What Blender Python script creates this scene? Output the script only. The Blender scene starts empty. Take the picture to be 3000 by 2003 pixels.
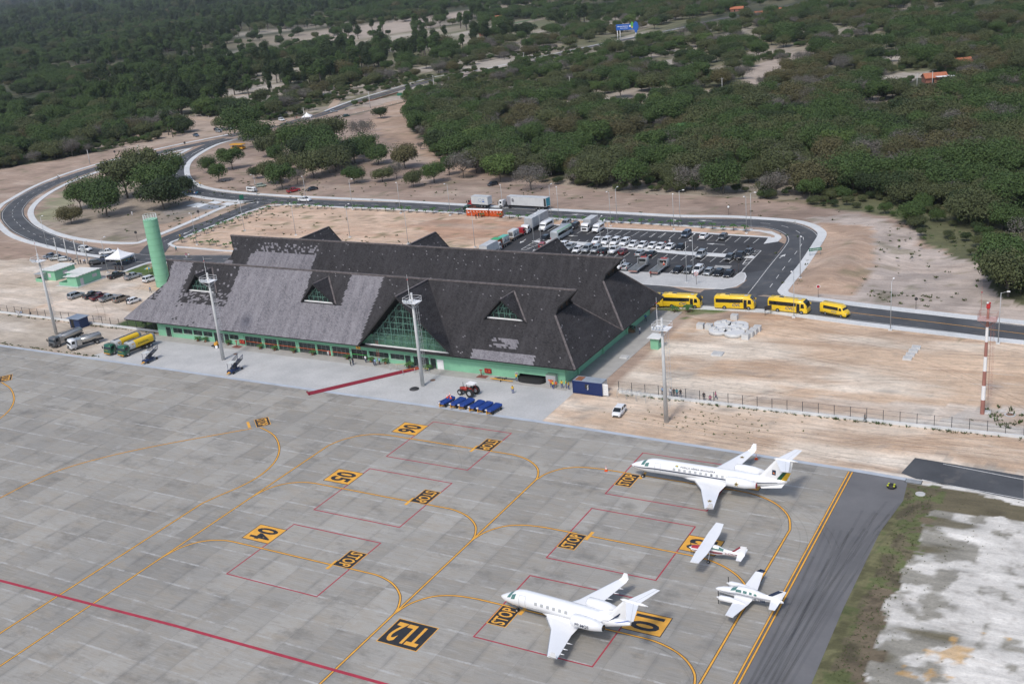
import bpy, bmesh, math, random
import numpy as np
from mathutils import Vector, Matrix
from mathutils.noise import noise as pnoise
S=bpy.context.scene
COL=S.collection
random.seed(5)
# ---------------- camera ----------------
FL,TH,RO,YA,CH=3245.08,.34371457,-.09524903,-.53614324,81.0
def _rot():
    c,s=math.cos(YA),math.sin(YA); Rz=Matrix(((c,-s,0),(s,c,0),(0,0,1)))
    f=Vector((0,math.cos(TH),-math.sin(TH))); r=Vector((1,0,0)); u=r.cross(f)
    r2=math.cos(RO)*r+math.sin(RO)*u; u2=-math.sin(RO)*r+math.cos(RO)*u
    return Matrix((r2,u2,-f))@Rz
CR=_rot()
cam=bpy.data.cameras.new('camera'); camo=bpy.data.objects.new('camera',cam); COL.objects.link(camo)
cam.sensor_width=36; cam.lens=FL/3000*36; cam.clip_start=.5; cam.clip_end=40000
camo.matrix_world=Matrix.Translation((0,0,CH))@CR.transposed().to_4x4()
S.camera=camo
# ---------------- sky, sun, exposure ----------------
SUN_EL=math.radians(54)
w=bpy.data.worlds.new('World'); S.world=w; w.use_nodes=True
nt=w.node_tree; nt.nodes.clear()
bg=nt.nodes.new('ShaderNodeBackground'); wo=nt.nodes.new('ShaderNodeOutputWorld')
sk=nt.nodes.new('ShaderNodeTexSky'); sk.sky_type='NISHITA'; sk.sun_disc=False
sk.sun_elevation=SUN_EL; sk.sun_rotation=math.radians(180); sk.dust_density=2.5; sk.air_density=1.0; sk.ozone_density=1.0
bg.inputs[1].default_value=.15
nt.links.new(sk.outputs[0],bg.inputs[0]); nt.links.new(bg.outputs[0],wo.inputs[0])
sl=bpy.data.lights.new('sun','SUN'); sl.energy=1.9; sl.angle=math.radians(9); sl.color=(1,.96,.9)
so=bpy.data.objects.new('sun',sl); COL.objects.link(so); so.rotation_euler=(math.pi/2-SUN_EL,0,0)
S.view_settings.view_transform='Standard'; S.view_settings.look='None'; S.view_settings.exposure=.12; S.view_settings.gamma=1
# ---------------- pixel -> ground ----------------
# points were read off zoomed crops of the photograph: (x0,y0,scale)
RG={'a':(0,0,.4261),'b':(1000,0,.4261),'c':(2000,0,.4261),'d':(0,600,.4261),'e':(1000,600,.4261),'f':(2000,600,.4261),
'g':(0,1200,.512),'h':(1000,1200,.512),'i':(2000,1200,.512),'L':(0,0,1.2777),'j':(0,700,.19157),'k':(1400,950,.21304),
'l':(1000,900,.21304),'m':(600,850,.21304),'n':(350,800,.21304),'o':(1500,700,.21304),'p':(350,650,.21304),
'q':(1450,560,.21304),'r':(1900,600,.17029),'s':(0,940,.19157),'t':(1350,540,.12771),'u':(1900,820,.27246)}
def P(k,x,y,z=0.):
    a,b,s=RG[k]; px,py=a+x*s,b+y*s
    d=CR.transposed()@Vector((px-1500,-(py-1001.5),-FL))
    t=(CH-z)/-d.z
    return Vector((d.x*t,d.y*t,z))
def PL(k,pts): return [P(k,x,y).to_2d() for x,y in pts]
def px_of(v):
    q=CR@(Vector(v)-Vector((0,0,CH)))
    return 1500+FL*q.x/-q.z,1001.5-FL*q.y/-q.z
# ---------------- materials ----------------
MATS={}
def hexc(r,g,b):  # srgb 0-255 to linear
    return tuple(((c/255+.055)/1.055)**2.4 if c/255>.04045 else c/255/12.92 for c in (r,g,b))
def mat(name,col,rough=.6,metal=0.,var=0.,scale=3.,spec=.5,alpha=1.,bump=0.,coat=0.):
    if name in MATS: return MATS[name]
    m=bpy.data.materials.new(name); m.use_nodes=True; n=m.node_tree.nodes; l=m.node_tree.links
    b=n['Principled BSDF']; b.inputs['Roughness'].default_value=rough; b.inputs['Metallic'].default_value=metal
    b.inputs['Specular IOR Level'].default_value=spec; b.inputs['Coat Weight'].default_value=coat
    b.inputs['Base Color'].default_value=(*col,1); b.inputs['Alpha'].default_value=alpha
    if var or bump:
        tc=n.new('ShaderNodeTexCoord'); no=n.new('ShaderNodeTexNoise'); no.inputs['Scale'].default_value=scale; no.inputs['Detail'].default_value=5
        l.new(tc.outputs['Object'],no.inputs['Vector'])
        if var:
            mr=n.new('ShaderNodeMapRange'); mr.inputs[1].default_value=.3; mr.inputs[2].default_value=.7; mr.inputs[3].default_value=1-var; mr.inputs[4].default_value=1+var
            l.new(no.outputs[0],mr.inputs[0])
            vm=n.new('ShaderNodeVectorMath'); vm.operation='SCALE'; vm.inputs[0].default_value=col; l.new(mr.outputs[0],vm.inputs['Scale'])
            l.new(vm.outputs[0],b.inputs['Base Color'])
        if bump:
            bp=n.new('ShaderNodeBump'); bp.inputs['Strength'].default_value=bump; l.new(no.outputs[0],bp.inputs['Height']); l.new(bp.outputs[0],b.inputs['Normal'])
    MATS[name]=m; return m
class NT:  # tiny node helper
    def __init__(s,m): s.t=m.node_tree; s.n=s.t.nodes; s.l=s.t.links
    def node(s,ty,ins={},**kw):
        o=s.n.new('ShaderNode'+ty)
        for k,v in kw.items(): setattr(o,k,v)
        for k,v in ins.items():
            if hasattr(v,'is_output'): s.l.new(v,o.inputs[k])
            else: o.inputs[k].default_value=v
        return o
    def math(s,op,a,b=0.,c=0.):
        o=s.n.new('ShaderNodeMath'); o.operation=op
        for i,v in enumerate((a,b,c)):
            if hasattr(v,'is_output'): s.l.new(v,o.inputs[i])
            else: o.inputs[i].default_value=v
        return o.outputs[0]
    def noise(s,vec,scale,detail=4,rough=.55,dist=0.):
        return s.node('TexNoise',{'Vector':vec,'Scale':scale,'Detail':detail,'Roughness':rough,'Distortion':dist}).outputs[0]
    def rng(s,v,a,b,c=0.,d=1.):
        return s.node('MapRange',{0:v,1:a,2:b,3:c,4:d}).outputs[0]
    def mix(s,f,a,b,bt='MIX'):
        o=s.n.new('ShaderNodeMix'); o.data_type='RGBA'; o.blend_type=bt
        for i,v in ((0,f),(6,a),(7,b)):
            if hasattr(v,'is_output'): s.l.new(v,o.inputs[i])
            elif i==0: o.inputs[0].default_value=v
            else: o.inputs[i].default_value=(*v,1)
        return o.outputs[2]
def newmat(name,rough=.8):
    m=bpy.data.materials.new(name); m.use_nodes=True; MATS[name]=m; h=NT(m); b=h.n['Principled BSDF']; b.inputs['Roughness'].default_value=rough
    b.inputs['Specular IOR Level'].default_value=.3
    return m,h,b
# ---------------- mesh builder ----------------
class MB:
    def __init__(s): s.v=[];s.f=[];s.m=[];s.mats=[];s.sm=[]
    def mi(s,m):
        if m not in s.mats: s.mats.append(m)
        return s.mats.index(m)
    def face(s,vs,m,sm=False):
        n=len(s.v); s.v+= [tuple(v) for v in vs]; s.f.append(tuple(range(n,n+len(vs)))); s.m.append(s.mi(m)); s.sm.append(sm)
    def mesh(s,vs,fs,m,sm=False):
        n=len(s.v); s.v+=[tuple(v) for v in vs]; i=s.mi(m)
        for f in fs: s.f.append(tuple(n+k for k in f)); s.m.append(i); s.sm.append(sm)
    def box(s,x0,x1,y0,y1,z0,z1,m,tx=0.,ty=0.,M=None):
        v=[(x0,y0,z0),(x1,y0,z0),(x1,y1,z0),(x0,y1,z0),(x0+tx,y0+ty,z1),(x1-tx,y0+ty,z1),(x1-tx,y1-ty,z1),(x0+tx,y1-ty,z1)]
        if M is not None: v=[tuple(M@Vector(a)) for a in v]
        s.mesh(v,[(3,2,1,0),(4,5,6,7),(0,1,5,4),(1,2,6,5),(2,3,7,6),(3,0,4,7)],m)
    def tube(s,p,q,r,m,r2=None,n=8,cap=True,sm=True):
        p,q=Vector(p),Vector(q); r2=r if r2 is None else r2; d=(q-p).normalized()
        a=d.cross(Vector((0,0,1)));  a=a.normalized() if a.length>1e-3 else Vector((1,0,0)); b=d.cross(a)
        vs=[]; 
        for c,rr in ((p,r),(q,r2)):
            for i in range(n): t=2*math.pi*i/n; vs.append(c+(a*math.cos(t)+b*math.sin(t))*rr)
        s.mesh(vs,[(i,n+i,n+(i+1)%n,(i+1)%n) for i in range(n)],m,sm)
        if cap: s.mesh(vs,[tuple(range(n)),tuple(range(2*n-1,n-1,-1))],m)
    def bar(s,p,q,w,m,h=None):
        p,q=Vector(p),Vector(q); h=h or w; d=(q-p).normalized()
        a=d.cross(Vector((0,0,1))); a=a.normalized() if a.length>1e-3 else Vector((1,0,0)); b=d.cross(a)
        vs=[c+a*i*w/2+b*j*h/2 for c in (p,q) for i,j in ((-1,-1),(1,-1),(1,1),(-1,1))]
        s.mesh(vs,[(0,1,2,3),(7,6,5,4),(0,4,5,1),(1,5,6,2),(2,6,7,3),(3,7,4,0)],m)
    def loft(s,rings,m,cap=True,sm=True,closed=True):
        n=len(rings[0]); vs=[v for r in rings for v in r]; fs=[]
        for i in range(len(rings)-1):
            for j in range(n if closed else n-1):
                fs.append((i*n+j,i*n+(j+1)%n,(i+1)*n+(j+1)%n,(i+1)*n+j))
        s.mesh(vs,fs,m,sm)
        if cap and closed:
            s.mesh(rings[0],[tuple(range(n-1,-1,-1))],m); s.mesh(rings[-1],[tuple(range(n))],m)
    def prism(s,poly,y0,y1,m,side=None,ax='y'):
        n=len(poly); f=(lambda a,b,y:(a,y,b)) if ax=='y' else ((lambda a,b,y:(y,a,b)) if ax=='x' else (lambda a,b,y:(a,b,y)))
        vs=[f(a,b,y) for y in (y0,y1) for a,b in poly]
        s.mesh(vs,[tuple(range(n)),tuple(range(2*n-1,n-1,-1))],side or m)
        s.mesh(vs,[(i,(i+1)%n,n+(i+1)%n,n+i) for i in range(n)],m)
    def sph(s,c,r,m,n=10,k=6,sz=1.,half=False):
        rings=[]
        for i in range(k+1):
            t=(math.pi/2 if half else math.pi)*i/k
            rings.append([(c[0]+r*math.sin(t)*math.cos(2*math.pi*j/n),c[1]+r*math.sin(t)*math.sin(2*math.pi*j/n),c[2]+r*sz*math.cos(t)) for j in range(n)])
        s.loft(rings,m,cap=half)
    def xf(s,M): s.v=[tuple(M@Vector(v)) for v in s.v]; return s
    def build(s,name,parent=None,loc=None,rz=0.,fix=True):
        me=bpy.data.meshes.new(name); me.from_pydata(s.v,[],s.f)
        for m in s.mats: me.materials.append(m)
        me.polygons.foreach_set('material_index',s.m); me.polygons.foreach_set('use_smooth',s.sm)
        if fix:
            bm=bmesh.new(); bm.from_mesh(me); bmesh.ops.remove_doubles(bm,verts=bm.verts,dist=1e-5); bmesh.ops.recalc_face_normals(bm,faces=bm.faces); bm.to_mesh(me); bm.free()
        me.update()
        o=bpy.data.objects.new(name,me); COL.objects.link(o)
        if parent: o.parent=parent
        if loc is not None: o.location=loc
        if rz: o.rotation_euler.z=rz
        return o
def tag(o,label=None,cat=None,group=None,kind=None):
    if label: o['label']=label
    if cat: o['category']=cat
    if group: o['group']=group
    if kind: o['kind']=kind
    return o
def struct(o): o['kind']='structure'; return o
def empty(name,label,cat,loc=(0,0,0),rz=0.,group=None):
    o=bpy.data.objects.new(name,None); COL.objects.link(o); o.location=loc; o.rotation_euler.z=rz; o.empty_display_size=.5
    return tag(o,label,cat,group)
def dup(root,loc,rz=0.,label=None,group=None,scale=None,paint=None):
    r=root.copy(); COL.objects.link(r); r.location=loc; r.rotation_euler.z=rz
    if label: r['label']=label
    if group: r['group']=group
    if scale is not None: r.scale=scale
    def rec(a,b):
        for ch in kids.get(a.name,[]):
            c=ch.copy(); COL.objects.link(c); c.parent=b
            rec(ch,c)
    rec(root,r)
    return r
kids={}
def snapshot():   # remember the children of prototypes once (o.children is slow)
    kids.clear()
    for o in bpy.data.objects:
        if o.parent: kids.setdefault(o.parent.name,[]).append(o)
def text_mesh(txt,h,w=None,bold=0.,ext=0.,lsp=1.):
    """vertices / faces of lettering in the xy plane, centred; h high, w wide"""
    cu=bpy.data.curves.new('t','FONT'); cu.body=txt; cu.size=1; cu.offset=bold; cu.space_character=lsp; cu.resolution_u=3
    o=bpy.data.objects.new('t',cu); me=bpy.data.meshes.new_from_object(o)
    co=np.array([v.co[:] for v in me.vertices]); fs=[tuple(p.vertices) for p in me.polygons]
    bpy.data.objects.remove(o); bpy.data.curves.remove(cu); bpy.data.meshes.remove(me)
    mn,mx=co.min(0),co.max(0); co-= (mn+mx)/2; co[:,1]*=h/(mx[1]-mn[1]); co[:,0]*= (w/(mx[0]-mn[0]) if w else h/(mx[1]-mn[1]))
    return co,fs
def add_text(mb,txt,h,w,org,right,up,m,bold=0.,lsp=1.):
    co,fs=text_mesh(txt,h,w,bold,lsp=lsp); org,right,up=Vector(org),Vector(right).normalized(),Vector(up).normalized()
    mb.mesh([org+right*float(c[0])+up*float(c[1]) for c in co],fs,m)
# ---------------- colours ----------------
WHITE=mat('white_paint',(.78,.78,.78),.45,var=.06,scale=.7)
LINEW=mat('road_paint_white',(.6,.6,.58),.7,var=.25,scale=1.5)
YEL=mat('marking_yellow',(.72,.36,.05),.7,var=.12,scale=.8)
BLK=mat('marking_black',(.022,.023,.026),.7,var=.2,scale=2)
RED=mat('marking_red',(.36,.03,.055),.7,var=.15,scale=.8)
GREEN=mat('mint_green_paint',(.215,.475,.31),.75,var=.06,scale=.6)
DARK=mat('black_rubber',(.018,.018,.019),.7)
GLASS=mat('dark_glass',(.012,.016,.018),.08,spec=.6)
STEEL=mat('galvanised_steel',(.5,.52,.54),.45,.3,var=.08,scale=4)
CONCP=mat('precast_concrete',(.46,.46,.45),.8,var=.12,scale=1.5)
# ================= GROUND =================
def catmull(pts,n=8,closed=False):
    out=[]; N=len(pts)
    for i in range(N if closed else N-1):
        p0=pts[(i-1)%N] if (closed or i>0) else pts[0]; p1=pts[i]; p2=pts[(i+1)%N]; p3=pts[(i+2)%N] if (closed or i+2<N) else pts[-1]
        for k in range(n):
            t=k/n; out.append(.5*((2*p1)+(p2-p0)*t+(2*p0-5*p1+4*p2-p3)*t*t+(3*p1-p0-3*p2+p3)*t**3))
    if not closed: out.append(pts[-1])
    return out
def offs(pts,d,closed=False):
    out=[];N=len(pts)
    for i in range(N):
        a=pts[(i-1)%N] if (closed or i>0) else pts[i]; b=pts[(i+1)%N] if (closed or i<N-1) else pts[i]
        t=(b-a); t=t.normalized() if t.length>1e-6 else Vector((1,0)); out.append(pts[i]+Vector((-t.y,t.x))*d)
    return out
def ribbon(mb,pts,w,z,m,off=0.):
    L=offs(pts,off+w/2); R=offs(pts,off-w/2)
    mb.mesh([(*a,z) for a in L]+[(*a,z) for a in R],[(i,len(pts)+i,len(pts)+i+1,i+1) for i in range(len(pts)-1)],m)
def slab(mb,pts,w,z0,z1,m,off=0.):
    L=offs(pts,off+w/2); R=offs(pts,off-w/2)
    mb.loft([[(*R[i],z0),(*R[i],z1),(*L[i],z1),(*L[i],z0)] for i in range(len(pts))],m,sm=False)
def dashes(mb,pts,w,z,m,on,gap,off=0.):
    pts=offs(pts,off) if off else pts
    acc=0.; cur=[pts[0]]; state=True
    for a,b in zip(pts,pts[1:]):
        seg=(b-a).length; pos=0.
        while seg-pos>1e-6:
            lim=(on if state else gap)-acc; st=min(lim,seg-pos); pos+=st; acc+=st; p=a+(b-a)*(pos/seg)
            if state: cur.append(p)
            if acc>=(on if state else gap)-1e-6:
                if state and len(cur)>1: ribbon(mb,cur,w,z,m)
                state=not state; acc=0.; cur=[p]
def polyfill(mb,pts,z,m):
    from mathutils.geometry import tessellate_polygon
    t=tessellate_polygon([[Vector((*p,0)) for p in pts]])
    mb.mesh([(*p,z) for p in pts],[tuple(f) for f in t],m)
def inpoly(px,py,poly):  # numpy even-odd
    c=np.zeros(px.shape,bool); n=len(poly)
    for i in range(n):
        x1,y1=poly[i]; x2,y2=poly[(i+1)%n]
        if y1==y2: continue
        k=((y1>py)!=(y2>py))&(px<(x2-x1)*(py-y1)/(y2-y1)+x1); c^=k
    return c
# --- cleared (unwooded) airport land: outline in display pixels, left to right along the forest edge
FEDGE=[(-900,560),(-300,430),(0,388),(90,372),(180,358),(290,337),(385,317),(445,300),(400,287),(330,268),(385,262),(470,268),(560,275),(640,277),(700,263),(800,248),(900,228),(990,205),(1040,200),(1080,212),(1010,222),(950,232),(935,262),(945,300),(975,322),(985,345),(1010,372),(1060,392),(1130,402),(1200,412),(1290,425),(1370,437),(1500,446),(1650,450),(1770,458),(1860,470),(1960,482),(2080,508),(2115,545),(2180,575),(2240,600),(2262,640),(2270,680),(2380,705),(3200,800)]
CLEAR=[P('L',x,y).to_2d() for x,y in FEDGE]
CLEARP=CLEAR+[Vector((300,-200)),Vector((-900,-200))]
# sandy openings in the woods (display pixels)
OPEN=[[(520,92),(700,70),(900,52),(1060,42),(1110,52),(1010,62),(830,85),(740,107),(560,112)],
[(1000,35),(1090,12),(1160,14),(1150,30),(1060,45)],
[(1690,130),(1790,100),(1850,95),(1900,108),(1860,125),(1800,150),(1760,200),(1720,215),(1695,180)],
[(1405,215),(1450,205),(1480,222),(1430,232)],[(1270,178),(1330,172),(1340,185),(1280,192)],
[(1230,240),(1330,228),(1450,250),(1560,252),(1540,262),(1400,258),(1260,262)],
[(780,245),(830,230),(960,215),(900,235),(800,252)],[(1020,182),(1060,165),(1150,152),(1140,162),(1060,180)],
[(0,330),(60,322),(110,330),(50,345),(0,348)],[(180,345),(300,320),(420,300),(380,318),(290,335)]]
OPENP=[[P('L',x,y).to_2d() for x,y in q] for q in OPEN]
GRASSF=[[P('L',x,y).to_2d() for x,y in q] for q in ([(1920,262),(1950,245),(2140,240),(2130,256),(2000,268)],[(1130,68),(1180,50),(1230,55),(1200,75)])]
OPENAREA=[tuple(P('L',x,y).to_2d()) for x,y in [(520,75),(1300,40),(2000,60),(2150,170),(1900,235),(1500,268),(1000,212),(700,262),(300,262),(380,225),(600,190)]]
def ground_colour(X,Y):
    """base colour of the bare soil, grass and sand (arrays)"""
    n=X.shape[0]; col=np.zeros((n,3))
    FOR=np.array((.050,.056,.030)); col[:]=FOR
    op=inpoly(X,Y,OPENAREA); nn=noise2(X,Y,.02,61,4); col[op]=(.125,.125,.068); m=op&(nn>.52); col[m]=(.25,.22,.165); m=op&(nn>.60); col[m]=(.37,.33,.28)
    # far forest floor gets patches of dry grass
    def put(mask,c,a=1.): col[mask]=col[mask]*(1-a)+np.array(c)*a
    put(inpoly(X,Y,CLEARP),(.33,.245,.19))
    for q in OPENP: put(inpoly(X,Y,q),(.36,.30,.25))
    for q in GRASSF: put(inpoly(X,Y,q),(.05,.12,.04))
    for k,pts,c in SOIL:
        poly=pts if k=='w' else PL(k,pts)
        put(inpoly(X,Y,[tuple(p) for p in poly]),c)
    return col
SAND=(.55,.41,.295); SANDW=(.60,.52,.44); SANDP=(.50,.345,.25); BRN=(.30,.22,.17); GRS=(.14,.135,.068); DRY=(.125,.108,.068)
SOIL=[
 # brown, trodden soil north of the car park and right up to the woods
 ('L',[(560,440),(1060,470),(1300,470),(1850,520),(1990,520),(2080,508),(1960,470),(1500,440),(1200,400),(1000,350),(940,290),(870,250),(640,280),(520,300),(440,380),(470,420)],(.30,.225,.18)),
 ('L',[(870,240),(1020,205),(960,232),(945,300),(1000,360),(1110,400),(1030,400),(900,330),(850,290)],(.37,.265,.195)),
 ('L',[(250,330),(420,268),(520,262),(640,280),(520,305),(300,345)],(.37,.29,.23)),
 # dune east of the bend
 ('L',[(1850,500),(1960,490),(2100,525),(2115,555),(2190,580),(2250,610),(2290,660),(2400,720),(2400,760),(2000,705),(1800,670),(1830,630),(1890,540)],(.44,.375,.33)),
 ('L',[(1880,510),(1990,520),(2010,600),(1960,680),(1800,670),(1830,630)],(.42,.30,.22)),
 ('L',[(1850,468),(2080,505),(2120,545),(2190,580),(2255,612),(2280,680),(2420,720),(2420,300),(1850,300)],(.11,.115,.06)),
 # grounds west: brown loop surround, sand by the huts
 ('L',[(-200,480),(0,520),(30,560),(200,590),(330,620),(300,720),(0,700),(-200,680)],(.30,.22,.17)),
 ('w',[(-330,178),(-212,178),(-212,215),(-246,225),(-275,232),(-330,215)],(.50,.415,.33)),
 ('w',[(-262,181),(-212,179),(-213,196),(-240,214),(-250,200)],(.54,.39,.27)),
 ('w',[(-330,159),(-198,159),(-200,177.6),(-330,178)],(.40,.345,.28)),
 # inside of the loop
 ('a',[(240,1480),(500,1290),(1200,1070),(1300,1030),(1200,1240),(1300,1370),(1700,1400),(1500,1460),(1200,1568),(300,1568)],(.30,.25,.195)),
 ('d',[(240,100),(500,-100),(1300,-40),(1700,0),(1300,120),(1000,260),(700,255),(350,200)],(.31,.26,.21)),
 ('d',[(1080,200),(1080,150),(1600,0),(1750,-20),(1300,120)],(.44,.32,.235)),
 ('d',[(1080,30),(1350,-30),(1500,20),(1300,60),(1100,90)],(.22,.21,.20)),
 ('a',[(250,1480),(420,1310),(600,1260),(500,1400),(330,1540)],(.26,.25,.16)),
 # the big lot behind the terminal
 ('L',[(385,562),(560,500),(640,468),(1150,495),(1210,520),(1150,565),(900,590),(560,582)],(.54,.395,.29)),
 ('L',[(1000,500),(1190,508),(1220,520),(1150,548),(1010,545),(940,520)],(.42,.265,.18)),
 ('L',[(1230,500),(1730,530),(1790,550),(1700,560),(1200,525)],(.50,.345,.245)),
 # lot east of the terminal
 ('w',[(-90,158.6),(-84,177),(-84,214),(-60,232),(-10,232),(60,240),(60,158)],SAND),
 ('w',[(-84,174),(-84,200),(-78,214),(-66,207),(-72,185),(-60,176)],(.55,.46,.37)),
 ('w',[(-66,176),(60,176),(60,186),(-12,189),(-40,184),(-66,181)],SANDW),
 ('w',[(-40,176.5),(20,176.5),(20,189),(-22,186),(-26,180)],(.50,.475,.44)),
 ('w',[(-84,214),(-84,221),(-66,221),(-58,224),(-20,222),(40,222),(40,226),(-60,234)],(.45,.30,.20)),
 # strip between apron and fence
 ('w',[(-90,158.4),(-90,174.8),(60,177),(60,156),(-20,156)],(.56,.43,.32)),
 ('w',[(-40,158),(-30,163),(10,166),(40,165),(40,156),(-26,156)],(.60,.54,.47)),
 # east of the taxiway: grass belt then white sand
 ('w',[(-27.6,156),(-22,157),(60,157),(60,60),(-30,60)],(.60,.58,.54)),
 ('w',[(-27.5,156.5),(-18,155.5),(5,149),(5,147),(-15,149.5),(-22,148),(-21.5,138),(-22.6,125),(-21.8,108),(-21,90),(-31,90),(-31,156.3)],DRY),
 ('w',[(-27.5,156.5),(-26.2,156.5),(-25.2,148),(-25.4,120),(-24.8,90),(-31,90),(-31,156.3)],GRS),
 # lawns
 ('w',[(-221,178),(-204,178),(-204,184),(-212,186),(-221,184)],(.05,.085,.022)),
]
def lawn_polys():
    return [('j',[(1880,500),(2270,350),(2290,440),(2360,560),(2180,520)]),('p',[(110,690),(590,570),(745,590),(745,750),(560,745),(290,740)]),
            ('f',[(30,790),(10,700),(0,690),(300,735),(320,745),(0,755)]),('e',[(2040,790),(2200,690),(2347,720),(2347,750),(2140,800)])]
for k,pts in lawn_polys(): SOIL.append((k,pts,(.075,.12,.03)))
def noise2(X,Y,s,seed,oct=3):
    out=np.zeros_like(X); a=1.; tot=0.
    for o in range(oct):
        f=s*2**o; fx=X*f+seed*17.3; fy=Y*f+seed*9.1; ix=np.floor(fx).astype(int); iy=np.floor(fy).astype(int); u=fx-ix; v=fy-iy; u=u*u*(3-2*u); v=v*v*(3-2*v)
        def h(i,j): 
            t=np.sin(i*127.1+j*311.7+o*74.7+seed*3.3)*43758.5453; return t-np.floor(t)
        out+=a*((h(ix,iy)*(1-u)+h(ix+1,iy)*u)*(1-v)+(h(ix,iy+1)*(1-u)+h(ix+1,iy+1)*u)*v); tot+=a; a*=.5
    return out/tot
def build_ground():
    # one sheet, fine near the airport and coarse to the horizon
    def axis(lo,hi,step,ext):
        c=list(np.arange(lo,hi+.01,step)); s=step; a=lo
        while a>-ext: s*=1.22; a-=s; c.insert(0,a)
        s=step; a=hi
        while a<ext: s*=1.22; a+=s; c.append(a)
        return np.array(c)
    xs=axis(-560,70,1.6,26000); ys=axis(60,620,1.6,26000)
    xs=np.unique(np.concatenate([xs,np.arange(-28,12,.4)])); ys=np.unique(np.concatenate([ys,np.arange(96,160,.5)]))
    X,Y=np.meshgrid(xs,ys); nx,ny=len(xs),len(ys)
    fx,fy=X.ravel(),Y.ravel()
    amp=.9+np.clip((np.hypot(fx,fy)-230)/60,0,5)
    wx=fx+(noise2(fx,fy,.22,1,4)-.5)*amp*2.6; wy=fy+(noise2(fx,fy,.22,2,4)-.5)*amp*2.6
    col=ground_colour(wx,wy)
    n1=noise2(fx,fy,.05,3,4); n2=noise2(fx,fy,.35,4,3)
    # weeds and dark organic stains in the white sand east of the belt
    east=(fx>-23)&(fy<156)&(fy>60)
    st=noise2(fx*.45,fy*1.6,.16,7,4)
    st4=noise2(fx,fy,.4,90,4); edge_=np.clip((8-(fx+21))/30,0,.12); ww=east&(col[:,0]>.2)
    k=np.clip((st+edge_-.565)*7,0,1)*ww; col=col*(1-k*.55)[:,None]+np.array((.22,.22,.205))*(k*.55)[:,None]
    k=np.clip((st4+edge_*1.6-.63)*9,0,1)*ww; col=col*(1-k*.7)[:,None]+np.array((.13,.12,.085))*(k*.7)[:,None]
    k=np.clip((st+edge_-.66)*12,0,1)*(east&(fx<14)); col=col*(1-k*.9)[:,None]+np.array((.12,.105,.065))*(k*.9)[:,None]
    og=noise2(fx*1.,fy*1.,.7,93,5); d_=np.abs((fy-114.5)-(fx+14.5)*1.2)*.5+np.abs(fx+14.)*.25; k=np.clip((og-.50-d_*.09)*14,0,1)*(east&(np.abs(fy-115)<6)); col=col*(1-k*.7)[:,None]+np.array((.50,.30,.10))*(k*.7)[:,None]
    belt=(fx>-28.5)&(fx<-20.5)&(fy<157); b1=noise2(fx,fy,.5,71,4); b2=noise2(fx,fy,.17,72,4)
    m=belt&(b1>.56)&(col[:,0]<.2); col[m]=(.105,.12,.05); m=belt&(b2>.6)&(col[:,0]<.2)&(fx>-25); col[m]=(.155,.125,.085); m=belt&(b1<.40)&(col[:,0]<.2); col[m]*=.7
    lot=(fx>-92)&(fx<60)&(fy>158)&(fy<238)&(col[:,0]>.4); s1=noise2(fx*.35,fy*1.3,.10,81,5); s2=noise2(fx*.3,fy*1.6,.16,82,5); s3=noise2(fx,fy,.25,83,4)
    k=np.clip((s1-.50)*6,0,1)[:,None]*lot[:,None]; col=col*(1-k*.8)+np.array((.66,.585,.49))*k*.8
    k=np.clip((s2-.52)*6,0,1)[:,None]*lot[:,None]; col=col*(1-k*.7)+np.array((.40,.275,.185))*k*.7
    m=lot&(s3>.69)&(fy<192); col[m]=col[m]*.55+np.array((.2,.195,.18))*.45
    lw=(fx<-198)&(fx>-340)&(fy>158)&(fy<232)&(col[:,0]>.33); k=np.clip((s1-.5)*6,0,1)[:,None]*lw[:,None]; col=col*(1-k*.7)+np.array((.62,.56,.49))*k*.7; k=np.clip((s2-.54)*6,0,1)[:,None]*lw[:,None]; col=col*(1-k*.6)+np.array((.36,.29,.22))*k*.6
    lt=(fx<-90)&(fx>-280)&(fy>238)&(fy<300)&(col[:,0]>.38); m=lt&(s3>.68); col[m]=col[m]*.5+np.array((.17,.17,.07))*.5; k=np.clip((s2-.54)*5,0,1)[:,None]*lt[:,None]; col=col*(1-k*.6)+np.array((.45,.29,.2))*k*.6
    # grass/bare patches in the clearing
    cl=inpoly(fx,fy,[tuple(p) for p in CLEARP])&(col[:,0]<.45)&(fy>215)
    m=cl&(n1>.60); col[m]*=.82; m=cl&(s3>.70); col[m]=col[m]*.5+np.array((.13,.13,.07))*.5; k=np.clip((s1-.55)*5,0,1)[:,None]*cl[:,None]; col=col*(1-k*.5)+np.array((.42,.34,.28))*k*.5
    fo=~inpoly(fx,fy,[tuple(p) for p in CLEARP])
    gp=noise2(fx,fy,.018,9,4); m=fo&(gp>.57)&(fy>300); col[m]=col[m]*.4+np.array((.17,.15,.09))*.6
    m=fo&(gp>.66)&(fy>330)&(fx>-650); col[m]=col[m]*.3+np.array((.34,.29,.24))*.7
    col*= (.84+.32*n2)[:,None]
    Zc=np.zeros_like(fx)
    # the dug bank and mounds east of the bend
    b=np.exp(-(((fx+62)/7)**2+((fy-268)/26)**2))*2.0-np.exp(-(((fx+45)/12)**2+((fy-275)/24)**2))*1.4
    msk=(fx>-70)&(fx<-10)&(fy>243); Zc+=np.where(msk,b*np.clip((fy-243)/8,0,1)*np.clip((fx+70)/5,0,1),0)
    Zc+=np.where((fx>-66)&(fx<-20)&(fy>243)&(fy<300),(noise2(fx,fy,.3,12,3)-.5)*1.1*np.clip((fy-243)/6,0,1)*np.clip((fx+66)/6,0,1),0)
    v=np.stack([fx,fy,Zc],1)
    me=bpy.data.meshes.new('ground'); idx=np.arange(nx*ny).reshape(ny,nx)
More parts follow.
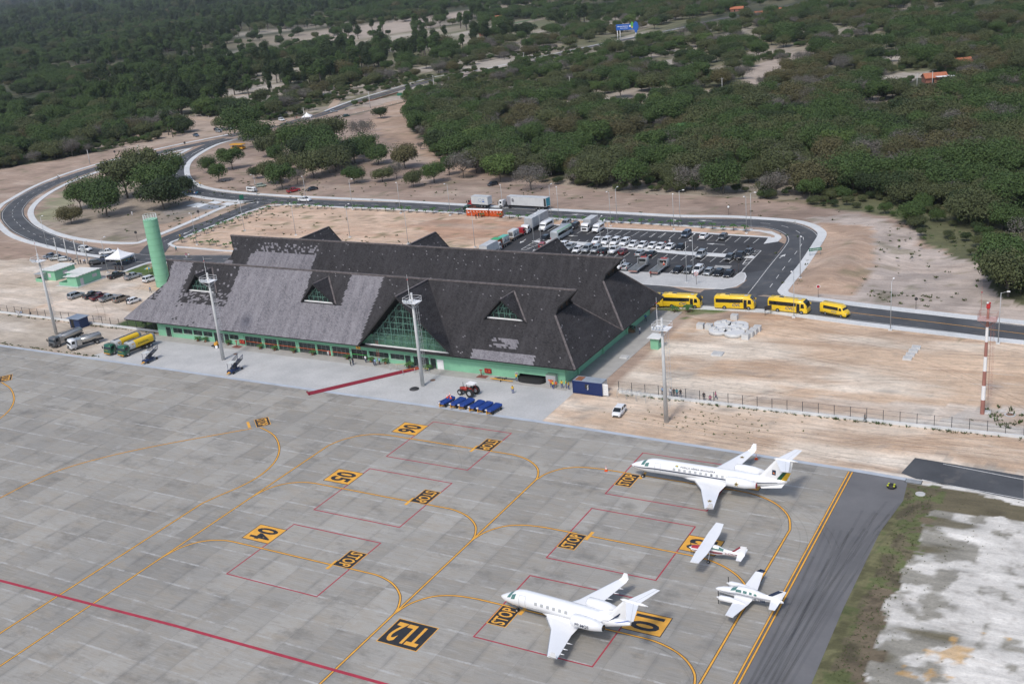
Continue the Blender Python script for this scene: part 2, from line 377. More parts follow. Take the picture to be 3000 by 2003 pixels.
    f=np.stack([idx[:-1,:-1],idx[:-1,1:],idx[1:,1:],idx[1:,:-1]],-1).reshape(-1,4)
    me.from_pydata(v.tolist(),[],f.tolist())
    ca=me.color_attributes.new('soil','FLOAT_COLOR','POINT'); ca.data.foreach_set('color',np.concatenate([col,np.ones((len(col),1))],1).ravel())
    m,h,b=newmat('soil',.95)
    at=h.node('Attribute',attribute_name='soil'); tc=h.node('TexCoord').outputs['Object']
    mp=h.node('Mapping',{'Vector':tc,'Scale':(.25,1,1)}).outputs[0]
    a=h.rng(h.noise(mp,.55,6,.6,1.),.3,.7,.82,1.2); c2=h.rng(h.noise(tc,3.,5,.7),.3,.7,.86,1.16); c3=h.rng(h.noise(tc,.06,3,.5),.3,.7,.88,1.12)
    tot=h.math('MULTIPLY',h.math('MULTIPLY',a,c2),c3)
    o=h.node('VectorMath',{0:at.outputs['Color'],'Scale':tot},operation='SCALE').outputs[0]
    lum=h.node('SeparateColor',{0:at.outputs['Color']}).outputs[0]
    sp_=h.math('MULTIPLY',h.rng(h.noise(tc,.75,9,.72),.52,.70,0,.55),h.rng(lum,.30,.5,0,1)); o=h.mix(sp_,o,(.235,.205,.175))
    sp2=h.math('MULTIPLY',h.rng(h.noise(h.node('Mapping',{'Vector':tc,'Location':(31,7,0),'Scale':(.22,1.5,1)}).outputs[0],.5,8,.72),.55,.68,0,.45),h.rng(lum,.30,.5,0,1)); o=h.mix(sp2,o,(.66,.61,.54))
    h.l.new(o,b.inputs['Base Color'])
    bp=h.node('Bump',{'Height':h.noise(tc,1.5,5,.6),'Strength':.35,'Distance':.4}); h.l.new(bp.outputs[0],b.inputs['Normal'])
    me.materials.append(m); me.polygons.foreach_set('use_smooth',[True]*len(me.polygons))
    struct_o=bpy.data.objects.new('ground',me); COL.objects.link(struct_o); struct(struct_o)
build_ground()
# ================= APRON =================
def concrete_mat():
    m,h,b=newmat('apron_concrete',.85)
    tc=h.node('TexCoord').outputs['Object']; sx=h.node('SeparateXYZ',{0:tc})
    x,y=sx.outputs[0],sx.outputs[1]
    LX,LY=5.0,5.15
    ix=h.math('FLOOR',h.math('DIVIDE',x,LX)); iyf=h.math('ADD',h.math('DIVIDE',y,LY),h.math('MULTIPLY',h.math('MODULO',ix,2.),.0)); iy=h.math('FLOOR',iyf)
    cell=h.node('CombineXYZ',{0:ix,1:iy}).outputs[0]; wn=h.node('TexWhiteNoise',{'Vector':cell}).outputs[0]
    wl=h.node('TexWhiteNoise',{'Vector':h.node('CombineXYZ',{0:ix,1:7.}).outputs[0]}).outputs[0]
    base=h.mix(h.math('ADD',h.math('MULTIPLY',wn,.75),h.math('MULTIPLY',wl,.25)),(.24,.228,.203),(.375,.36,.325))
    sp=lambda loc,sc: h.node('Mapping',{'Vector':tc,'Location':loc,'Scale':sc}).outputs[0]
    # tone patches and broom streaks running across the lanes, offset per slab
    off=h.node('VectorMath',{0:tc,1:h.node('CombineXYZ',{0:h.math('MULTIPLY',wn,40.),1:h.math('MULTIPLY',wn,23.)}).outputs[0]},operation='ADD').outputs[0]
    cs=lambda sc: h.node('Mapping',{'Vector':off,'Scale':sc}).outputs[0]
    base=h.mix(h.rng(h.noise(cs((.35,.9,1)),.55,5,.65),.45,.68,0,.55),base,(.30,.262,.205))
    base=h.mix(h.rng(h.noise(cs((.28,4.2,1)),.8,6,.72),.45,.72,0,.6),base,(.41,.40,.378))
    base=h.mix(h.rng(h.noise(cs((.3,3.6,1)),.9,6,.7),.28,.46,.55,0),base,(.185,.18,.17))
    base=h.mix(h.rng(h.noise(sp((2,2,0),(1,1,1)),.035,4,.6),.45,.65,0,.45),base,(.20,.197,.187))
    base=h.mix(h.rng(h.noise(sp((5,50,0),(.6,1,1)),.22,7,.7),.53,.70,0,.7),base,(.14,.134,.122)); base=h.mix(h.rng(h.noise(sp((8,3,0),(.5,1.6,1)),.35,7,.72),.52,.7,0,.5),base,(.33,.285,.225))
    base=h.mix(h.rng(h.noise(sp((15,20,0),(1,1,1)),.3,6,.7),.58,.75,0,.5),base,(.42,.42,.41))
    fx=h.math('ABSOLUTE',h.math('SUBTRACT',h.math('FRACT',h.math('DIVIDE',x,LX)),.5))
    wob=h.math('MULTIPLY',h.math('SUBTRACT',h.noise(tc,1.6,5,.75),.5),.09)
    fy=h.math('ABSOLUTE',h.math('SUBTRACT',h.math('FRACT',h.math('ADD',iyf,wob)),.5))
    nj=h.noise(tc,.33,4,.7); jy=h.math('MULTIPLY',h.rng(fy,.455,.495,0,1),h.rng(nj,.42,.62,.05,.95))
    dk=h.math('MULTIPLY',h.rng(fx,.38,.5,0,1),h.rng(h.noise(tc,.16,4,.6),.45,.68,0,.6))
    base=h.mix(dk,base,(.15,.148,.142))
    base=h.mix(jy,base,(.47,.468,.455)); base=h.mix(h.rng(fx,.490,.497,0,.35),base,(.16,.16,.16)); base=h.mix(h.rng(fy,.493,.498,0,.3),base,(.16,.16,.16))
    fn=h.rng(h.noise(tc,6.,4,.7),.3,.7,.93,1.07)
    o=h.node('VectorMath',{0:base,'Scale':fn},operation='SCALE').outputs[0]
    h.l.new(o,b.inputs['Base Color']); return m
def asphalt_mat(name,c,c2,dust=.35):
    m,h,b=newmat(name,.85); tc=h.node('TexCoord').outputs['Object']
    base=h.mix(h.rng(h.noise(tc,.12,4,.6),.35,.65,0,1),c,c2)
    base=h.mix(h.rng(h.noise(h.node('Mapping',{'Vector':tc,'Location':(9,4,0)}).outputs[0],.22,6,.65),.55,.75,0,dust),base,(.30,.26,.22))
    base=h.mix(h.rng(h.noise(tc,2.5,5,.7),.3,.7,0,.25),base,(.11,.11,.115))
    h.l.new(base,b.inputs['Base Color']); return m
CONC=concrete_mat(); ASPH=asphalt_mat('road_asphalt',(.05,.054,.06),(.085,.09,.098)); ASPD=asphalt_mat('parking_asphalt',(.03,.031,.034),(.05,.051,.055),.25); ASPT=asphalt_mat('taxiway_asphalt',(.13,.13,.135),(.165,.165,.17),.12)
PAVE=asphalt_mat('pale_paving_blocks',(.44,.445,.44),(.55,.55,.54),.22)
PAVEW=asphalt_mat('white_pavement',(.58,.60,.60),(.68,.69,.69),.15)
KERB=mat('kerb_concrete',(.60,.61,.61),.8,var=.1,scale=.6)
KERBB=mat('bluish_curb',(.40,.44,.49),.8,var=.12,scale=.4)
mb=MB(); mb.face([(-700,20,.02),(-34.9,20,.02),(-34.9,156.9,.02),(-90,158.3,.02),(-700,158.9,.02)],CONC)
struct(mb.build('apron'))
mb=MB(); mb.face([(-34.9,60,.02),(-26.6,60,.02),(-27.3,120,.02),(-27.0,140,.02),(-25.8,150,.02),(-26.3,156.4,.02),(-34.9,156.9,.02)],ASPT)
struct(mb.build('taxiway_shoulder'))
mb=MB(); ribbon(mb,[Vector(p) for p in ((-700,159.3),(-90,158.75),(-34.9,157.3),(-25.5,156.7))],.9,.045,KERBB)
struct(mb.build('apron_edge_strip'))
mb=MB(); 
polyfill(mb,[Vector(p) for p in ((-209,159.2),(-203,177.2),(-90.1,177.2),(-89.9,158.9),(-150,159.1))],.018,PAVE); struct(mb.build('terminal_forecourt'))
mb=MB(); mb.box(-204,-92,173.2,176,0,.06,mat('walkway_slab',(.36,.35,.33),.85,var=.1,scale=.5)); 
mb.box(-93.4,-86.9,174.9,222,0,.055,MATS['walkway_slab']); struct(mb.build('terminal_walkway'))
# ================= APRON MARKINGS =================
def arc(cx,cy,r,a0,a1,n=14): return [Vector((cx+r*math.cos(math.radians(a0+(a1-a0)*i/n)),cy+r*math.sin(math.radians(a0+(a1-a0)*i/n)))) for i in range(n+1)]
V2=lambda *a:[Vector(p) for p in a]
lines=[V2((-122,20),(-122,137.3))+catmull(V2((-122,138),(-121,140.8),(-118.4,143.8),(-114.7,145.1),(-110,145.2)),5)+V2((-96,145.2))]
for y in (105.2,125.2,145.2):
    if y<140: lines.append(catmull(V2((-122,y-7.5),(-121.3,y-4.2),(-119.4,y-1.6),(-116.3,y-.2),(-113,y)),5)+V2((-96,y)))
    lines.append(V2((-93.8,y+.1))+catmull(V2((-90,y+.1),(-87.6,y),(-84.6,y-1),(-82,y-3),(-80.6,y-5.4),(-80.2,y-7)),5))
    lines.append(catmull(V2((-80.2,y-7),(-79.5,y-4.2),(-77.6,y-1.7),(-74.8,y-.4),(-71.5,y)),5)+V2((-66.6,y)))
    lines.append(V2((-64.3,y),(-49.5,y)))
lines.append(V2((-80.2,30),(-80.2,138.2)))
lines.append(catmull(V2((-49.5,145.2),(-46,144.8),(-42.4,143),(-39.8,140),(-38.6,136.5)),5)+V2((-38.6,60)))
lines.append(catmull(V2((-49.5,125.2),(-46,124.8),(-42.6,123.2),(-40,120.6),(-38.8,117)),5))
lines.append(catmull(V2((-49.5,105.2),(-46,105),(-42.4,103.6),(-39.7,100.8),(-38.7,97)),5))
lines.append(catmull(V2((-140,140.4),(-135,138.4),(-130.4,134.5),(-127.4,130),(-126.1,125),(-126.4,120.5),(-127.8,116)),5)+V2((-128.6,113),(-128.7,20)))
lines.append(V2((-141.2,139.5))+catmull(V2((-149.7,131.6),(-155,126.3),(-159.5,121),(-163,115.5),(-164.8,110),(-165.1,102)),4)+V2((-165.1,40)))
lines.append(catmull(V2((-216,141.3),(-210,139.1),(-203.5,134.9),(-199,130),(-196.5,124),(-196,118)),5)+V2((-196,40)))
mb=MB()
for i,l in enumerate(lines): ribbon(mb,l,.40,.0215+.0002*i,BLK)
for i,l in enumerate(lines): ribbon(mb,l,.24,.0285+.0002*i,YEL)
for x in (-35.05,-34.55): ribbon(mb,V2((x,60),(x,156.6)),.32,.0205+(x+35.05)*.0008,BLK); ribbon(mb,V2((x,60),(x,156.6)),.21,.031,YEL)
struct(mb.build('taxi_guide_lines'))
mb=MB(); ribbon(mb,V2((-300,81),(-141,83.8),(-106.8,85.0),(-72,85.5)),.5,.036,RED); struct(mb.build('red_restraint_line'))
for bx in (-109.2,-67.8):
    for y in (105.2,125.2,145.2):
        mb=MB(); x0,x1,y0,y1=bx,bx+16.6,y-7.6,y+7.7
        mb.mesh([(x0,y0,.0275),(x1,y0,.0275),(x1,y1,.0275),(x0,y1,.0275),(x0+.2,y0+.2,.0275),(x1-.2,y0+.2,.0275),(x1-.2,y1-.2,.0275),(x0+.2,y1-.2,.0275)],[(0,1,5,4),(1,2,6,5),(2,3,7,6),(3,0,4,7)],RED)
        struct(mb.build('stand_outline'))
def panel(name,cx,cy,wx,wy,txt,h,wt,right,up,bgm,fgm,edge,bold=.02):
    mb=MB(); e=.12
    def q(a,b,z,m): mb.face([(cx-a,cy-b,z),(cx+a,cy-b,z),(cx+a,cy+b,z),(cx-a,cy+b,z)],m)
    q(wx/2+e,wy/2+e,.034,edge); q(wx/2,wy/2,.038,bgm)
    add_text(mb,txt,h,wt,(cx,cy,.042),right,up,fgm,bold,lsp=1.05)
    struct(mb.build(name))
for k,y in enumerate((105.2,125.2,145.2)):
    s=2.1
    panel('stop_marking',-94.2,y+2.15,2.9,4.1,'STOP',2.1,3.7,(0,-1,0),(1,0,0),BLK,YEL,YEL)
    panel('stop_marking',-66.3,y-2.2,2.6,4.1,'STOP',2.0,3.7,(0,1,0),(-1,0,0),BLK,YEL,YEL)
    panel('stand_number_marking',-111.6,y+3.55,5.1,4.2,'0%d'%(4+k),3.9,3.2,(0,-1,0),(1,0,0),YEL,BLK,BLK,.03)
    panel('stand_number_marking',-48.7,y+3.0,5.1,4.1,'0%d'%(1+k),3.9,3.2,(0,1,0),(-1,0,0),YEL,BLK,BLK,.03)
    mb=MB()
    for x in (-95.9,-64.55):
        mb.face([(x-.25,y-1.2,.034),(x+.25,y-1.2,.034),(x+.25,y+1.2,.034),(x-.25,y+1.2,.034)],YEL)
    struct(mb.build('stop_bar_marking'))
panel('taxilane_marking',-75.85,94.95,5.9,5.1,'TL2',4.0,5.0,(-1,0,0),(0,-1,0),BLK,YEL,YEL,.02)
for (cx,cy) in ((-141.3,142.5),(-217.3,143.4)):
    mb=MB(); r=Vector((.83,-.56,0)).normalized() if False else Vector((.75,-.66,0)); u=Vector((.66,.75,0)); c=Vector((cx,cy,0))
    for a,b,z,m in ((2.05,1.35,.034,YEL),(1.95,1.25,.038,BLK)): mb.face([c+r*i*a+u*j*b+Vector((0,0,z)) for i,j in ((-1,-1),(1,-1),(1,1),(-1,1))],m)
    add_text(mb,'STOP',1.9,3.4,c+Vector((0,0,.042)),r,u,YEL,.02,1.05)
    c2=c-u*2.6-r*.1
    mb.face([c2+r*i*1.6+u*j*.25+Vector((0,0,.034)) for i,j in ((-1,-1),(1,-1),(1,1),(-1,1))],YEL)
    struct(mb.build('stop_marking'))
# ================= ROADS =================
R_OUT=PL('L',[(2380,-20),(2200,-60),(2000,-60)])
ne=PL('L',[(1100,167),(1000,183),(900,210),(800,240),(740,262),(700,272),(640,288),(570,302),(520,314)])
far=PL('L',[(1900,-8),(1790,18),(1640,46),(1500,78),(1330,113),(1240,137),(1100,167)])
far=[far[0]+(far[0]-far[1])*4]+far
loop=PL('a',[(1560,955),(1250,1016),(1000,1072),(700,1148),(450,1230),(355,1265),(240,1322),(145,1382),(92,1440),(85,1475),(97,1508),(150,1563)])+PL('d',[(205,188),(300,230),(420,275),(560,312),(700,338),(850,357),(1050,372)])+V2((-236,236),(-215,236.5))
inner=PL('a',[(1560,955),(1420,1010),(1310,1070),(1235,1140),(1215,1210),(1260,1275),(1360,1318),(1520,1346),(1750,1366),(2000,1385),(2347,1403)])+PL('b',[(500,1418),(1000,1448),(1500,1475),(2347,1524)])+PL('f',[(500,125),(680,145),(790,185),(830,235),(800,300),(700,430),(620,540),(560,620)])
conn=PL('a',[(1900,1382),(1790,1398),(1640,1458),(1500,1515)])+PL('d',[(1350,160),(1200,220),(1100,270),(1040,340)])
term=V2((-215,236.5),(-150,236),(-110,238))+PL('f',[(0,640),(300,655),(560,680),(900,712),(1400,770),(1900,830),(2347,888)])
term+= [term[-1]+(term[-1]-term[-2])*6]
RW=7.4
FARR=catmull(far+ne[1:],6); LOOP=catmull(loop,8); INNER=catmull(inner,8); CONN=catmull(conn,8); TERM=catmull(term,8)
mb=MB(); ribbon(mb,FARR,8.2,.024,ASPH); struct(mb.build('access_road'))
mb=MB(); ribbon(mb,LOOP,8.4,.028,ASPH); struct(mb.build('loop_road'))
mb=MB(); ribbon(mb,INNER,8.8,.032,ASPH); struct(mb.build('ring_road'))
mb=MB(); ribbon(mb,CONN,8.6,.036,ASPH); struct(mb.build('connecting_road'))
mb=MB(); ribbon(mb,TERM,9.6,.040,ASPH)
polyfill(mb,PL('f',[(700,330),(850,300),(700,560),(640,610),(400,640),(100,620),(150,585),(380,570),(440,520),(400,455),(560,350)]),.044,ASPH)
polyfill(mb,PL('j',[(1360,420),(1560,290),(2270,360),(1950,490),(1680,470),(1500,500)]),.046,ASPH)
struct(mb.build('terminal_road'))
mb=MB(); polyfill(mb,PL('e',[(930,345),(1090,265),(1240,190),(1285,133),(1466,143),(1811,165),(2347,190)])+PL('f',[(590,226),(700,270),(560,450),(440,470),(345,503),(0,478)])+PL('e',[(1920,458),(1700,455),(1500,480),(1200,500),(900,480)]),.048,ASPD)
struct(mb.build('car_park'))
mb=MB(); polyfill(mb,PL('f',[(556,271),(592,228),(632,226),(634,212),(560,182),(610,184),(672,212),(682,228),(655,256)]),.12,PAVEW); struct(mb.build('corner_pavement'))
mb=MB(); polyfill(mb,PL('i',[(1330,275),(1953,378),(1953,520),(1350,400),(1250,362)])+[],.03,ASPH); struct(mb.build('service_road'))
mb=MB()
for q in (((1490,310),(1953,400)),((1370,400),(1953,525)),((1300,390),(1953,512))): ribbon(mb,PL('i',q),.15,.036,LINEW)
struct(mb.build('service_road_lines'))
# --- raised pavements: kerb ring and infill
SOILT=MATS['soil']
def island(name,pts,wk,m_in,col_in=None,smooth=3,z=.13):
    P_=catmull(pts,smooth,True) if smooth else pts
    area=sum(a.x*b.y-b.x*a.y for a,b in zip(P_,P_[1:]+P_[:1]))
    if area<0: P_=P_[::-1]
    inn=offs(P_,wk,True); ins=offs(P_,.18,True); n=len(P_)
    mb=MB()
    mb.mesh([(*p,0) for p in P_]+[(*p,z) for p in P_],[(i,(i+1)%n,n+(i+1)%n,n+i) for i in range(n)],KERB)
    mb.mesh([(*p,z) for p in P_]+[(*p,z) for p in inn],[(i,(i+1)%n,n+(i+1)%n,n+i) for i in range(n)],KERB if wk<.5 else PAVEW)
    if m_in is not None: polyfill(mb,inn,z-.02 if m_in not in (PAVE,PAVEW) else z,m_in)
    else: mb.mesh([(*p,z) for p in inn]+[(*p,0) for p in inn],[(i,(i+1)%n,n+(i+1)%n,n+i) for i in range(n)],KERB)
    o=struct(mb.build(name)); return o
i1=PL('a',[(1325,1018),(1160,1052),(1000,1090),(850,1128),(700,1170),(560,1217),(450,1262),(340,1318),(255,1375),(205,1425),(188,1475),(215,1530)])+PL('d',[(262,155),(340,195),(450,228),(580,252),(720,267),(850,272),(960,266),(1050,232),(1200,172),(1400,86),(1600,0)])+PL('a',[(1735,1397),(1738,1388),(1600,1378),(1450,1362),(1340,1342),(1240,1312),(1175,1265),(1150,1200),(1162,1130),(1215,1075)])
island('loop_island_pavement',i1,2.3,None,smooth=2)
i2=PL('d',[(1152,272),(1175,256),(1300,208),(1500,128),(1700,48),(1850,5)])+PL('a',[(1920,1408),(2050,1405),(2347,1424)])+PL('b',[(300,1434),(900,1468),(1400,1497),(2000,1530),(2347,1550)])+PL('f',[(300,163),(540,177),(640,200),(680,225),(640,258),(560,270)])+PL('f',[(588,228)])+PL('f',[(300,210),(0,190)])+PL('e',[(1811,165),(1466,143),(1285,133),(1240,190),(1090,265),(930,345)])+V2((-170,243.7),(-200,243.5),(-240,243.3))+PL('d',[(1500,318),(1300,300),(1190,292)])
island('lot_kerb',i2,1.1,None,smooth=0)
i4=V2((-130,247))+PL('e',[(1920,458)])+PL('f',[(0,478),(170,492),(345,505),(372,482),(400,464),(430,470),(440,495),(425,530),(370,562),(280,582),(120,575),(0,567)])+PL('e',[(2100,550)])+V2((-130,242))
island('parking_pavement',i4,.3,PAVE,smooth=0)
i3=PL('e',[(1310,252),(1400,240),(1700,262),(2000,283)])+PL('f',[(0,322),(300,340),(480,352),(498,360),(480,370),(300,362),(0,344)])+PL('e',[(2000,308),(1600,275),(1380,268)])
island('parking_median',i3,.25,PAVEW,smooth=0)
def walk(name,pts,w,off=0.,m=None):
    mb=MB(); slab(mb,pts,w,0,.13,m or PAVEW,off); struct(mb.build(name))
o1=catmull(PL('a',[(1570,926),(1400,960),(1200,1000),(900,1068),(600,1150),(400,1215),(220,1290),(60,1380),(0,1420),(-60,1500)])+PL('d',[(-45,60),(-20,120),(60,200),(170,248),(330,290),(480,325),(600,346),(720,360)]),5)
walk('outer_loop_pavement',o1,2.2)
o2=catmull(PL('a',[(1640,957),(1500,993),(1370,1060),(1300,1120),(1285,1180),(1310,1240),(1380,1280),(1500,1308),(1700,1330),(2000,1350),(2347,1366)])+PL('b',[(400,1384),(800,1407),(1450,1442),(2000,1470),(2347,1487)])+PL('f',[(300,82),(560,96),(760,112),(880,140),(945,178),(958,210),(930,262),(840,400),(760,500),(700,575),(690,598),(720,618),(800,634),(1000,660),(1500,722),(2000,776),(2347,812)]),5)
o2+= [o2[-1]+(o2[-1]-o2[-2])*8]
walk('ring_road_pavement',o2,2.4)
o3=catmull(PL('f',[(-60,700),(200,712),(560,732),(800,762),(1200,815),(1700,876),(2100,922),(2347,948)]),4); o3+=[o3[-1]+(o3[-1]-o3[-2])*8]
walk('terminal_road_pavement',o3,2.2)
o4=catmull(PL('L',[(1600,58),(1440,88),(1330,111),(1240,130),(1100,161),(1000,176),(900,204),(800,234),(745,255)]),4)
walk('access_road_kerb_walk',o4,1.6)
walk('lawn_kerb',catmull(PL('j',[(1690,420),(1900,500),(2280,365)])[1:]+PL('p',[(590,560),(735,570)]),3),1.4)
# --- road markings
mb=MB()
def edge(pts,off): ribbon(mb,offs(pts,off),.13,.056,LINEW)
dashes(mb,LOOP,.14,.056,LINEW,3.,4.)
dashes(mb,INNER,.14,.057,LINEW,3.,4.)
dashes(mb,CONN,.14,.058,LINEW,3.,4.)
dashes(mb,TERM[:24],.14,.059,LINEW,3.,4.)
ribbon(mb,TERM[52:],.16,.060,YEL)
for p,o in ((LOOP[8:],3.6),(LOOP[8:],-3.6),(INNER[30:],3.8),(INNER[48:],-3.8),(TERM[40:],4.3),(TERM[:],-4.3),(CONN[10:52],3.8)): edge(p,o)
ribbon(mb,FARR,.2,.046,YEL)
def arrow(k,a,b,s=1.):
    p=P(k,*a).to_2d(); q=P(k,*b).to_2d(); d=(q-p).normalized(); n=Vector((-d.y,d.x)); e=q-d*1.6*s
    mb.face([(*(p+n*.12),.06),(*(p-n*.12),.06),(*(e-n*.12),.06),(*(e+n*.12),.06)],LINEW)
    mb.face([(*(e+n*.5*s),.06),(*(e-n*.5*s),.06),(*q,.06)],LINEW)
for k,a,b in (('r',(1090,283),(860,272)),('r',(1310,688),(995,670)),('r',(560,300),(380,250)),('q',(1225,330),(1050,322)),('q',(425,662),(340,720)),('r',(2250,920),(2360,850)),('p',(990,122),(870,175)),('a',(1320,1060),(1400,1020)),('q',(1140,620),(990,612))): arrow(k,a,b,1.3)
struct(mb.build('road_markings'))
# parking bays: strokes read off the photo
mb=MB(); bays=[]
def bayrow(k,p0,p1,n,dx,dy,w=.14):
    for i in range(n):
        t=i/(n-1); x=p0[0]+(p1[0]-p0[0])*t; y=p0[1]+(p1[1]-p0[1])*t
        ribbon(mb,PL(k,[(x,y),(x+dx,y+dy)]),w,.06,LINEW)
bayrow('q',(1628,540),(2345,578),7,-105,62)
bayrow('q',(830,490),(1500,545),6,-105,62)
bayrow('r',(140,478),(1905,578),12,-105,85)
bayrow('q',(1050,662),(1285,675),3,-80,62)
bayrow('r',(685,714),(1520,768),6,-90,80)
bayrow('q',(1100,812),(1860,842),7,-90,68)
bayrow('r',(165,845),(1500,920),9,-110,84)
bayrow('r',(415,1128),(1310,1200),6,-60,50)
for q in (((1838,788),(1938,790)),((1938,790),(1620,1120)),((1838,788),(1770,865)),((1690,935),(1620,1025)),((1800,822),(1890,818)),((1775,850),(1860,852)),((1690,955),(1790,945)),((1655,1005),(1750,985)),((1620,1028),(1720,1030)),((1700,1040),(1600,1155))): ribbon(mb,PL('r',q),.22,.061,LINEW)
for q in (((360,805),(620,650)),((430,808),(700,690)),((360,805),(430,808)),((400,780),(480,778)),((450,750),(530,750)),((500,720),(580,722)),((550,695),(620,697)),((720,700),(830,640)),((330,160),(390,160))): ribbon(mb,PL('q',q),.2,.061,LINEW)
for i in range(4): ribbon(mb,PL('r',[(1120+i*8,1085-i*12),(1400+i*10,1095-i*12)]),.3,.062,LINEW)
struct(mb.build('parking_bay_lines'))
# dirt tracks through the woods
TRK=mat('track_dirt',(.40,.30,.22),.95,var=.15,scale=.4)
mb=MB()
for q,wd in (([(300,258),(345,248),(420,240),(520,222),(590,215)],3.5),([(330,268),(420,272),(560,282),(640,287)],3.5),([(760,248),(775,228),(800,200),(830,178)],5),([(640,140),(700,150),(770,160),(850,178)],3),([(770,190),(800,180),(820,172)],3),([(900,236),(1000,214),(1150,208),(1320,214)],3),([(0,300),(150,300),(300,258)],3)):
    ribbon(mb,catmull(PL('L',q),4),wd,.02+.004*wd,TRK)
struct(mb.build('dirt_track'))
# ================= TERMINAL =================
def shingle(name,c1,c2,fleck,lum):
    m,h,b=newmat(name,.9); tc=h.node('TexCoord').outputs['Object']; sx=h.node('SeparateXYZ',{0:tc}); x,y,z=sx.outputs
    # courses follow height; tiles along the longer horizontal direction
    row=h.math('FLOOR',h.math('MULTIPLY',z,5.5)); hor=h.math('ADD',x,y)
    colm=h.math('FLOOR',h.math('ADD',h.math('MULTIPLY',hor,3.2),h.math('MULTIPLY',row,.5)))
    wn=h.node('TexWhiteNoise',{'Vector':h.node('CombineXYZ',{0:colm,1:row}).outputs[0]}).outputs[0]
    base=h.mix(wn,c1,c2)
    base=h.mix(h.rng(h.noise(tc,.5,5,.7),.4,.7,0,.5),base,c2)
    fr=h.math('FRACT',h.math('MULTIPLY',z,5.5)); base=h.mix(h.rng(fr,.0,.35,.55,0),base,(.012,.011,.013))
    w2=h.node('TexWhiteNoise',{'Vector':h.node('CombineXYZ',{0:row,1:colm,2:3.}).outputs[0]}).outputs[0]
    cl=h.rng(h.noise(tc,.18,3,.6),.45,.62,.9985,.985)
    base=h.mix(h.math('MULTIPLY',h.math('GREATER_THAN',w2,cl),fleck),base,(.26,.25,.27))
    st=h.noise(h.node('Mapping',{'Vector':tc,'Scale':(1,.2,.2)}).outputs[0],.8,6,.75); base=h.mix(h.rng(st,.42,.7,0,.65),base,lum); base=h.mix(h.rng(h.noise(h.node('Mapping',{'Vector':tc,'Location':(7,3,1),'Scale':(1,.25,.25)}).outputs[0],.45,5,.7),.5,.7,0,.45),base,c1)
    h.l.new(base,b.inputs['Base Color'])
    bp=h.node('Bump',{'Height':h.math('ADD',wn,fr),'Strength':.6,'Distance':.06}); h.l.new(bp.outputs[0],b.inputs['Normal']); return m
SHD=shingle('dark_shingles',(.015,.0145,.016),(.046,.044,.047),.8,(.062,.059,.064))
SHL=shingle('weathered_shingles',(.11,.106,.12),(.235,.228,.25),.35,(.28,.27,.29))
CAP=mat('ridge_cap_grey',(.12,.105,.105),.9,var=.35,scale=1.5)
RIM=mat('roof_edge_dark',(.022,.021,.022),.9)
RC=random.Random(3)
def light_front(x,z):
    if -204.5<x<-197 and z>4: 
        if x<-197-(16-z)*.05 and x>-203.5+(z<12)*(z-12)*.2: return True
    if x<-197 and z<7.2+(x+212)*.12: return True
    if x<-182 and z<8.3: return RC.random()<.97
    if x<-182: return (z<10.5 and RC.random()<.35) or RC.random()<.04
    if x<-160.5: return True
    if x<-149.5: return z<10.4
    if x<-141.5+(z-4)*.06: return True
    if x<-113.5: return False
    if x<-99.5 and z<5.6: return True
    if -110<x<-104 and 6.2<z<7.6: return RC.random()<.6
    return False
def light_back(x,z):
    if x<-196: return (z<14.6) and noise2(np.array([x]),np.array([z*2.5]),.22,5,3)[0]>.52 and not (-202<x<-197)
    if x<-176: return z<13.2 or (z<15 and RC.random()<.3)
    if x<-168: return z<9
    return False
def xl(z): return -212.4+(z-4)*1.205 if z<11.8 else (-203. if z<13.1 else -203-(z-13.1)*1.05)
def xr(z): return -90.3-(z-4)*.936 if z<11.8 else (-97.6 if z<13.1 else -97.6+(z-13.1)*1.05)
YF=lambda z:174.3+(z-4)*.95
YB=lambda z:197.1-(z-4)*.95
terminal=empty('terminal_building','long mint green airport terminal under two steep dark shingle roofs with glazed gables','terminal',(0,0,0))
def cutrange(a,b,cuts,z):
    iv=[(a,b)]
    for c in cuts:
        hw=16-z; out=[]
        for p,q in iv:
            l,r=c-hw,c+hw
            if q<=l or p>=r: out.append((p,q)); continue
            if p<l: out.append((p,l))
            if q>r: out.append((r,q))
        iv=out
    return iv
ZS=[4+.3*i for i in range(26)]+[11.8,12.2,12.6,13.1,13.5,13.9,14.3,14.65,15,15.35,15.7,16]
def slope(mb,yf,cuts,lf,th=0.):
    for z0,z1 in zip(ZS,ZS[1:]):
        i0=cutrange(xl(z0),xr(z0),cuts,z0); i1=cutrange(xl(z1),xr(z1),cuts,z1)
        if len(i0)!=len(i1): i0=cutrange(xl(z0),xr(z0),cuts,z0+.01)
        for (a0,b0),(a1,b1) in zip(i0,i1):
            n=max(1,int((b0-a0)/.55))
            for k in range(n):
                t,u=k/n,(k+1)/n
                q=[(a0+(b0-a0)*t,z0),(a0+(b0-a0)*u,z0),(a1+(b1-a1)*u,z1),(a1+(b1-a1)*t,z1)]
                cx=sum(p[0] for p in q)/4; cz=(z0+z1)/2
                mb.face([(x,yf(z),z) for x,z in q],SHL if lf(cx,cz) else SHD)
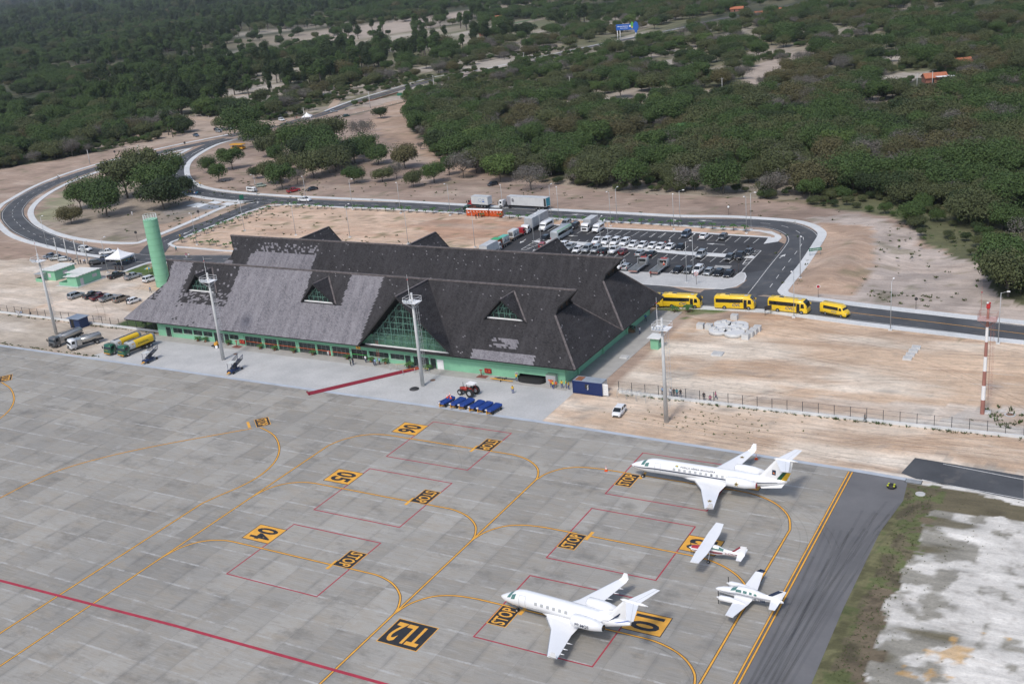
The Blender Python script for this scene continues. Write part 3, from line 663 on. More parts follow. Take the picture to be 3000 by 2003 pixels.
def roofblock(y0,front_cuts,back_cuts,lf,name):
    mb=MB(); yf=lambda z:y0+(z-4)*.95; yb=lambda z:y0+22.8-(z-4)*.95
    slope(mb,yf,front_cuts,lf); slope(mb,yb,back_cuts,lambda x,z:False)
    # hipped ends under the little gablets
    for xe in (xr,xl):
        for z0,z1 in zip(ZS[:27],ZS[1:27]): mb.face([(xe(z0),yf(z0),z0),(xe(z0),yb(z0),z0),(xe(z1),yb(z1),z1),(xe(z1),yf(z1),z1)],SHD)
    # gablet recess wall, set back
    for s,xe in ((1,xr),(-1,xl)):
        xg=xe(11.8)-s*.6; mb.face([(xg,yf(11.7),11.7),(xg,yb(11.7),11.7),(xg,y0+11.4,15.9)],RIM)
        for a in (-2.2,0,2.2): mb.bar((xg+s*.15,y0+11.4+a,11.9),(xg+s*.15,y0+11.4+a,15.2-abs(a)),.14,mat('brown_timber',(.09,.055,.035),.8))
        mb.face([(xe(11.8),yf(11.8),11.82),(xe(11.8),yb(11.8),11.82),(xg,yb(11.8),11.82),(xg,yf(11.8),11.82)],RIM)
    # eave thickness and soffit
    a,b=(xl(4),yf(4)),(xr(4),yb(4))
    mb.box(a[0]+.15,b[0]-.15,a[1]+.15,b[1]-.15,3.72,3.97,RIM)
    o=mb.build(name,terminal,fix=False)
    cp=MB(); cp.bar((xl(16),y0+11.4,16.05),(xr(16),y0+11.4,16.05),.45,CAP,.3)
    for z0,z1 in ((4,11.8),): 
        cp.bar((xr(z0),yf(z0),z0+.08),(xr(z1),yf(z1),z1+.08),.38,CAP,.25); cp.bar((xr(z0),yb(z0),z0+.08),(xr(z1),yb(z1),z1+.08),.3,CAP,.2)
    for xe in (xl,xr):
        for s in (yf,yb):
            for z0,z1 in ((13.1,16),(11.8,13.1)): cp.bar((xe(z0),s(z0)+.0,z0-.05),(xe(z1),s(z1),z1-.05),.22,RIM,.3)
    cp.build('ridge_cap',o)
    return o
rf=roofblock(174.3,[-129.4],[],light_front,'roof')
rb=roofblock(197.1,[],[-183.4,-150.2,-116.6],light_back,'roof'); 
def crossgable(c,yv,yfront,sgn,name='gable_roof'):
    """cross gable: apex 16 m; yv(z) is where it dies into the main slope"""
    mb=MB()
    for s in (-1,1):
        for z0,z1 in zip(ZS,ZS[1:]):
            ya0,yb0,ya1,yb1=yfront(z0),yv(z0),yfront(z1),yv(z1); n=max(1,int(abs(yb1-ya1)/1.2)+1)
            for k in range(n):
                t,u=k/n,(k+1)/n
                mb.face([(c+s*(16-z0),ya0+(yb0-ya0)*t,z0),(c+s*(16-z0),ya0+(yb0-ya0)*u,z0),(c+s*(16-z1),ya1+(yb1-ya1)*u,z1),(c+s*(16-z1),ya1+(yb1-ya1)*t,z1)],SHD)
        mb.bar((c+s*12,yfront(4),3.95),(c,yfront(16),15.95),.28,RIM,.34)
        mb.bar((c+s*12,yv(4)+sgn*.0,4.04),(c,yv(16),16.0),.25,mat('valley_dark',(.03,.028,.03),.9),.1)
    o=mb.build(name,terminal,fix=False); cp=MB(); cp.bar((c,yfront(16),16.06),(c,yv(16),16.06),.4,CAP,.2); cp.build('ridge_cap',o); return o
crossgable(-129.4,YF,lambda z:174.1-(z-4)*.05,-1)
for c in (-183.4,-150.2,-116.6): crossgable(c,lambda z:197.1+22.8-(z-4)*.95,lambda z:220.4+(z-4)*.05,1)
TGL=mat('gable_glass',(.03,.055,.05),.06,spec=.6,alpha=.42)
MUL=mat('gable_mullion',(.10,.21,.17),.5); TRUS=mat('truss_green',(.30,.55,.44),.5)
def glassgable(c,hw,z0,z1,y,dx,dz,name='gable_window',truss=True):
    g=MB(); g.face([(c-hw,y,z0),(c+hw,y,z0),(c,y,z1)],TGL); o=g.build(name,terminal,fix=False)
    f=MB(); H=z1-z0; wd=.12 if hw>6 else .1
    x=-hw+dx
    while x<hw-.2:
        f.bar((c+x,y-.06,z0),(c+x,y-.06,z1-abs(x)*H/hw),wd,MUL); x+=dx
    z=z0+dz
    while z<z1-.5:
        w_=hw*(z1-z)/H; f.bar((c-w_,y-.07,z),(c+w_,y-.07,z),wd,MUL); z+=dz
    f.bar((c-hw-.1,y-.1,z0),(c+hw+.1,y-.1,z0),.24,WHITE); f.build('mullion_grid',o)
    if truss:
        t=MB(); n=max(2,int(hw/2)); 
        for k in range(-n,n):
            xa,xb=k*hw/n,(k+1)*hw/n; ha=(hw-abs(xa))*H/hw; hb=(hw-abs(xb))*H/hw
            t.bar((c+xa,y+.7,z0),(c+xb,y+.7,z0+hb),.13,TRUS); t.bar((c+xb,y+.7,z0),(c+xb,y+.7,z0+hb),.1,TRUS)
            t.bar((c+xa,y+1.2,z0+ha*.5),(c+xb,y+1.2,z0+hb*.5),.1,TRUS)
        for s in (-1,1): t.bar((c+s*hw,y+.7,z0),(c,y+.7,z1-.2),.16,TRUS); t.bar((c+s*hw*.9,y+2.5,z0),(c,y+2.5,z1-1.),.14,TRUS)
        t.build('roof_truss',o)
    return o
glassgable(-129.3,10.9,4.15,15.2,175.5,1.75,1.35)
# dark hall behind the great gable, with the green inner wall
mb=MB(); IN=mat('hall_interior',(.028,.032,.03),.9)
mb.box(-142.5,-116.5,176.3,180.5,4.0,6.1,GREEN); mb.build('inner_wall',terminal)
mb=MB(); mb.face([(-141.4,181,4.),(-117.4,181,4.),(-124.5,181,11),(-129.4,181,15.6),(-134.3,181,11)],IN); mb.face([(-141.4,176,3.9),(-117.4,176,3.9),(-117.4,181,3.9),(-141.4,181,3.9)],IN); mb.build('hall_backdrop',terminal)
for c in (-190.6,-155.6,-108.3):
    mb=MB(); ap=(c,179.2,15.15); rk=(c,184.95,15.15)
    for s in (-1,1):
        b=Vector((c+s*4.85,180.15,10.4)); A=Vector(ap); K=Vector(rk); n=7
        for i in range(n):   # shingled triangle side
            p0,p1=b.lerp(A,i/n),b.lerp(A,(i+1)/n); q0,q1=b.lerp(K,i/n),b.lerp(K,(i+1)/n)
            m_=max(1,i+1)
            for k in range(m_): mb.face([p0.lerp(q0,k/m_),p0.lerp(q0,(k+1)/m_),p1.lerp(q1,(k+1)/m_),p1.lerp(q1,k/m_)],SHD)
        mb.bar(b,A,.2,RIM,.28); mb.bar(b+Vector((0,0,.06)),K+Vector((0,0,.06)),.34 if c!=-108.3 or s>0 else .2,CAP,.16)
    o=mb.build('dormer_roof',terminal,fix=False); cp=MB(); cp.bar(ap,rk,.3,CAP,.16); cp.build('ridge_cap',o)
    glassgable(c,3.95,10.72,14.7,180.5,1.3,1.15,'dormer_window',True)
# walls
mb=MB(); YW=176.0
openings=[(-200.4,-198.7,0,2.45),(-197.9,-194.9,1.2,2.45),(-194.5,-191.7,1.25,2.45),(-191.3,-188.5,1.25,2.45),(-188.1,-185.3,1.25,2.45),(-184.8,-181.9,.1,2.45),(-181.6,-180.2,0,2.45),(-180.0,-177.2,1.25,2.45),
(-175.2,-170.3,0,2.45),(-169.4,-165.8,0,2.45),(-165.3,-160.4,0,2.45),(-159.4,-154.8,0,2.45),(-154.3,-150.7,0,2.45),(-150.1,-145.4,0,2.45),(-144.9,-140.7,0,2.35),(-140.2,-135.1,1.1,2.3),(-134.6,-131.1,1.1,2.3),(-130.9,-129.5,.5,2.3),(-128.8,-124.9,0,2.3),(-124.6,-123.2,0,2.3),(-103.6,-97.6,-.05,1.25)]
xs=[-203.]
for a,b,z0,z1 in openings:
    mb.box(xs[-1],a,YW,YW+.25,0,4.4,GREEN)
    mb.box(a,b,YW,YW+.25,z1,4.4,GREEN)
    if z0>.1: mb.box(a,b,YW,YW+.25,0,z0,GREEN)
    xs.append(b)
mb.box(xs[-1],-93.4,YW,YW+.25,0,4.4,GREEN)
mb.box(-203,-93.4,YW-.06,YW-.003,2.62,2.7,mat('green_band',(.13,.36,.2),.7))
for i in (-198.35,-175.6,-169.9,-165.5,-160.1,-154.6,-150.4,-145.2,-140.45,-124.75): mb.box(i-.12,i+.12,YW-.12,YW-.004,0,2.6,GREEN)
mb.box(-203,-202.75,YW+.25,219,0,4.4,GREEN); mb.box(-93.65,-93.4,YW+.25,219,0,4.2,GREEN); mb.box(-203,-93.4,218.8,219,0,4.4,GREEN)
for y in (181.5,193.3,205.5): mb.box(-93.4,-93.05,y-.25,y+.25,0,4.0,GREEN)
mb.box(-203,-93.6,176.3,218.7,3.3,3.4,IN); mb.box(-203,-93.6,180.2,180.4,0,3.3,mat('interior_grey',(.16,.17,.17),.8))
mb.build('wall',terminal)
mb=MB(); mb.face([(-203,176,.075),(-94,176,.075),(-94,180,.075),(-203,180,.075)],mat('interior_floor',(.22,.22,.21),.5)); mb.build('floor',terminal)
ALU=mat('alu_frame',(.20,.21,.21),.5,.3); FR=mat('white_frame',(.62,.63,.63),.5); WG=mat('window_glass',(.05,.07,.07),.08,spec=.6,alpha=.55)
for i,(a,b,z0,z1) in enumerate(openings[:-1]):
    door=(z0==0 and b-a<3) or i in (14,18)
    g=MB(); g.face([(a,YW+.12,z0+.02),(b,YW+.12,z0+.02),(b,YW+.12,z1),(a,YW+.12,z1)],WG if i not in (14,) else GLASS); o=g.build('door' if door else 'window',terminal,fix=False)
    f=MB(); n=max(1,round((b-a)/1.25))
    for k in range(n+1): x=a+(b-a)*k/n; f.box(x-.04,x+.04,YW+.05,YW+.11,z0+.02,z1,FR if door and i!=14 and b-a<2 else ALU)
    f.box(a,b,YW+.04,YW+.1,z1-.08,z1,ALU)
    if z0>.5: f.box(a-.05,b+.05,YW-.08,YW+.04,z0-.08,z0-.004,PAVE)
    f.build('frame',o)
g=MB(); 
for k in range(2): g.box(-122.9+k*.8,-122.13+k*.8,YW-.08,YW-.004,0.07,2.15,WHITE)
g.build('door',terminal)
g=MB()   # black rubber curtain round the luggage opening
pts=[(-103.6,0),(-103.5,-.9),(-103.0,-1.5),(-102,-1.75),(-99.2,-1.75),(-98.2,-1.5),(-97.7,-.9),(-97.6,0)]
g.loft([[(x,YW+y,.07),(x,YW+y,.95)] for x,y in pts],DARK,cap=False,closed=False); g.mesh([(x,YW+y,.7) for x,y in pts],[tuple(range(8))],DARK)
g.build('luggage_curtain',terminal,fix=False)
for x0,x1 in ((-103.9,-102.2),(-99.1,-97.4)):
    pass
# lettering
LT=mat('letter_grey',(.28,.27,.24),.5,.3)
def sign(name,txt,h,w,org,m,bold=.01,parent=terminal):
    t=MB(); add_text(t,txt,h,w,org,(1,0,0),(0,0,1),m,bold); return t.build(name,parent,fix=False)
sign('lettering','DESEMBARQUE',.34,3.7,(-126.9,YW-.08,2.95),LT)
sign('lettering','EMBARQUE',.3,2.9,(-179.5,YW-.08,3.15),mat('letter_dark',(.06,.06,.055),.6))
sign('lettering','BOA',.5,1.9,(-139.9,YW-.08,3.72),LT); t=MB(); add_text(t,'OPIVA',.55,3.,(-137.2,176.2,5.0),(1,0,0),(0,0,1),LT,.01); t.build('lettering',terminal,fix=False)
g=MB(); g.box(-143.4,-142.3,YW-.14,YW-.07,2.5,3.35,mat('sign_amber',(.75,.36,.04),.5)); add_text(g,'C',.55,.48,(-142.85,YW-.15,2.93),(1,0,0),(0,0,1),BLK,.03); g.build('door_sign',terminal,fix=False)
HR=mat('hydrant_red',(.32,.02,.02),.5)
for x in (-176.1,-110.7):
    g=MB(); g.box(x-.75,x+.75,YW-.3,YW-.004,.55,1.45,HR); g.box(x-.02,x+.02,YW-.315,YW-.3,.6,1.4,RIM); 
    for s in (-.35,.35): g.box(x+s-.08,x+s+.08,YW-.32,YW-.3,.95,1.1,YEL)
    tag(g.build('hydrant_cabinet',terminal),'red fire hose cabinet')
for x in (-177.35,-112.0):
    g=MB(); g.tube((x,YW-.8,.06),(x,YW-.8,1.25),.09,HR); g.box(x-.3,x+.3,YW-.9,YW-.7,1.2,1.32,HR); g.face([(x-.7,YW-1.9,.066),(x+1.6,YW-1.9,.066),(x+1.6,YW-.5,.066),(x-.7,YW-.5,.066)],mat('red_floor_paint',(.2,.07,.06),.8))
    tag(g.build('hydrant_stand'),'red hydrant post on a dark red floor square, '+('by the boarding side windows' if x<-150 else 'near the luggage opening'),'hydrant')
mb=MB(); mb.box(-104.45,-103.85,YW-.25,YW-.004,.8,1.4,STEEL); mb.build('meter_box',terminal)
mb=MB(); mb.box(-97.1,-95.0,YW-1.1,YW-.1,.07,2.0,mat('cabinet_grey',(.36,.37,.38),.5)); mb.box(-96.6,-95.5,YW-1.12,YW-1.1,.9,1.15,mat('orange_label',(.7,.15,.03),.5)); mb.box(-97.1,-95.0,YW-1.1,YW-.1,2.0,2.12,mat('cabinet_top_green',(.13,.2,.16),.6))
tag(mb.build('utility_cabinet'),'tall grey cabinet with an orange label against the green wall','cabinet')
# orange tape line across the glazed bays
mb=MB(); mb.bar((-175,YW-.05,1.2),(-145.2,YW-.05,1.12),.02,mat('orange_tape',(.65,.12,.03),.5),.1); mb.build('barrier_tape',terminal)
mb=MB(); mb.bar((-144.8,YW+.03,1.15),(-140.8,YW+.03,1.15),.02,mat('green_tape',(.05,.45,.08),.5),.1); mb.build('barrier_tape',terminal)
# ================= TREES =================
def foliage(name,c,v=.35,tr=True):
    m,h,b=newmat(name,.75); oi=h.node('ObjectInfo'); tc=h.node('TexCoord').outputs['Object']; r=oi.outputs['Random']
    o=h.mix(r,tuple(k*(1-v*.6) for k in c),(min(1,c[0]*(1+v)),c[1]*(1+v*.7),c[2]*(1+v*.3)))
    o=h.mix(h.rng(h.noise(tc,.7,4,.7),.35,.65,0,.75),o,tuple(k*1.75 for k in c)); o=h.mix(h.rng(h.noise(tc,2.6,3,.7),.5,.7,0,.5),o,tuple(k*.45 for k in c))
    h.l.new(o,b.inputs['Base Color']); b.inputs['Subsurface Weight'].default_value=0
    return m
FOL={'dark':foliage('foliage_dark_green',(.024,.040,.014)),'green':foliage('foliage_green',(.040,.070,.020)),'olive':foliage('foliage_olive',(.057,.070,.029)),
 'bright':foliage('foliage_bright_green',(.062,.098,.026),.25),'brown':foliage('foliage_brownish',(.070,.067,.031)),'grey':foliage('twigs_grey',(.105,.10,.09),.2)}
BARK=mat('bark',(.11,.095,.08),.9,var=.2,scale=3)
def tree_mesh(rng,kind,H,Wd,n,lobes,leaf,bare=False,tall=False):
    tr=MB(); cr=MB(); f=FOL[kind]
    th=H*(.28 if not tall else .35); lean=Vector((rng.uniform(-.5,.5),rng.uniform(-.5,.5),0)); base=Vector((0,0,0)); fork=Vector((0,0,th))+lean*.6
    tr.tube(base-Vector((0,0,.3)),fork,.28*H/9,BARK,.19*H/9,6,False)
    L=[]
    for i in range(lobes):
        a=2*math.pi*i/lobes+rng.uniform(-.4,.4); r=Wd/2*rng.uniform(.35,.72) if i else Wd*.08
        if tall: r*=.6
        zz=H*(rng.uniform(.52,.84) if not tall else rng.uniform(.45,.9)); rr=Wd*rng.uniform(.11,.30)
        c=Vector((r*math.cos(a),r*math.sin(a),zz)); L.append((c,rr))
        mid=fork.lerp(c,.5)+Vector((0,0,-.3)); tr.tube(fork,mid,.12*H/9,BARK,.08*H/9,5,False); tr.tube(mid,c,.08*H/9,BARK,.03,4,False)
        if bare:
            for k in range(7):
                d=Vector((rng.gauss(0,1),rng.gauss(0,1),rng.uniform(.1,1.1))).normalized(); tr.tube(c,c+d*rr*1.1,.04,BARK,.015,3,False)
    for k in range(n):
        c,rr=L[rng.randrange(len(L))]
        d=Vector((rng.gauss(0,1),rng.gauss(0,1),rng.gauss(.25,.8))).normalized(); q=rng.random()
        rad=rr*(.38+.78*q**.6); p=c+Vector((d.x*rad,d.y*rad,d.z*rad*(.85 if not tall else 1.1)))
        s=leaf*rng.uniform(.6,1.35)
        nrm=(d+Vector((rng.gauss(0,.6),rng.gauss(0,.6),rng.gauss(.4,.5)))).normalized(); t=nrm.orthogonal().normalized(); t.rotate(Matrix.Rotation(rng.uniform(0,6.28),3,nrm)); u=nrm.cross(t)
        cr.face([p-t*s*.6,p+u*s*.42-nrm*s*.12,p+t*s*.6,p-u*s*.42-nrm*s*.1],f)
    return tr,cr
PROTO=[]  # (kind, trunk mesh, crown mesh, joined mesh)
def mk(seed,kind,H,Wd,n,lobes,leaf,**kw):
    tr,cr=tree_mesh(random.Random(seed),kind,H,Wd,n,lobes,leaf,**kw)
    def me(mb,nm):
        o=mb.build(nm,fix=False); m=o.data; bpy.data.objects.remove(o); return m
    j=MB(); 
    for s in (tr,cr):
        nv=len(j.v); j.v+=s.v
        for fc,mi,sm in zip(s.f,s.m,s.sm): j.f.append(tuple(nv+a for a in fc)); j.m.append(j.mi(s.mats[mi])); j.sm.append(sm)
    PROTO.append((kind,me(tr,'trunk'),me(cr,'crown'),me(j,'tree'),H,Wd))
i=0
for kind,cnt in (('dark',3),('green',4),('olive',4),('bright',1),('brown',2)):
    for k in range(cnt):
        r=random.Random(100+i); mk(200+i,kind,r.uniform(6.5,8.5),r.uniform(9,12.5),6500,r.randint(11,15),.40); i+=1
for k in range(3): mk(300+k,'grey',6.8+k*.5,9.5+k,3000,9,.27,bare=True)
mk(320,'dark',12,6.5,4200,9,.4,tall=True); mk(321,'green',11,5.5,3600,8,.4,tall=True)
def inst_tree(pi,loc,s,rz,label,group,sz=1.):
    k,tm,cm,jm,H,Wd=PROTO[pi]
    t=empty('broadleaf_tree' if k!='grey' else 'bare_tree',label,'tree',loc,rz,group); t.scale=(s,s,s*sz)
    for nm,me in (('trunk',tm),('crown',cm)):
        o=bpy.data.objects.new(nm,me); COL.objects.link(o); o.parent=t
    return t
KI={}
for i,p in enumerate(PROTO[:-2]): KI.setdefault(p[0],[]).append(i)
NAMEC={'dark':'dark green','green':'mid green','olive':'olive green','bright':'bright green','brown':'brownish yellow','grey':'grey half-bare'}
# hand placed trees (crop, x, y of the foot, crown width in crop px, kind, where)
HAND=[('a',495,1540,170,'brown','standing apart at the left end of the loop island'),('a',735,1485,290,'green','on the loop island, with several leaning stems'),
('a',640,1430,260,'green','behind the leaning-stemmed tree on the loop island'),('a',1130,1440,330,'dark','round and dense, nearest the water tower on the loop island'),
('a',880,1360,320,'olive','wide and flat in the middle of the loop island'),('a',1265,1345,190,'dark','at the right tip of the grove on the loop island'),
('a',1010,1290,280,'olive','at the back of the grove on the loop island'),('a',1185,1260,240,'green','beside the ring road behind the loop island grove'),
('a',1545,895,140,'olive','small one beside the parked police cars at the junction'),('a',1690,965,280,'green','big one overhanging the road junction'),
('a',1850,1080,190,'olive','behind the yellow trailer'),('a',1955,1000,190,'olive','right of the junction tree, above the yellow trailer'),
('a',1600,1165,180,'green','right one of the low clump inside the road bend'),('a',1505,1250,150,'green','front one of the low clump inside the road bend'),
('a',1435,1190,120,'green','left one of the low clump inside the road bend'),('a',1765,1230,100,'dark','small bushy one left of the parked van'),
('a',1945,1305,200,'green','right above the parked white van'),('a',1880,1265,190,'olive','behind the parked silver car'),
('a',2045,1265,150,'grey','beside the parked red pickup'),('a',2160,1225,250,'olive','in the big grove above the dark pickup'),
('a',2245,1140,290,'green','in the middle of the big grove'),('a',2065,1065,270,'green','at the back left of the big grove'),('a',2130,990,240,'olive','at the far corner of the big grove'),
('b',20,1140,220,'dark','near the right end of the big grove'),('b',95,1120,200,'green','at the right end of the big grove'),
('b',90,1265,170,'green','small one in front of the big grove by the street lamp'),('b',285,1250,150,'olive','thin one left of the brownish tree'),
('b',440,1158,220,'brown','round mustard-coloured one on the bare slope'),('b',255,1130,190,'green','beside the mustard-coloured tree'),
('b',500,1288,140,'olive','pale feathery one close to the road'),('b',640,1258,170,'green','second left of the bright green one'),
('b',840,1225,210,'grey','twiggy one left of the bright green one'),('b',745,1205,140,'green','slim one between the twiggy and round-topped ones'),
('b',1095,1252,225,'bright','bright one behind the parked black car'),('b',1305,1310,270,'grey','wide greyish one with a thick trunk by the trucks'),
('b',275,815,110,'dark','lone one on the bare slope beside the access road'),('b',150,960,190,'grey','thin bare one at the top of the big grove'),
('b',545,1030,60,'grey','tiny one by the rubble heap'),
('a',2110,1130,260,'dark','in the front left of the big grove'),('a',2310,1180,260,'olive','at the front right of the big grove'),('a',2180,1060,250,'green','at the heart of the big grove'),('a',1790,1010,230,'green','just right of the junction tree'),('b',170,1080,200,'green','between the big grove and the mustard tree'),('b',380,1230,130,'grey','behind the feathery roadside tree'),('b',930,1190,200,'olive','at the wood edge left of the bright one'),('a',560,1440,180,'green','on the left side of the leaning-stemmed tree'),('a',1080,1380,260,'green','behind the dense dark tree'),('a',2270,1000,230,'olive','at the far right corner of the big grove'),('a',1900,1130,150,'green','above the parked vans'),('a',1985,1180,170,'olive','left of the big grove')]
FORPTS=[]
def build_trees():
    rng=random.Random(11); hand=0
    for k,x,y,wpx,kind,where in HAND:
        p=P(k,x,y); d=(Vector((0,0,CH))-p).length; wm=wpx*RG[k][2]*d/FL; pi=rng.choice(KI[kind]); s=1.0*wm/PROTO[pi][5]
        inst_tree(pi,p,s,rng.uniform(0,6.28),'%s tree %s'%(NAMEC[kind],where),'trees on the cleared land round the roads',sz=rng.uniform(.95,1.12) if wm>8 else 1.2); hand+=1
    for n_,(x,y) in enumerate(((1000,890),(940,880),(1070,880),(880,850),(1160,930),(1190,945),(820,850),(760,840),(700,830))):
        p=P('a',x,y); pi=rng.choice([len(PROTO)-1,len(PROTO)-2]); inst_tree(pi,p,rng.uniform(.8,1.15),rng.uniform(0,6.28),'slim upright tree in the ragged row edging the dark thicket beyond the loop','slim trees beside the thicket'); hand+=1
    # woods
    cl=[tuple(p) for p in CLEARP]; ops=[[tuple(p) for p in q] for q in OPENP]; gr=[[tuple(p) for p in q] for q in GRASSF]
    rd=np.array([tuple(p) for p in FARR]); hs=[tuple(P('L',x,y))[:2] for x,y in HOUSEPX]
    pts=[]; N=330000; rs=np.random.RandomState(4)
    # sample uniformly in ground area per distance ring
    bands=[(150,520,5.6),(520,900,6.6),(900,1500,9.),(1500,2600,14.),(2600,5200,26.),(5200,11000,60.)]
    for r0,r1,sp in bands:
        th0,th1=math.radians(90-4),math.radians(90+62)
        A=.5*(r1*r1-r0*r0)*(th1-th0); n=int(A/(sp*sp)*1.0)
        r=np.sqrt(rs.uniform(r0*r0,r1*r1,n)); t=rs.uniform(th0,th1,n); X=r*np.cos(t); Y=r*np.sin(t)
        ok=~inpoly(X,Y,cl)
        dens=noise2(X,Y,.012,21,3)
        # the right-hand middle ground is an open orchard on sand
        keep=np.where((dens<.42)&(r>330),.35,.88)
        m=inpoly(X,Y,OPENAREA); keep=np.where(m,np.where(noise2(X,Y,.02,61,4)>.55,.14,.50),keep)
        far_=noise2(X,Y,.006,62,3); keep=np.where((r>650)&(far_>.60)&(X>-1100),keep*.2,keep)
        for q in ops: m=inpoly(X,Y,q); keep=np.where(m,.07,keep)
        for q in gr: m=inpoly(X,Y,q); keep=np.where(m,0.,keep)
        grassbelt=inpoly(X,Y,[tuple(p) for p in PL('L',[(1850,468),(2080,505),(2120,545),(2190,580),(2255,612),(2280,640),(2230,560),(2200,500),(2060,470),(1950,440)])]); keep=np.where(grassbelt,.0,keep)
        ok&=rs.uniform(0,1,n)<keep
        for a,b in zip(rd[:-1],rd[1:]):
            ab=b-a; L=ab@ab; 
            if L<1e-6: continue
            tt=np.clip(((X-a[0])*ab[0]+(Y-a[1])*ab[1])/L,0,1); dr_=np.hypot(X-a[0]-tt*ab[0],Y-a[1]-tt*ab[1]); ok&=dr_>10; near_=(r<np.hypot(a[0]+tt*ab[0],a[1]+tt*ab[1])); ok&=~(near_&(dr_<46)&(((X*13.7+Y*7.1)%1)>.10))
        for hx,hy in hs:
            dd=math.hypot(hx,hy); ux,uy=hx/dd,hy/dd; al=(X-hx)*ux+(Y-hy)*uy; ac=abs(-(X-hx)*uy+(Y-hy)*ux); ok&=~((ac<9)&(al<9)&(al>-30))
        # only what the lens (or a step aside) could see
        q=np.stack([X,Y,np.full_like(X,-CH)],1)@np.array(CR).T
        pxx=1500+FL*q[:,0]/-q[:,2]; pyy=1001.5-FL*q[:,1]/-q[:,2]; ok&=(pxx>-400)&(pxx<3300)&(pyy>-200)
        idx=np.where(ok)[0]
        for i in idx:
            pts.append((r[i],X[i],Y[i],sp,dens[i],pxx[i],pyy[i]))
    pts.sort()
    indiv=300-hand; used=0; stuff=[]
    sel=noise2(np.array([p[1] for p in pts]),np.array([p[2] for p in pts]),.022,33,3); tint=noise2(np.array([p[1] for p in pts]),np.array([p[2] for p in pts]),.007,40,2)
    for (r,x,y,sp,dn,pxx,pyy),sv,tv in zip(pts,sel,tint):
        u=rng.random()*.5+(sv-.25)*1.0
        left=x<-500
        if left: kind='dark' if u<.42 else ('green' if u<.68 else ('olive' if u<.85 else 'brown'))
        else: kind='dark' if u<.22 else ('green' if u<.42 else ('olive' if u<.63 else ('grey' if u<.74 else ('brown' if u<.9 else 'olive'))))
        if rng.random()<.012: kind='bright'
        s=rng.uniform(.5,1.25)
        pi=rng.choice(KI[kind])
        if left and r>700 and tv>.52: pi=rng.choice([len(PROTO)-1,len(PROTO)-2,pi]); s*=1.35
        if sp>10: s*=1.1+.0*sp
        s*=max(1.,sp/9.*.75) if sp>9 else 1.
        if used<indiv and 0<pxx<3000 and pyy<2003 and s>.75 and r<520:
            inst_tree(pi,(x,y,0),s,rng.uniform(0,6.28),'%s tree in the dense woods %s'%(NAMEC[kind],'right of the dune and bend' if pxx>2000 else ('behind the car park' if pxx>1150 else 'left of the loop road')),'trees at the near edge of the woods'); used+=1
        else: stuff.append((x,y,s*rng.uniform(.92,1.08),pi))
    # undergrowth between the near trees
    return stuff
HOUSEPX=[(1137,45),(1115,80),(1137,70),(1150,73),(2150,192),(2195,150),(2302,108),(1810,22),(1760,32),(75,55),(95,52),(190,46),(385,15),(610,3),(1365,14),(1860,4),(2060,2),(2345,100)]
STUFF=build_trees()
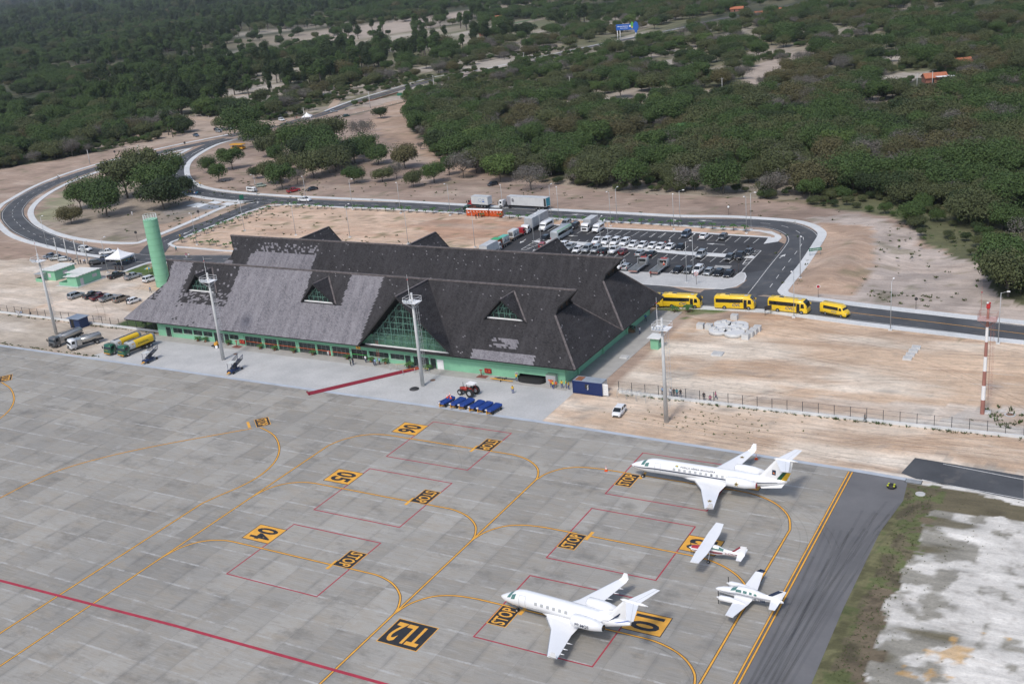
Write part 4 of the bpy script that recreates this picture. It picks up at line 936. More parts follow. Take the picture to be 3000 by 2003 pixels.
# shrubs (stuff): same crowns, very small
def shrubs():
    rs=random.Random(77); out=[]; cl=[tuple(p) for p in CLEARP]; sm=[0,3,4,7,8,9,10]
    X=np.random.RandomState(8).uniform(-640,60,16000); Y=np.random.RandomState(9).uniform(270,800,16000)
    nz=noise2(X,Y,.03,51,3); keep=(~inpoly(X,Y,cl))&(nz>.36)&((~inpoly(X,Y,OPENAREA))|(nz>.56))
    rd=np.array([tuple(p) for p in FARR])
    for a in rd[::2]: keep&=np.hypot(X-a[0],Y-a[1])>8
    for hx,hy in HOUSEPX:
        p=P('L',hx,hy); keep&=np.hypot(X-p.x,Y-p.y)>14
    for i in np.where(keep)[0]: out.append((X[i],Y[i],rs.uniform(.16,.42),rs.choice(sm)))
    return out
SHR=shrubs()
def gn_scatter(name,pts,label,cat):
    col=bpy.data.collections.get('tree_kinds')
    if not col:
        col=bpy.data.collections.new('tree_kinds')
        for i,p in enumerate(PROTO):
            o=bpy.data.objects.new('kind_%02d'%i,p[3]); col.objects.link(o)
    me=bpy.data.meshes.new(name); me.from_pydata([(x,y,0) for x,y,s,k in pts],[],[])
    rr=random.Random(2)
    for nm,ty,val in (('sc','FLOAT',[p[2] for p in pts]),('kd','INT',[p[3] for p in pts]),('rt','FLOAT',[rr.uniform(0,6.28) for p in pts])):
        at=me.attributes.new(nm,ty,'POINT'); at.data.foreach_set('value',val)
    o=bpy.data.objects.new(name,me); COL.objects.link(o); tag(o,label,cat,kind='stuff')
    g=bpy.data.node_groups.new(name,'GeometryNodeTree'); g.interface.new_socket('Geometry',in_out='INPUT',socket_type='NodeSocketGeometry'); g.interface.new_socket('Geometry',in_out='OUTPUT',socket_type='NodeSocketGeometry')
    N=g.nodes; L=g.links; gi=N.new('NodeGroupInput'); go=N.new('NodeGroupOutput'); ip=N.new('GeometryNodeInstanceOnPoints'); ci=N.new('GeometryNodeCollectionInfo')
    ci.inputs[0].default_value=col; ci.inputs['Separate Children'].default_value=True; ci.inputs['Reset Children'].default_value=True
    mp=N.new('GeometryNodeMeshToPoints'); L.new(gi.outputs[0],mp.inputs[0]); L.new(mp.outputs[0],ip.inputs['Points']); L.new(ci.outputs[0],ip.inputs['Instance']); ip.inputs['Pick Instance'].default_value=True
    def at(nm,ty):
        a=N.new('GeometryNodeInputNamedAttribute'); a.data_type=ty; a.inputs['Name'].default_value=nm; return a.outputs[0]
    L.new(at('kd','INT'),ip.inputs['Instance Index']); L.new(at('sc','FLOAT'),ip.inputs['Scale'])
    cb=N.new('ShaderNodeCombineXYZ'); L.new(at('rt','FLOAT'),cb.inputs[2]); 
    e2r=N.new('FunctionNodeEulerToRotation'); L.new(cb.outputs[0],e2r.inputs[0]); L.new(e2r.outputs[0],ip.inputs['Rotation'])
    L.new(ip.outputs[0],go.inputs[0]); md=o.modifiers.new('scatter','NODES'); md.node_group=g
    return o
print('STUFF',len(STUFF),'SHR',len(SHR))
gn_scatter('far_woods',STUFF,'far woodland of mixed green trees running back to the horizon','woodland')
gn_scatter('undergrowth',SHR,'low bushes growing between the trees of the woods','undergrowth')
# ================= AIRCRAFT =================
APW=mat('aircraft_white',(.80,.81,.82),.22,var=.02,scale=.6,coat=.4); LEAD=mat('leading_edge_metal',(.42,.44,.46),.3,.7); NAVY=mat('stripe_navy',(.015,.03,.07),.35)
TEAL=mat('cockpit_glass',(.09,.20,.18),.08,spec=.6); PWIN=mat('cabin_window_shade',(.42,.43,.43),.3); SEAM=mat('panel_seam',(.38,.40,.42),.5); MAROON=mat('stripe_maroon',(.25,.02,.04),.4); CREDB=mat('engine_cover_red',(.4,.02,.03),.6)
PEX=2.0
def circ(s,y,z,rw,rh,n=20,p=2.0):
    out=[]
    for i in range(n):
        t=2*math.pi*i/n; c,q=math.cos(t),math.sin(t); out.append((s,y+rw*math.copysign(abs(c)**(2/p),c),z+rh*math.copysign(abs(q)**(2/p),q)))
    return out
def foil(mb,root,tip,m,n=2,t=.11,le=None):
    """root/tip: (xle,chord,y,z); lofted wing panel with thickness"""
    prof=[(0,0),(.04,.035),(.15,.055),(.4,.055),(.75,.028),(1,.002),(.75,-.012),(.4,-.04),(.15,-.045),(.04,-.03)]
    rings=[]
    for k in range(n+1):
        a=k/n; xl_,c,y,z=[root[i]+(tip[i]-root[i])*a for i in range(4)]; rings.append([(xl_+px*c,y,z+pz*c*t/.11) for px,pz in prof])
    mb.loft(rings,m,sm=False)
def vfoil(mb,root,tip,m,t=.1):
    """vertical surface: (xle,chord,z)"""
    prof=[(0,0),(.15,.5),(.5,.5),(1,.05),(.5,-.5),(.15,-.5)]
    mb.loft([[(a[0]+px*a[1],pz*t*a[1],a[2]) for px,pz in prof] for a in (root,tip)],m,sm=False)
def fus_at(st,s):
    for a,b in zip(st,st[1:]):
        if a[0]<=s<=b[0]:
            t=(s-a[0])/(b[0]-a[0]); return [a[i]+(b[i]-a[i])*t for i in range(4)]
    return st[-1]
def skin(st,s,ang,off=.012):  # point on fuselage side facing -y; ang from horizontal
    _,rw,rh,zc=fus_at(st,s); c,q=math.cos(ang),math.sin(ang); return Vector((s,-(rw+off)*math.copysign(abs(c)**(2/PEX),c),zc+(rh+off)*math.copysign(abs(q)**(2/PEX),q)))
def patch(mb,st,s0,s1,a0,a1,m,off=.012,n=6,side=-1,sl=0.):
    K=max(1,int(abs(a1-a0)/.16))
    for i in range(n):
        for k in range(K):
            t0,t1=k/K,(k+1)/K; g=lambda t,e: skin(st,s0+(s1-s0)*e+sl*t,a0+(a1-a0)*t,off)
            q=[g(t0,i/n),g(t0,(i+1)/n),g(t1,(i+1)/n),g(t1,i/n)]
            if side>0: q=[Vector((p.x,-p.y,p.z)) for p in q]
            mb.face(q,m)
def curve_text(mb,st,txt,s0,s1,zc_ang,h,m,bold=.0):
    co,fs=text_mesh(txt,h,s1-s0,bold); out=[]
    for c in co:
        s=(s0+s1)/2+c[0]; r=fus_at(st,s)[2]; out.append(skin(st,s,zc_ang+c[1]/r,.02))
    mb.mesh(out,fs,m)
def wheel(parent,x,y,r=.3,w=.2,leg=1.0,name='wheel'):
    g=MB(); g.tube((x,y-w/2,r),(x,y+w/2,r),r,DARK,n=14); g.tube((x,y-w/2-.01,r),(x,y+w/2+.01,r),r*.45,STEEL,n=10); o=g.build(name,parent); return o
def gear(parent,x,ys,r,top,w=.2,tilt=0.):
    g=MB(); yc=sum(ys)/len(ys); g.tube((x+tilt,yc,top),(x,yc,r),.07,LEAD,n=8); g.bar((x,min(ys)-.05,r),(x,max(ys)+.05,r),.08,LEAD); g.bar((x+.5,yc,top),(x+.05,yc,r+.35),.06,LEAD); l=g.build('landing_gear_leg',parent)
    for y in ys: wheel(l,x,y,r,w)
def jet(sp):
    o=empty(sp['name'],sp['label'],'airplane',sp['loc'],sp['yaw'])
    st=sp['st']; mb=MB(); mb.loft([circ(s,0,zc,rw,rh) for s,rw,rh,zc in st],APW); 
    mb.loft([circ(s,0,z,rw,rh,14) for s,rw,rh,z in sp['belly']],APW)
    fu=mb.build('fuselage',o,fix=False)
    g=MB()
    for s0,s1,a0,a1,sl in sp['cock']:
        patch(g,st,s0,s1,a0,a1,TEAL,.014,4,-1,sl); patch(g,st,s0,s1,a0,a1,TEAL,.014,4,1,sl)
    g.build('cockpit_window',fu,fix=False)
    for i in range(sp['nw']):
        s=sp['w0']+sp['dw']*i; g=MB(); patch(g,st,s-.2,s+.2,sp['wa'],sp['wa']+.34,SEAM,.012,2); patch(g,st,s-.15,s+.15,sp['wa']+.04,sp['wa']+.30,PWIN if i!=sp.get('dark',-1) else GLASS,.018,2); g.build('cabin_window',fu,fix=False)
    s0,s1=sp['door']; g=MB()
    for a in (s0,s1): patch(g,st,a,a+.04,-.35,.75,SEAM,.012,1)
    # outline follows the hull in small steps
    g=MB(); N=10
    for a in (s0,s1):
        for i in range(N): patch(g,st,a,a+.05,-.4+1.25*i/N,-.4+1.25*(i+1)/N,SEAM,.014,1)
    patch(g,st,s0,s1,.83,.87,SEAM,.014,3); g.build('cabin_door',fu,fix=False)
    # wings
    W_=sp['wing']
    for sd in (-1,1):
        g=MB(); rt,tp=W_['root'],W_['tip']; foil(g,(rt[0],rt[1],0.,rt[2]),(rt[0]+.0,rt[1],sd*1.0,rt[2]),APW,1); 
        if 'kink' in W_: kk=W_['kink']; foil(g,(rt[0],rt[1],sd*1.0,rt[2]),(kk[0],kk[1],sd*kk[3],kk[2]),APW); foil(g,(kk[0],kk[1],sd*kk[3],kk[2]),(tp[0],tp[1],sd*tp[3],tp[2]),APW)
        w=g.build('wing',o)
        if W_.get('wl'):
            g=MB(); a=W_['wl']; prof=[(0,0),(.3,.03),(1,0),(.3,-.03)]
            g.loft([[(tp[0]+.1+px*tp[1]*.9,sd*(tp[3]+py),tp[2]+.02) for px,py in prof],[(tp[0]+.5+px*tp[1]*.75,sd*(tp[3]+.28+py),tp[2]+.35) for px,py in prof],[(tp[0]+a[1]+px*tp[1]*.38,sd*(tp[3]+a[2]+py*.5),tp[2]+a[0]) for px,py in prof]],APW,sm=False); g.build('winglet',w)
        g=MB(); g.bar((rt[0]+.06,sd*1.2,rt[2]+.0),((W_.get('kink',tp))[0]+.04,sd*(W_.get('kink',tp))[3],(W_.get('kink',tp))[2]+.01),.13,LEAD,.1)
        if 'kink' in W_: g.bar((kk[0]+.04,sd*kk[3],kk[2]+.01),(tp[0]+.03,sd*tp[3],tp[2]+.01),.11,LEAD,.08)
        g.build('leading_edge',w)
        g=MB(); 
        for t in (.3,.55,.75):
            y=kk[3]+(tp[3]-kk[3])*t if 'kink' in W_ else 0; xle=kk[0]+(tp[0]-kk[0])*t; c=kk[1]+(tp[1]-kk[1])*t; z=kk[2]+(tp[2]-kk[2])*t
            if sp.get('fair'): g.loft([circ(xle+c*.55,sd*y,z-.1,.06,.05,6),circ(xle+c*.85,sd*y,z-.14,.13,.13,6),circ(xle+c*1.3,sd*y,z-.05,.02,.02,6)],APW)
        g.bar((kk[0]+kk[1]*.72,sd*kk[3],kk[2]+.035),(tp[0]+tp[1]*.72,sd*tp[3],tp[2]+.02),.025,SEAM,.02)
        g.build('flap_fairing',w)
        # engines
        e=sp['eng']; g=MB(); y=sd*e['y']; L=e['x1']-e['x0']
        g.loft([circ(e['x0'],y,e['z'],e['r']*.86,e['r']*.86,16),circ(e['x0']+.12,y,e['z'],e['r']*.97,e['r']*.97,16),circ(e['x0']+L*.3,y,e['z'],e['r'],e['r'],16),circ(e['x0']+L*.65,y,e['z']-.02,e['r']*.92,e['r']*.92,16),circ(e['x1'],y,e['z']-.05,e['r']*.55,e['r']*.55,16)],APW); en=g.build('engine_nacelle',o)
        g=MB(); g.tube((e['x1']-.02,y,e['z']-.05),(e['x1']+.04,y,e['z']-.05),e['r']*.5,sp['exh'],n=14); g.build('exhaust',en); g=MB(); g.tube((e['x0']-.02,y,e['z']),(e['x0']+.02,y,e['z']),e['r']*.8,STEEL,n=14); g.build('intake',en)
        g=MB(); g.box(e['x0']+L*.35,e['x1']-.7,min(sd*.8,y),max(sd*.8,y),e['z']-.1,e['z']+.12,APW); g.build('engine_pylon',o)
        g=MB(); h=sp['stab']; foil(g,(h[0],h[1],0,h[2]),(h[3],h[4],sd*h[5],h[2]+h[6]),APW,t=.09); hs=g.build('tailplane',o); g=MB(); g.bar((h[0]+h[1]*.7,sd*.3,h[2]+.06),(h[3]+h[4]*.65,sd*h[5],h[2]+h[6]+.04),.03,SEAM,.02); g.build('elevator_seam',hs)
    f=sp['fin']; g=MB(); vfoil(g,f[0],f[1],APW); 
    if len(f)>2: vfoil(g,f[2],f[3],APW,.08)
    fin=g.build('tail_fin',o); b=sp['bullet']; g=MB(); g.loft([circ(b[0],0,b[2],.04,.04,10),circ(b[0]+.5,0,b[2],.2,.2,10),circ(b[1]-.8,0,b[2],.17,.17,10),circ(b[1],0,b[2]-.03,.03,.03,10)],APW); g.build('tail_bullet',fin)
    return o,st,fu,fin
# --- air force twin jet (longer one, stand 03)
st=[(0,.04,.04,1.95),(.35,.33,.3,1.97),(.9,.55,.52,2.02),(1.8,.82,.78,2.12),(2.7,1.0,.98,2.24),(3.5,1.11,1.12,2.36),(4.3,1.14,1.16,2.42),(17.5,1.14,1.16,2.42),(19.5,1.08,1.05,2.5),(21.5,.85,.8,2.68),(23.5,.52,.48,2.9),(24.6,.27,.25,3.02),(24.9,.2,.18,3.05)]
o,st,fu,fin=jet(dict(name='twin_engine_jet',label='longer white twin-engine jet with navy stripe and air force lettering, nearest the terminal',loc=(-66.2,144.7,0),yaw=0.,st=st,
 belly=[(8,.3,.2,1.5),(10,1.0,.55,1.55),(13,1.2,.7,1.55),(16,1.05,.6,1.6),(18,.3,.2,1.75)],cock=[(1.95,2.55,.55,1.5,.35),(2.65,3.3,.3,.85,.12)],nw=11,w0=7.6,dw=.86,wa=.18,dark=7,door=(4.4,5.3),
 wing=dict(root=(10.9,5.0,1.45),kink=(12.9,2.9,1.72,3.9),tip=(15.6,1.35,2.1,9.9),wl=(1.25,.95,.5)),eng=dict(x0=16.4,x1=20.9,y=2.15,z=2.85,r=.8),exh=CREDB,
 stab=(23.2,2.2,6.5,25.0,1.15,3.75,.12),fin=[(20.6,4.6,3.2),(23.3,2.5,6.5)],bullet=(22.9,26.5,6.55)))
g=MB(); 
for sd in (-1,1): patch(g,st,.6,23.6,-.06,.10,NAVY,.02,60,sd)
g.build('navy_stripe',fu,fix=False)
g=MB(); curve_text(g,st,'FORÇA AÉREA BRASILEIRA',8.6,14.2,.78,.42,NAVY,.012); curve_text(g,st,'FORÇA AÉREA BRASILEIRA',8.6,14.2,.78,.42,NAVY,.012)
g.build('lettering',fu,fix=False)
g=MB(); patch(g,st,7.75,8.2,.72,.95,mat('flag_green',(.02,.22,.06),.5),.02,2); patch(g,st,7.86,8.1,.78,.89,YEL,.026,1); g.build('flag_decal',fu,fix=False)
FGR=mat('tail_green',(.015,.08,.04),.4); FYE=mat('tail_yellow',(.70,.42,.02),.4)
g=MB()
for sd in (-1,1):
    yy=sd*.19
    g.mesh([(23.3,yy*1.1,3.25),(23.95,yy,3.15),(24.9,yy*.75,4.6),(24.3,yy*.9,4.6)],[(0,1,2,3)],FGR); g.mesh([(23.95,yy,3.15),(24.75,yy*.7,3.1),(25.5,yy*.45,4.6),(24.9,yy*.75,4.6)],[(0,1,2,3)],FYE)
    g.mesh([(22.7,sd*.24,4.0),(23.25,sd*.24,3.95),(23.3,sd*.22,4.75),(22.75,sd*.22,4.8)],[(0,1,2,3)],NAVY); g.mesh([(22.8,sd*.25,4.2),(23.15,sd*.25,4.17),(23.0,sd*.24,4.5)],[(0,1,2)],mat('emblem_orange',(.7,.25,.08),.5))
g.build('tail_colours',fin,fix=False)
def star(mb,c,r,X,Y,m1,m2):
    c,X,Y=Vector(c),Vector(X).normalized(),Vector(Y).normalized(); pts=[]
    for i in range(10): a=math.pi/2+i*math.pi/5; q=r if i%2==0 else r*.42; pts.append(c+X*math.cos(a)*q+Y*math.sin(a)*q)
    for i in range(5):
        k=2*i; mb.face([c,pts[(k-1)%10],pts[k]],m1); mb.face([c,pts[k],pts[(k+1)%10]],m2)
    n=X.cross(Y)*(.01); mb.face([c+n+X*math.cos(t*.785)*r*.3+Y*math.sin(t*.785)*r*.3 for t in range(8)],NAVY)
g=MB(); star(g,(18.1,-2.93,2.95),.42,(1,0,0),(0,.25,1),FYE,FGR)
for sd in (-1,1): star(g,(15.6,sd*7.6,2.12),.42,(0,1,0),(-1,0,0),FGR,FYE)
g.build('star_roundel',o,fix=False)
gear(o,1.9,(-.15,.15),.28,1.6,.14); gear(o,14.6,(-2.35,-1.85),.42,1.6,.22); gear(o,14.6,(1.85,2.35),.42,1.6,.22)
g=MB(); 
for sd in (-1,1): g.mesh([(20.9,sd*.35,1.9),(24.6,sd*.08,2.75),(24.2,sd*.55,2.2),(21.2,sd*.75,1.75)],[(0,1,2,3)],APW)
g.build('ventral_strake',o,fix=False)
# --- shorter business jet, stand 01
st=[(0,.05,.05,1.75),(.3,.33,.3,1.76),(.9,.6,.55,1.83),(1.6,.82,.76,1.96),(2.2,.97,.95,2.1),(2.9,1.07,1.12,2.26),(3.8,1.1,1.18,2.33),(12.2,1.1,1.18,2.33),(14.2,1.02,1.05,2.4),(16,.8,.78,2.55),(17.6,.5,.46,2.72),(18.8,.22,.2,2.85)]
o,st,fu,fin=jet(dict(name='twin_engine_jet',label='shorter white twin-engine business jet marked PP-MQS, parked on stand 01 in the foreground',loc=(-67.5,104.75,0),yaw=-.062,st=st,
 belly=[(5.5,.2,.15,1.4),(7.5,.95,.5,1.4),(10,1.2,.75,1.5),(13,1.0,.6,1.6),(15.5,.2,.2,1.95)],cock=[(1.35,1.95,.55,1.5,.4),(2.1,2.75,.32,.95,.12)],nw=6,w0=5.95,dw=.88,wa=.16,door=(3.4,4.35),fair=True,
 wing=dict(root=(7.4,4.9,1.3),kink=(9.6,2.9,1.62,3.6),tip=(12.3,1.35,2.1,9.0),wl=(1.1,.85,.35)),eng=dict(x0=11.9,x1=16.1,y=1.95,z=2.75,r=.82),exh=GLASS,
 stab=(18.3,1.75,5.95,20.2,.95,3.6,.1),fin=[(15.6,3.4,3.1),(18.0,2.1,5.9),(13.6,3.0,3.15),(17.3,1.6,4.3)],bullet=(17.6,21.3,6.0)))
g=MB(); 
for sd in (-1,1):
    patch(g,st,4.6,11.4,-.36,-.33,NAVY,.02,20,sd); patch(g,st,6.,12.,-.18,-.155,SEAM,.02,20,sd)
for sd in (-1,1):
    g.mesh([(14.6,sd*.93,2.75),(16.2,sd*.66,2.98),(17.3,sd*.33,3.6),(17.6,sd*.2,4.1),(17.5,sd*.24,4.1),(17.2,sd*.36,3.55),(16.1,sd*.7,2.9)],[tuple(range(7))],NAVY)
    g.mesh([(15.3,sd*.9,2.55),(17.2,sd*.52,2.95),(19.2,sd*.14,3.6),(19.2,sd*.14,3.48),(17.2,sd*.54,2.85)],[tuple(range(5))],mat('stripe_blue',(.03,.12,.5),.35))
g.build('swoosh_stripe',fu,fix=False)
g=MB(); add_text(g,'PP-MQS',.46,1.9,(13.55,-2.79,2.75),(1,0,0),(0,.05,1),NAVY,.012); g.build('lettering',o,fix=False)
gear(o,2.35,(-.14,.14),.26,1.5,.14); gear(o,11.0,(-1.75,-1.35),.4,1.5,.2); gear(o,11.0,(1.35,1.75),.4,1.5,.2)
# --- high-wing single, red and white
def prop(parent,x,y,z,r,m=DARK):
    g=MB(); 
    for s in (-1,1): g.loft([[(x,y+s*.02,z-.06),(x+.05,y+s*.02,z+.06)],[(x,y+s*.05,z+s*r-.0),(x+.03,y-s*.05,z+s*r)]],m,cap=False,closed=False)
    g.bar((x,y,z-r),(x,y,z+r),.07,m,.09); g.build('propeller',parent); g=MB(); g.loft([circ(x-.3,y,z,.02,.02,8),circ(x-.12,y,z,.11,.11,8),circ(x+.05,y,z,.15,.15,8)],APW); g.build('spinner',parent)
def litetext(fu,txt,x,y,z,h,w,m): g=MB(); add_text(g,txt,h,w,(x,y,z),(1,0,0),(0,.1,1),m,.012); g.build('lettering',fu,fix=False)
PEX=2.6
o=empty('high_wing_propeller_plane','small white and red single-propeller plane with wing above its cabin, on the 02 marking','airplane',(-49.3,125.3,0),0.02)
st=[(.25,.36,.3,1.25),(.7,.47,.38,1.25),(1.5,.52,.46,1.28),(2.0,.54,.62,1.45),(2.6,.55,.7,1.55),(4.0,.52,.66,1.52),(4.9,.36,.42,1.45),(6.5,.2,.25,1.42),(7.7,.08,.16,1.42)]
g=MB(); g.loft([circ(s,0,zc,rw,rh,14,2.6) for s,rw,rh,zc in st],APW); fu=g.build('fuselage',o,fix=False)
g=MB(); 
for sd in (-1,1):
    patch(g,st,2.3,4.3,.35,.75,TEAL,.01,6,sd); patch(g,st,1.55,2.2,.6,1.3,TEAL,.012,3,sd,.3); patch(g,st,4.2,4.85,.4,1.4,TEAL,.012,3,sd)
g.build('cabin_window',fu,fix=False)
g=MB()
for sd in (-1,1):
    patch(g,st,.3,1.55,.45,1.56,MAROON if False else mat('cowl_red',(.38,.03,.04),.35),.012,5,sd); patch(g,st,.5,7.5,-.08,.02,MAROON,.014,22,sd); patch(g,st,3,7.6,-.32,-.12,MAROON,.014,16,sd)
g.build('red_stripe',fu,fix=False); g=MB(); patch(g,st,4.75,6.45,-.45,.12,APW,.018,6,-1); g.build('stripe_gap',fu,fix=False)
litetext(fu,'PR-CTU',5.6,-.36,1.42,.3,1.5,MAROON)
for sd in (-1,1):
    g=MB(); foil(g,(1.75,1.65,0,2.28),(1.75,1.65,sd*2.8,2.34),APW,1,t=.12); foil(g,(1.75,1.65,sd*2.8,2.34),(1.95,1.15,sd*5.45,2.45),APW,1,t=.11); w=g.build('wing',o); g=MB(); g.bar((2.2,sd*.5,1.0),(2.3,sd*2.9,2.28),.07,APW); g.build('wing_strut',w)
    g=MB(); foil(g,(6.7,1.0,0,1.42),(6.95,.7,sd*1.65,1.45),APW,1,t=.08); g.build('tailplane',o)
    g=MB(); g.bar((2.9,sd*.35,1.0),(3.0,sd*1.2,.25),.08,APW,.05); l=g.build('landing_gear_leg',o); wheel(l,3.0,sd*1.22,.24,.16)
g=MB(); vfoil(g,(5.9,1.8,1.5),(7.2,.8,2.75),APW,.06); f=g.build('tail_fin',o); g=MB(); g.bar((6.0,-.03,1.65),(7.1,-.03,2.6),.05,MAROON,.2); g.build('red_stripe',f)
gear(o,.9,(0,),.2,.95,.14); prop(o,.15,0,1.25,.92)
# --- low-wing twin propeller
PEX=2.4
o=empty('twin_propeller_plane','small white low-wing plane with two propellers and navy tail trim marked PR-TBM','airplane',(-42.7,116.9,0),-.045)
st=[(0,.04,.04,1.25),(.3,.26,.22,1.27),(1.0,.44,.4,1.32),(2.0,.56,.54,1.38),(2.5,.6,.64,1.45),(3.1,.62,.78,1.56),(5.0,.6,.76,1.55),(6.0,.48,.56,1.5),(7.4,.26,.34,1.45),(8.6,.1,.2,1.42),(8.9,.05,.12,1.4)]
g=MB(); g.loft([circ(s,0,zc,rw,rh,16,2.4) for s,rw,rh,zc in st],APW); fu=g.build('fuselage',o,fix=False)
g=MB(); 
for sd in (-1,1):
    patch(g,st,2.15,2.85,.6,1.45,TEAL,.012,4,sd,.25)
    for a,b in ((2.9,3.65),(3.85,4.35),(4.65,5.0),(5.25,5.6)): patch(g,st,a,b,.3,.8,TEAL,.012,3,sd)
g.build('cabin_window',fu,fix=False); g=MB()
for sd in (-1,1): patch(g,st,.6,8.6,-.02,.04,NAVY,.014,26,sd); patch(g,st,.9,8.4,-.14,-.10,NAVY,.014,26,sd); patch(g,st,1.2,8.0,.14,.17,NAVY,.014,26,sd)
g.build('navy_stripe',fu,fix=False); litetext(fu,'PR-TBM',5.9,-.55,1.28,.32,1.6,NAVY)
for sd in (-1,1):
    g=MB(); foil(g,(2.5,2.6,0,1.0),(3.0,1.9,sd*1.7,1.06),APW,1); foil(g,(3.0,1.9,sd*1.7,1.06),(3.35,1.05,sd*5.4,1.45),APW,1); w=g.build('wing',o); g=MB(); g.loft([[(3.35,sd*5.4,1.45),(4.4,sd*5.4,1.45),(4.4,sd*5.4,1.47)],[(3.9,sd*5.85,1.7),(4.6,sd*5.8,1.6),(4.6,sd*5.8,1.62)]],NAVY if sd>0 else APW); g.build('wing_tip',w)
    g=MB(); y=sd*1.75; g.loft([circ(1.1,y,1.2,.26,.24,12,2.6),circ(1.4,y,1.22,.36,.32,12,2.6),circ(2.6,y,1.22,.38,.34,12,2.6),circ(3.8,y,1.16,.26,.2,12,2.6),circ(4.8,y,1.12,.06,.05,12,2.6)],APW); e=g.build('engine_nacelle',o); prop(e,1.05,y,1.22,.95)
    g=MB(); foil(g,(7.3,1.25,0,1.5),(7.75,.8,sd*2.2,1.52),APW,1,t=.08); g.build('tailplane',o)
    gear(o,3.6,(sd*1.5,),.27,1.05,.17)
gear(o,1.2,(0,),.22,1.1,.14)
g=MB(); vfoil(g,(6.8,1.9,1.7),(8.3,.85,3.0),APW,.06); vfoil(g,(5.6,2.5,1.85),(7.6,.8,2.1),APW,.05); f=g.build('tail_fin',o); g=MB()
for sd in (-1,1): g.mesh([(6.9,sd*.065,1.95),(7.5,sd*.065,2.0),(8.9,sd*.05,2.98),(8.3,sd*.05,3.0)],[(0,1,2,3)],NAVY)
g.build('fin_colour',f,fix=False)
# ================= VEHICLES =================
PAINT={'white':(.72,.73,.74),'silver':(.40,.42,.43),'black':(.012,.012,.014),'grey':(.09,.095,.10),'red':(.32,.015,.02),'darkred':(.12,.012,.018),'navy':(.02,.03,.07),'tan':(.22,.18,.14),'palegreen':(.30,.36,.31),'darkgreen':(.02,.06,.04),'yellow':(.80,.53,.02),'bluegrey':(.07,.10,.15),'teal':(.03,.20,.18)}
def pmat(c): return mat('paint_'+c,PAINT[c],.28,.0,spec=.5,coat=.5) if c!='silver' else mat('paint_silver',PAINT[c],.35,.5,coat=.4)
HL=mat('headlamp_glass',(.65,.68,.70),.1); TL=mat('tail_lamp_red',(.35,.01,.01),.2); HUB=mat('wheel_hub_silver',(.35,.36,.37),.4,.6); PLATE=mat('number_plate',(.5,.51,.52),.5); PLR=mat('number_plate_red',(.45,.03,.03),.5); BUMP=mat('bumper_plastic',(.03,.03,.032),.6); GRL=mat('grille_dark',(.02,.02,.022),.4)
def sect(x,w,z0,z1,r=.12):  # rounded-corner cross section ring at station x
    return [(x,-w+r*.3,z0),(x,w-r*.3,z0),(x,w,z0+r),(x,w,z1-r*1.2),(x,w-r,z1),(x,-w+r,z1),(x,-w,z1-r*1.2),(x,-w,z0+r)]
CARS={ # kind: length,width, body stations (x frac, halfwidth frac, zbottom, ztop), cabin [x at belt rear, roof rear, roof front, belt front], roof z, wheel r, bed
 'sedan':(4.4,1.74,[(-.5,.86,.34,.80),(-.47,.96,.25,.98),(-.28,1,.22,.99),(.18,1,.22,.96),(.42,.97,.22,.82),(.485,.88,.28,.68),(.5,.8,.34,.58)],(-.40,-.22,.10,.28),1.45,.31),
 'hatch':(3.9,1.68,[(-.5,.88,.34,.86),(-.47,.97,.26,.98),(-.28,1,.22,1.0),(.20,1,.22,.97),(.42,.96,.22,.84),(.485,.86,.3,.7),(.5,.8,.36,.6)],(-.485,-.36,.12,.31),1.50,.29),
 'suv':(4.65,1.84,[(-.5,.9,.42,1.0),(-.48,.98,.34,1.12),(-.28,1,.3,1.13),(.2,1,.3,1.1),(.44,.97,.3,1.0),(.49,.9,.36,.86),(.5,.84,.42,.74)],(-.49,-.42,.08,.25),1.78,.38),
 'mpv':(4.4,1.78,[(-.5,.9,.36,.98),(-.48,.98,.28,1.05),(-.28,1,.24,1.06),(.25,1,.24,1.02),(.44,.95,.24,.86),(.5,.84,.34,.66)],(-.49,-.42,.14,.36),1.68,.32),
 'pickup':(5.2,1.84,[(-.5,.93,.5,1.06),(-.49,.99,.42,1.08),(-.28,1,.36,1.08),(.2,1,.34,1.12),(.44,.97,.34,1.02),(.49,.9,.4,.88),(.5,.84,.46,.76)],(-.16,-.12,.10,.24),1.76,.39)}
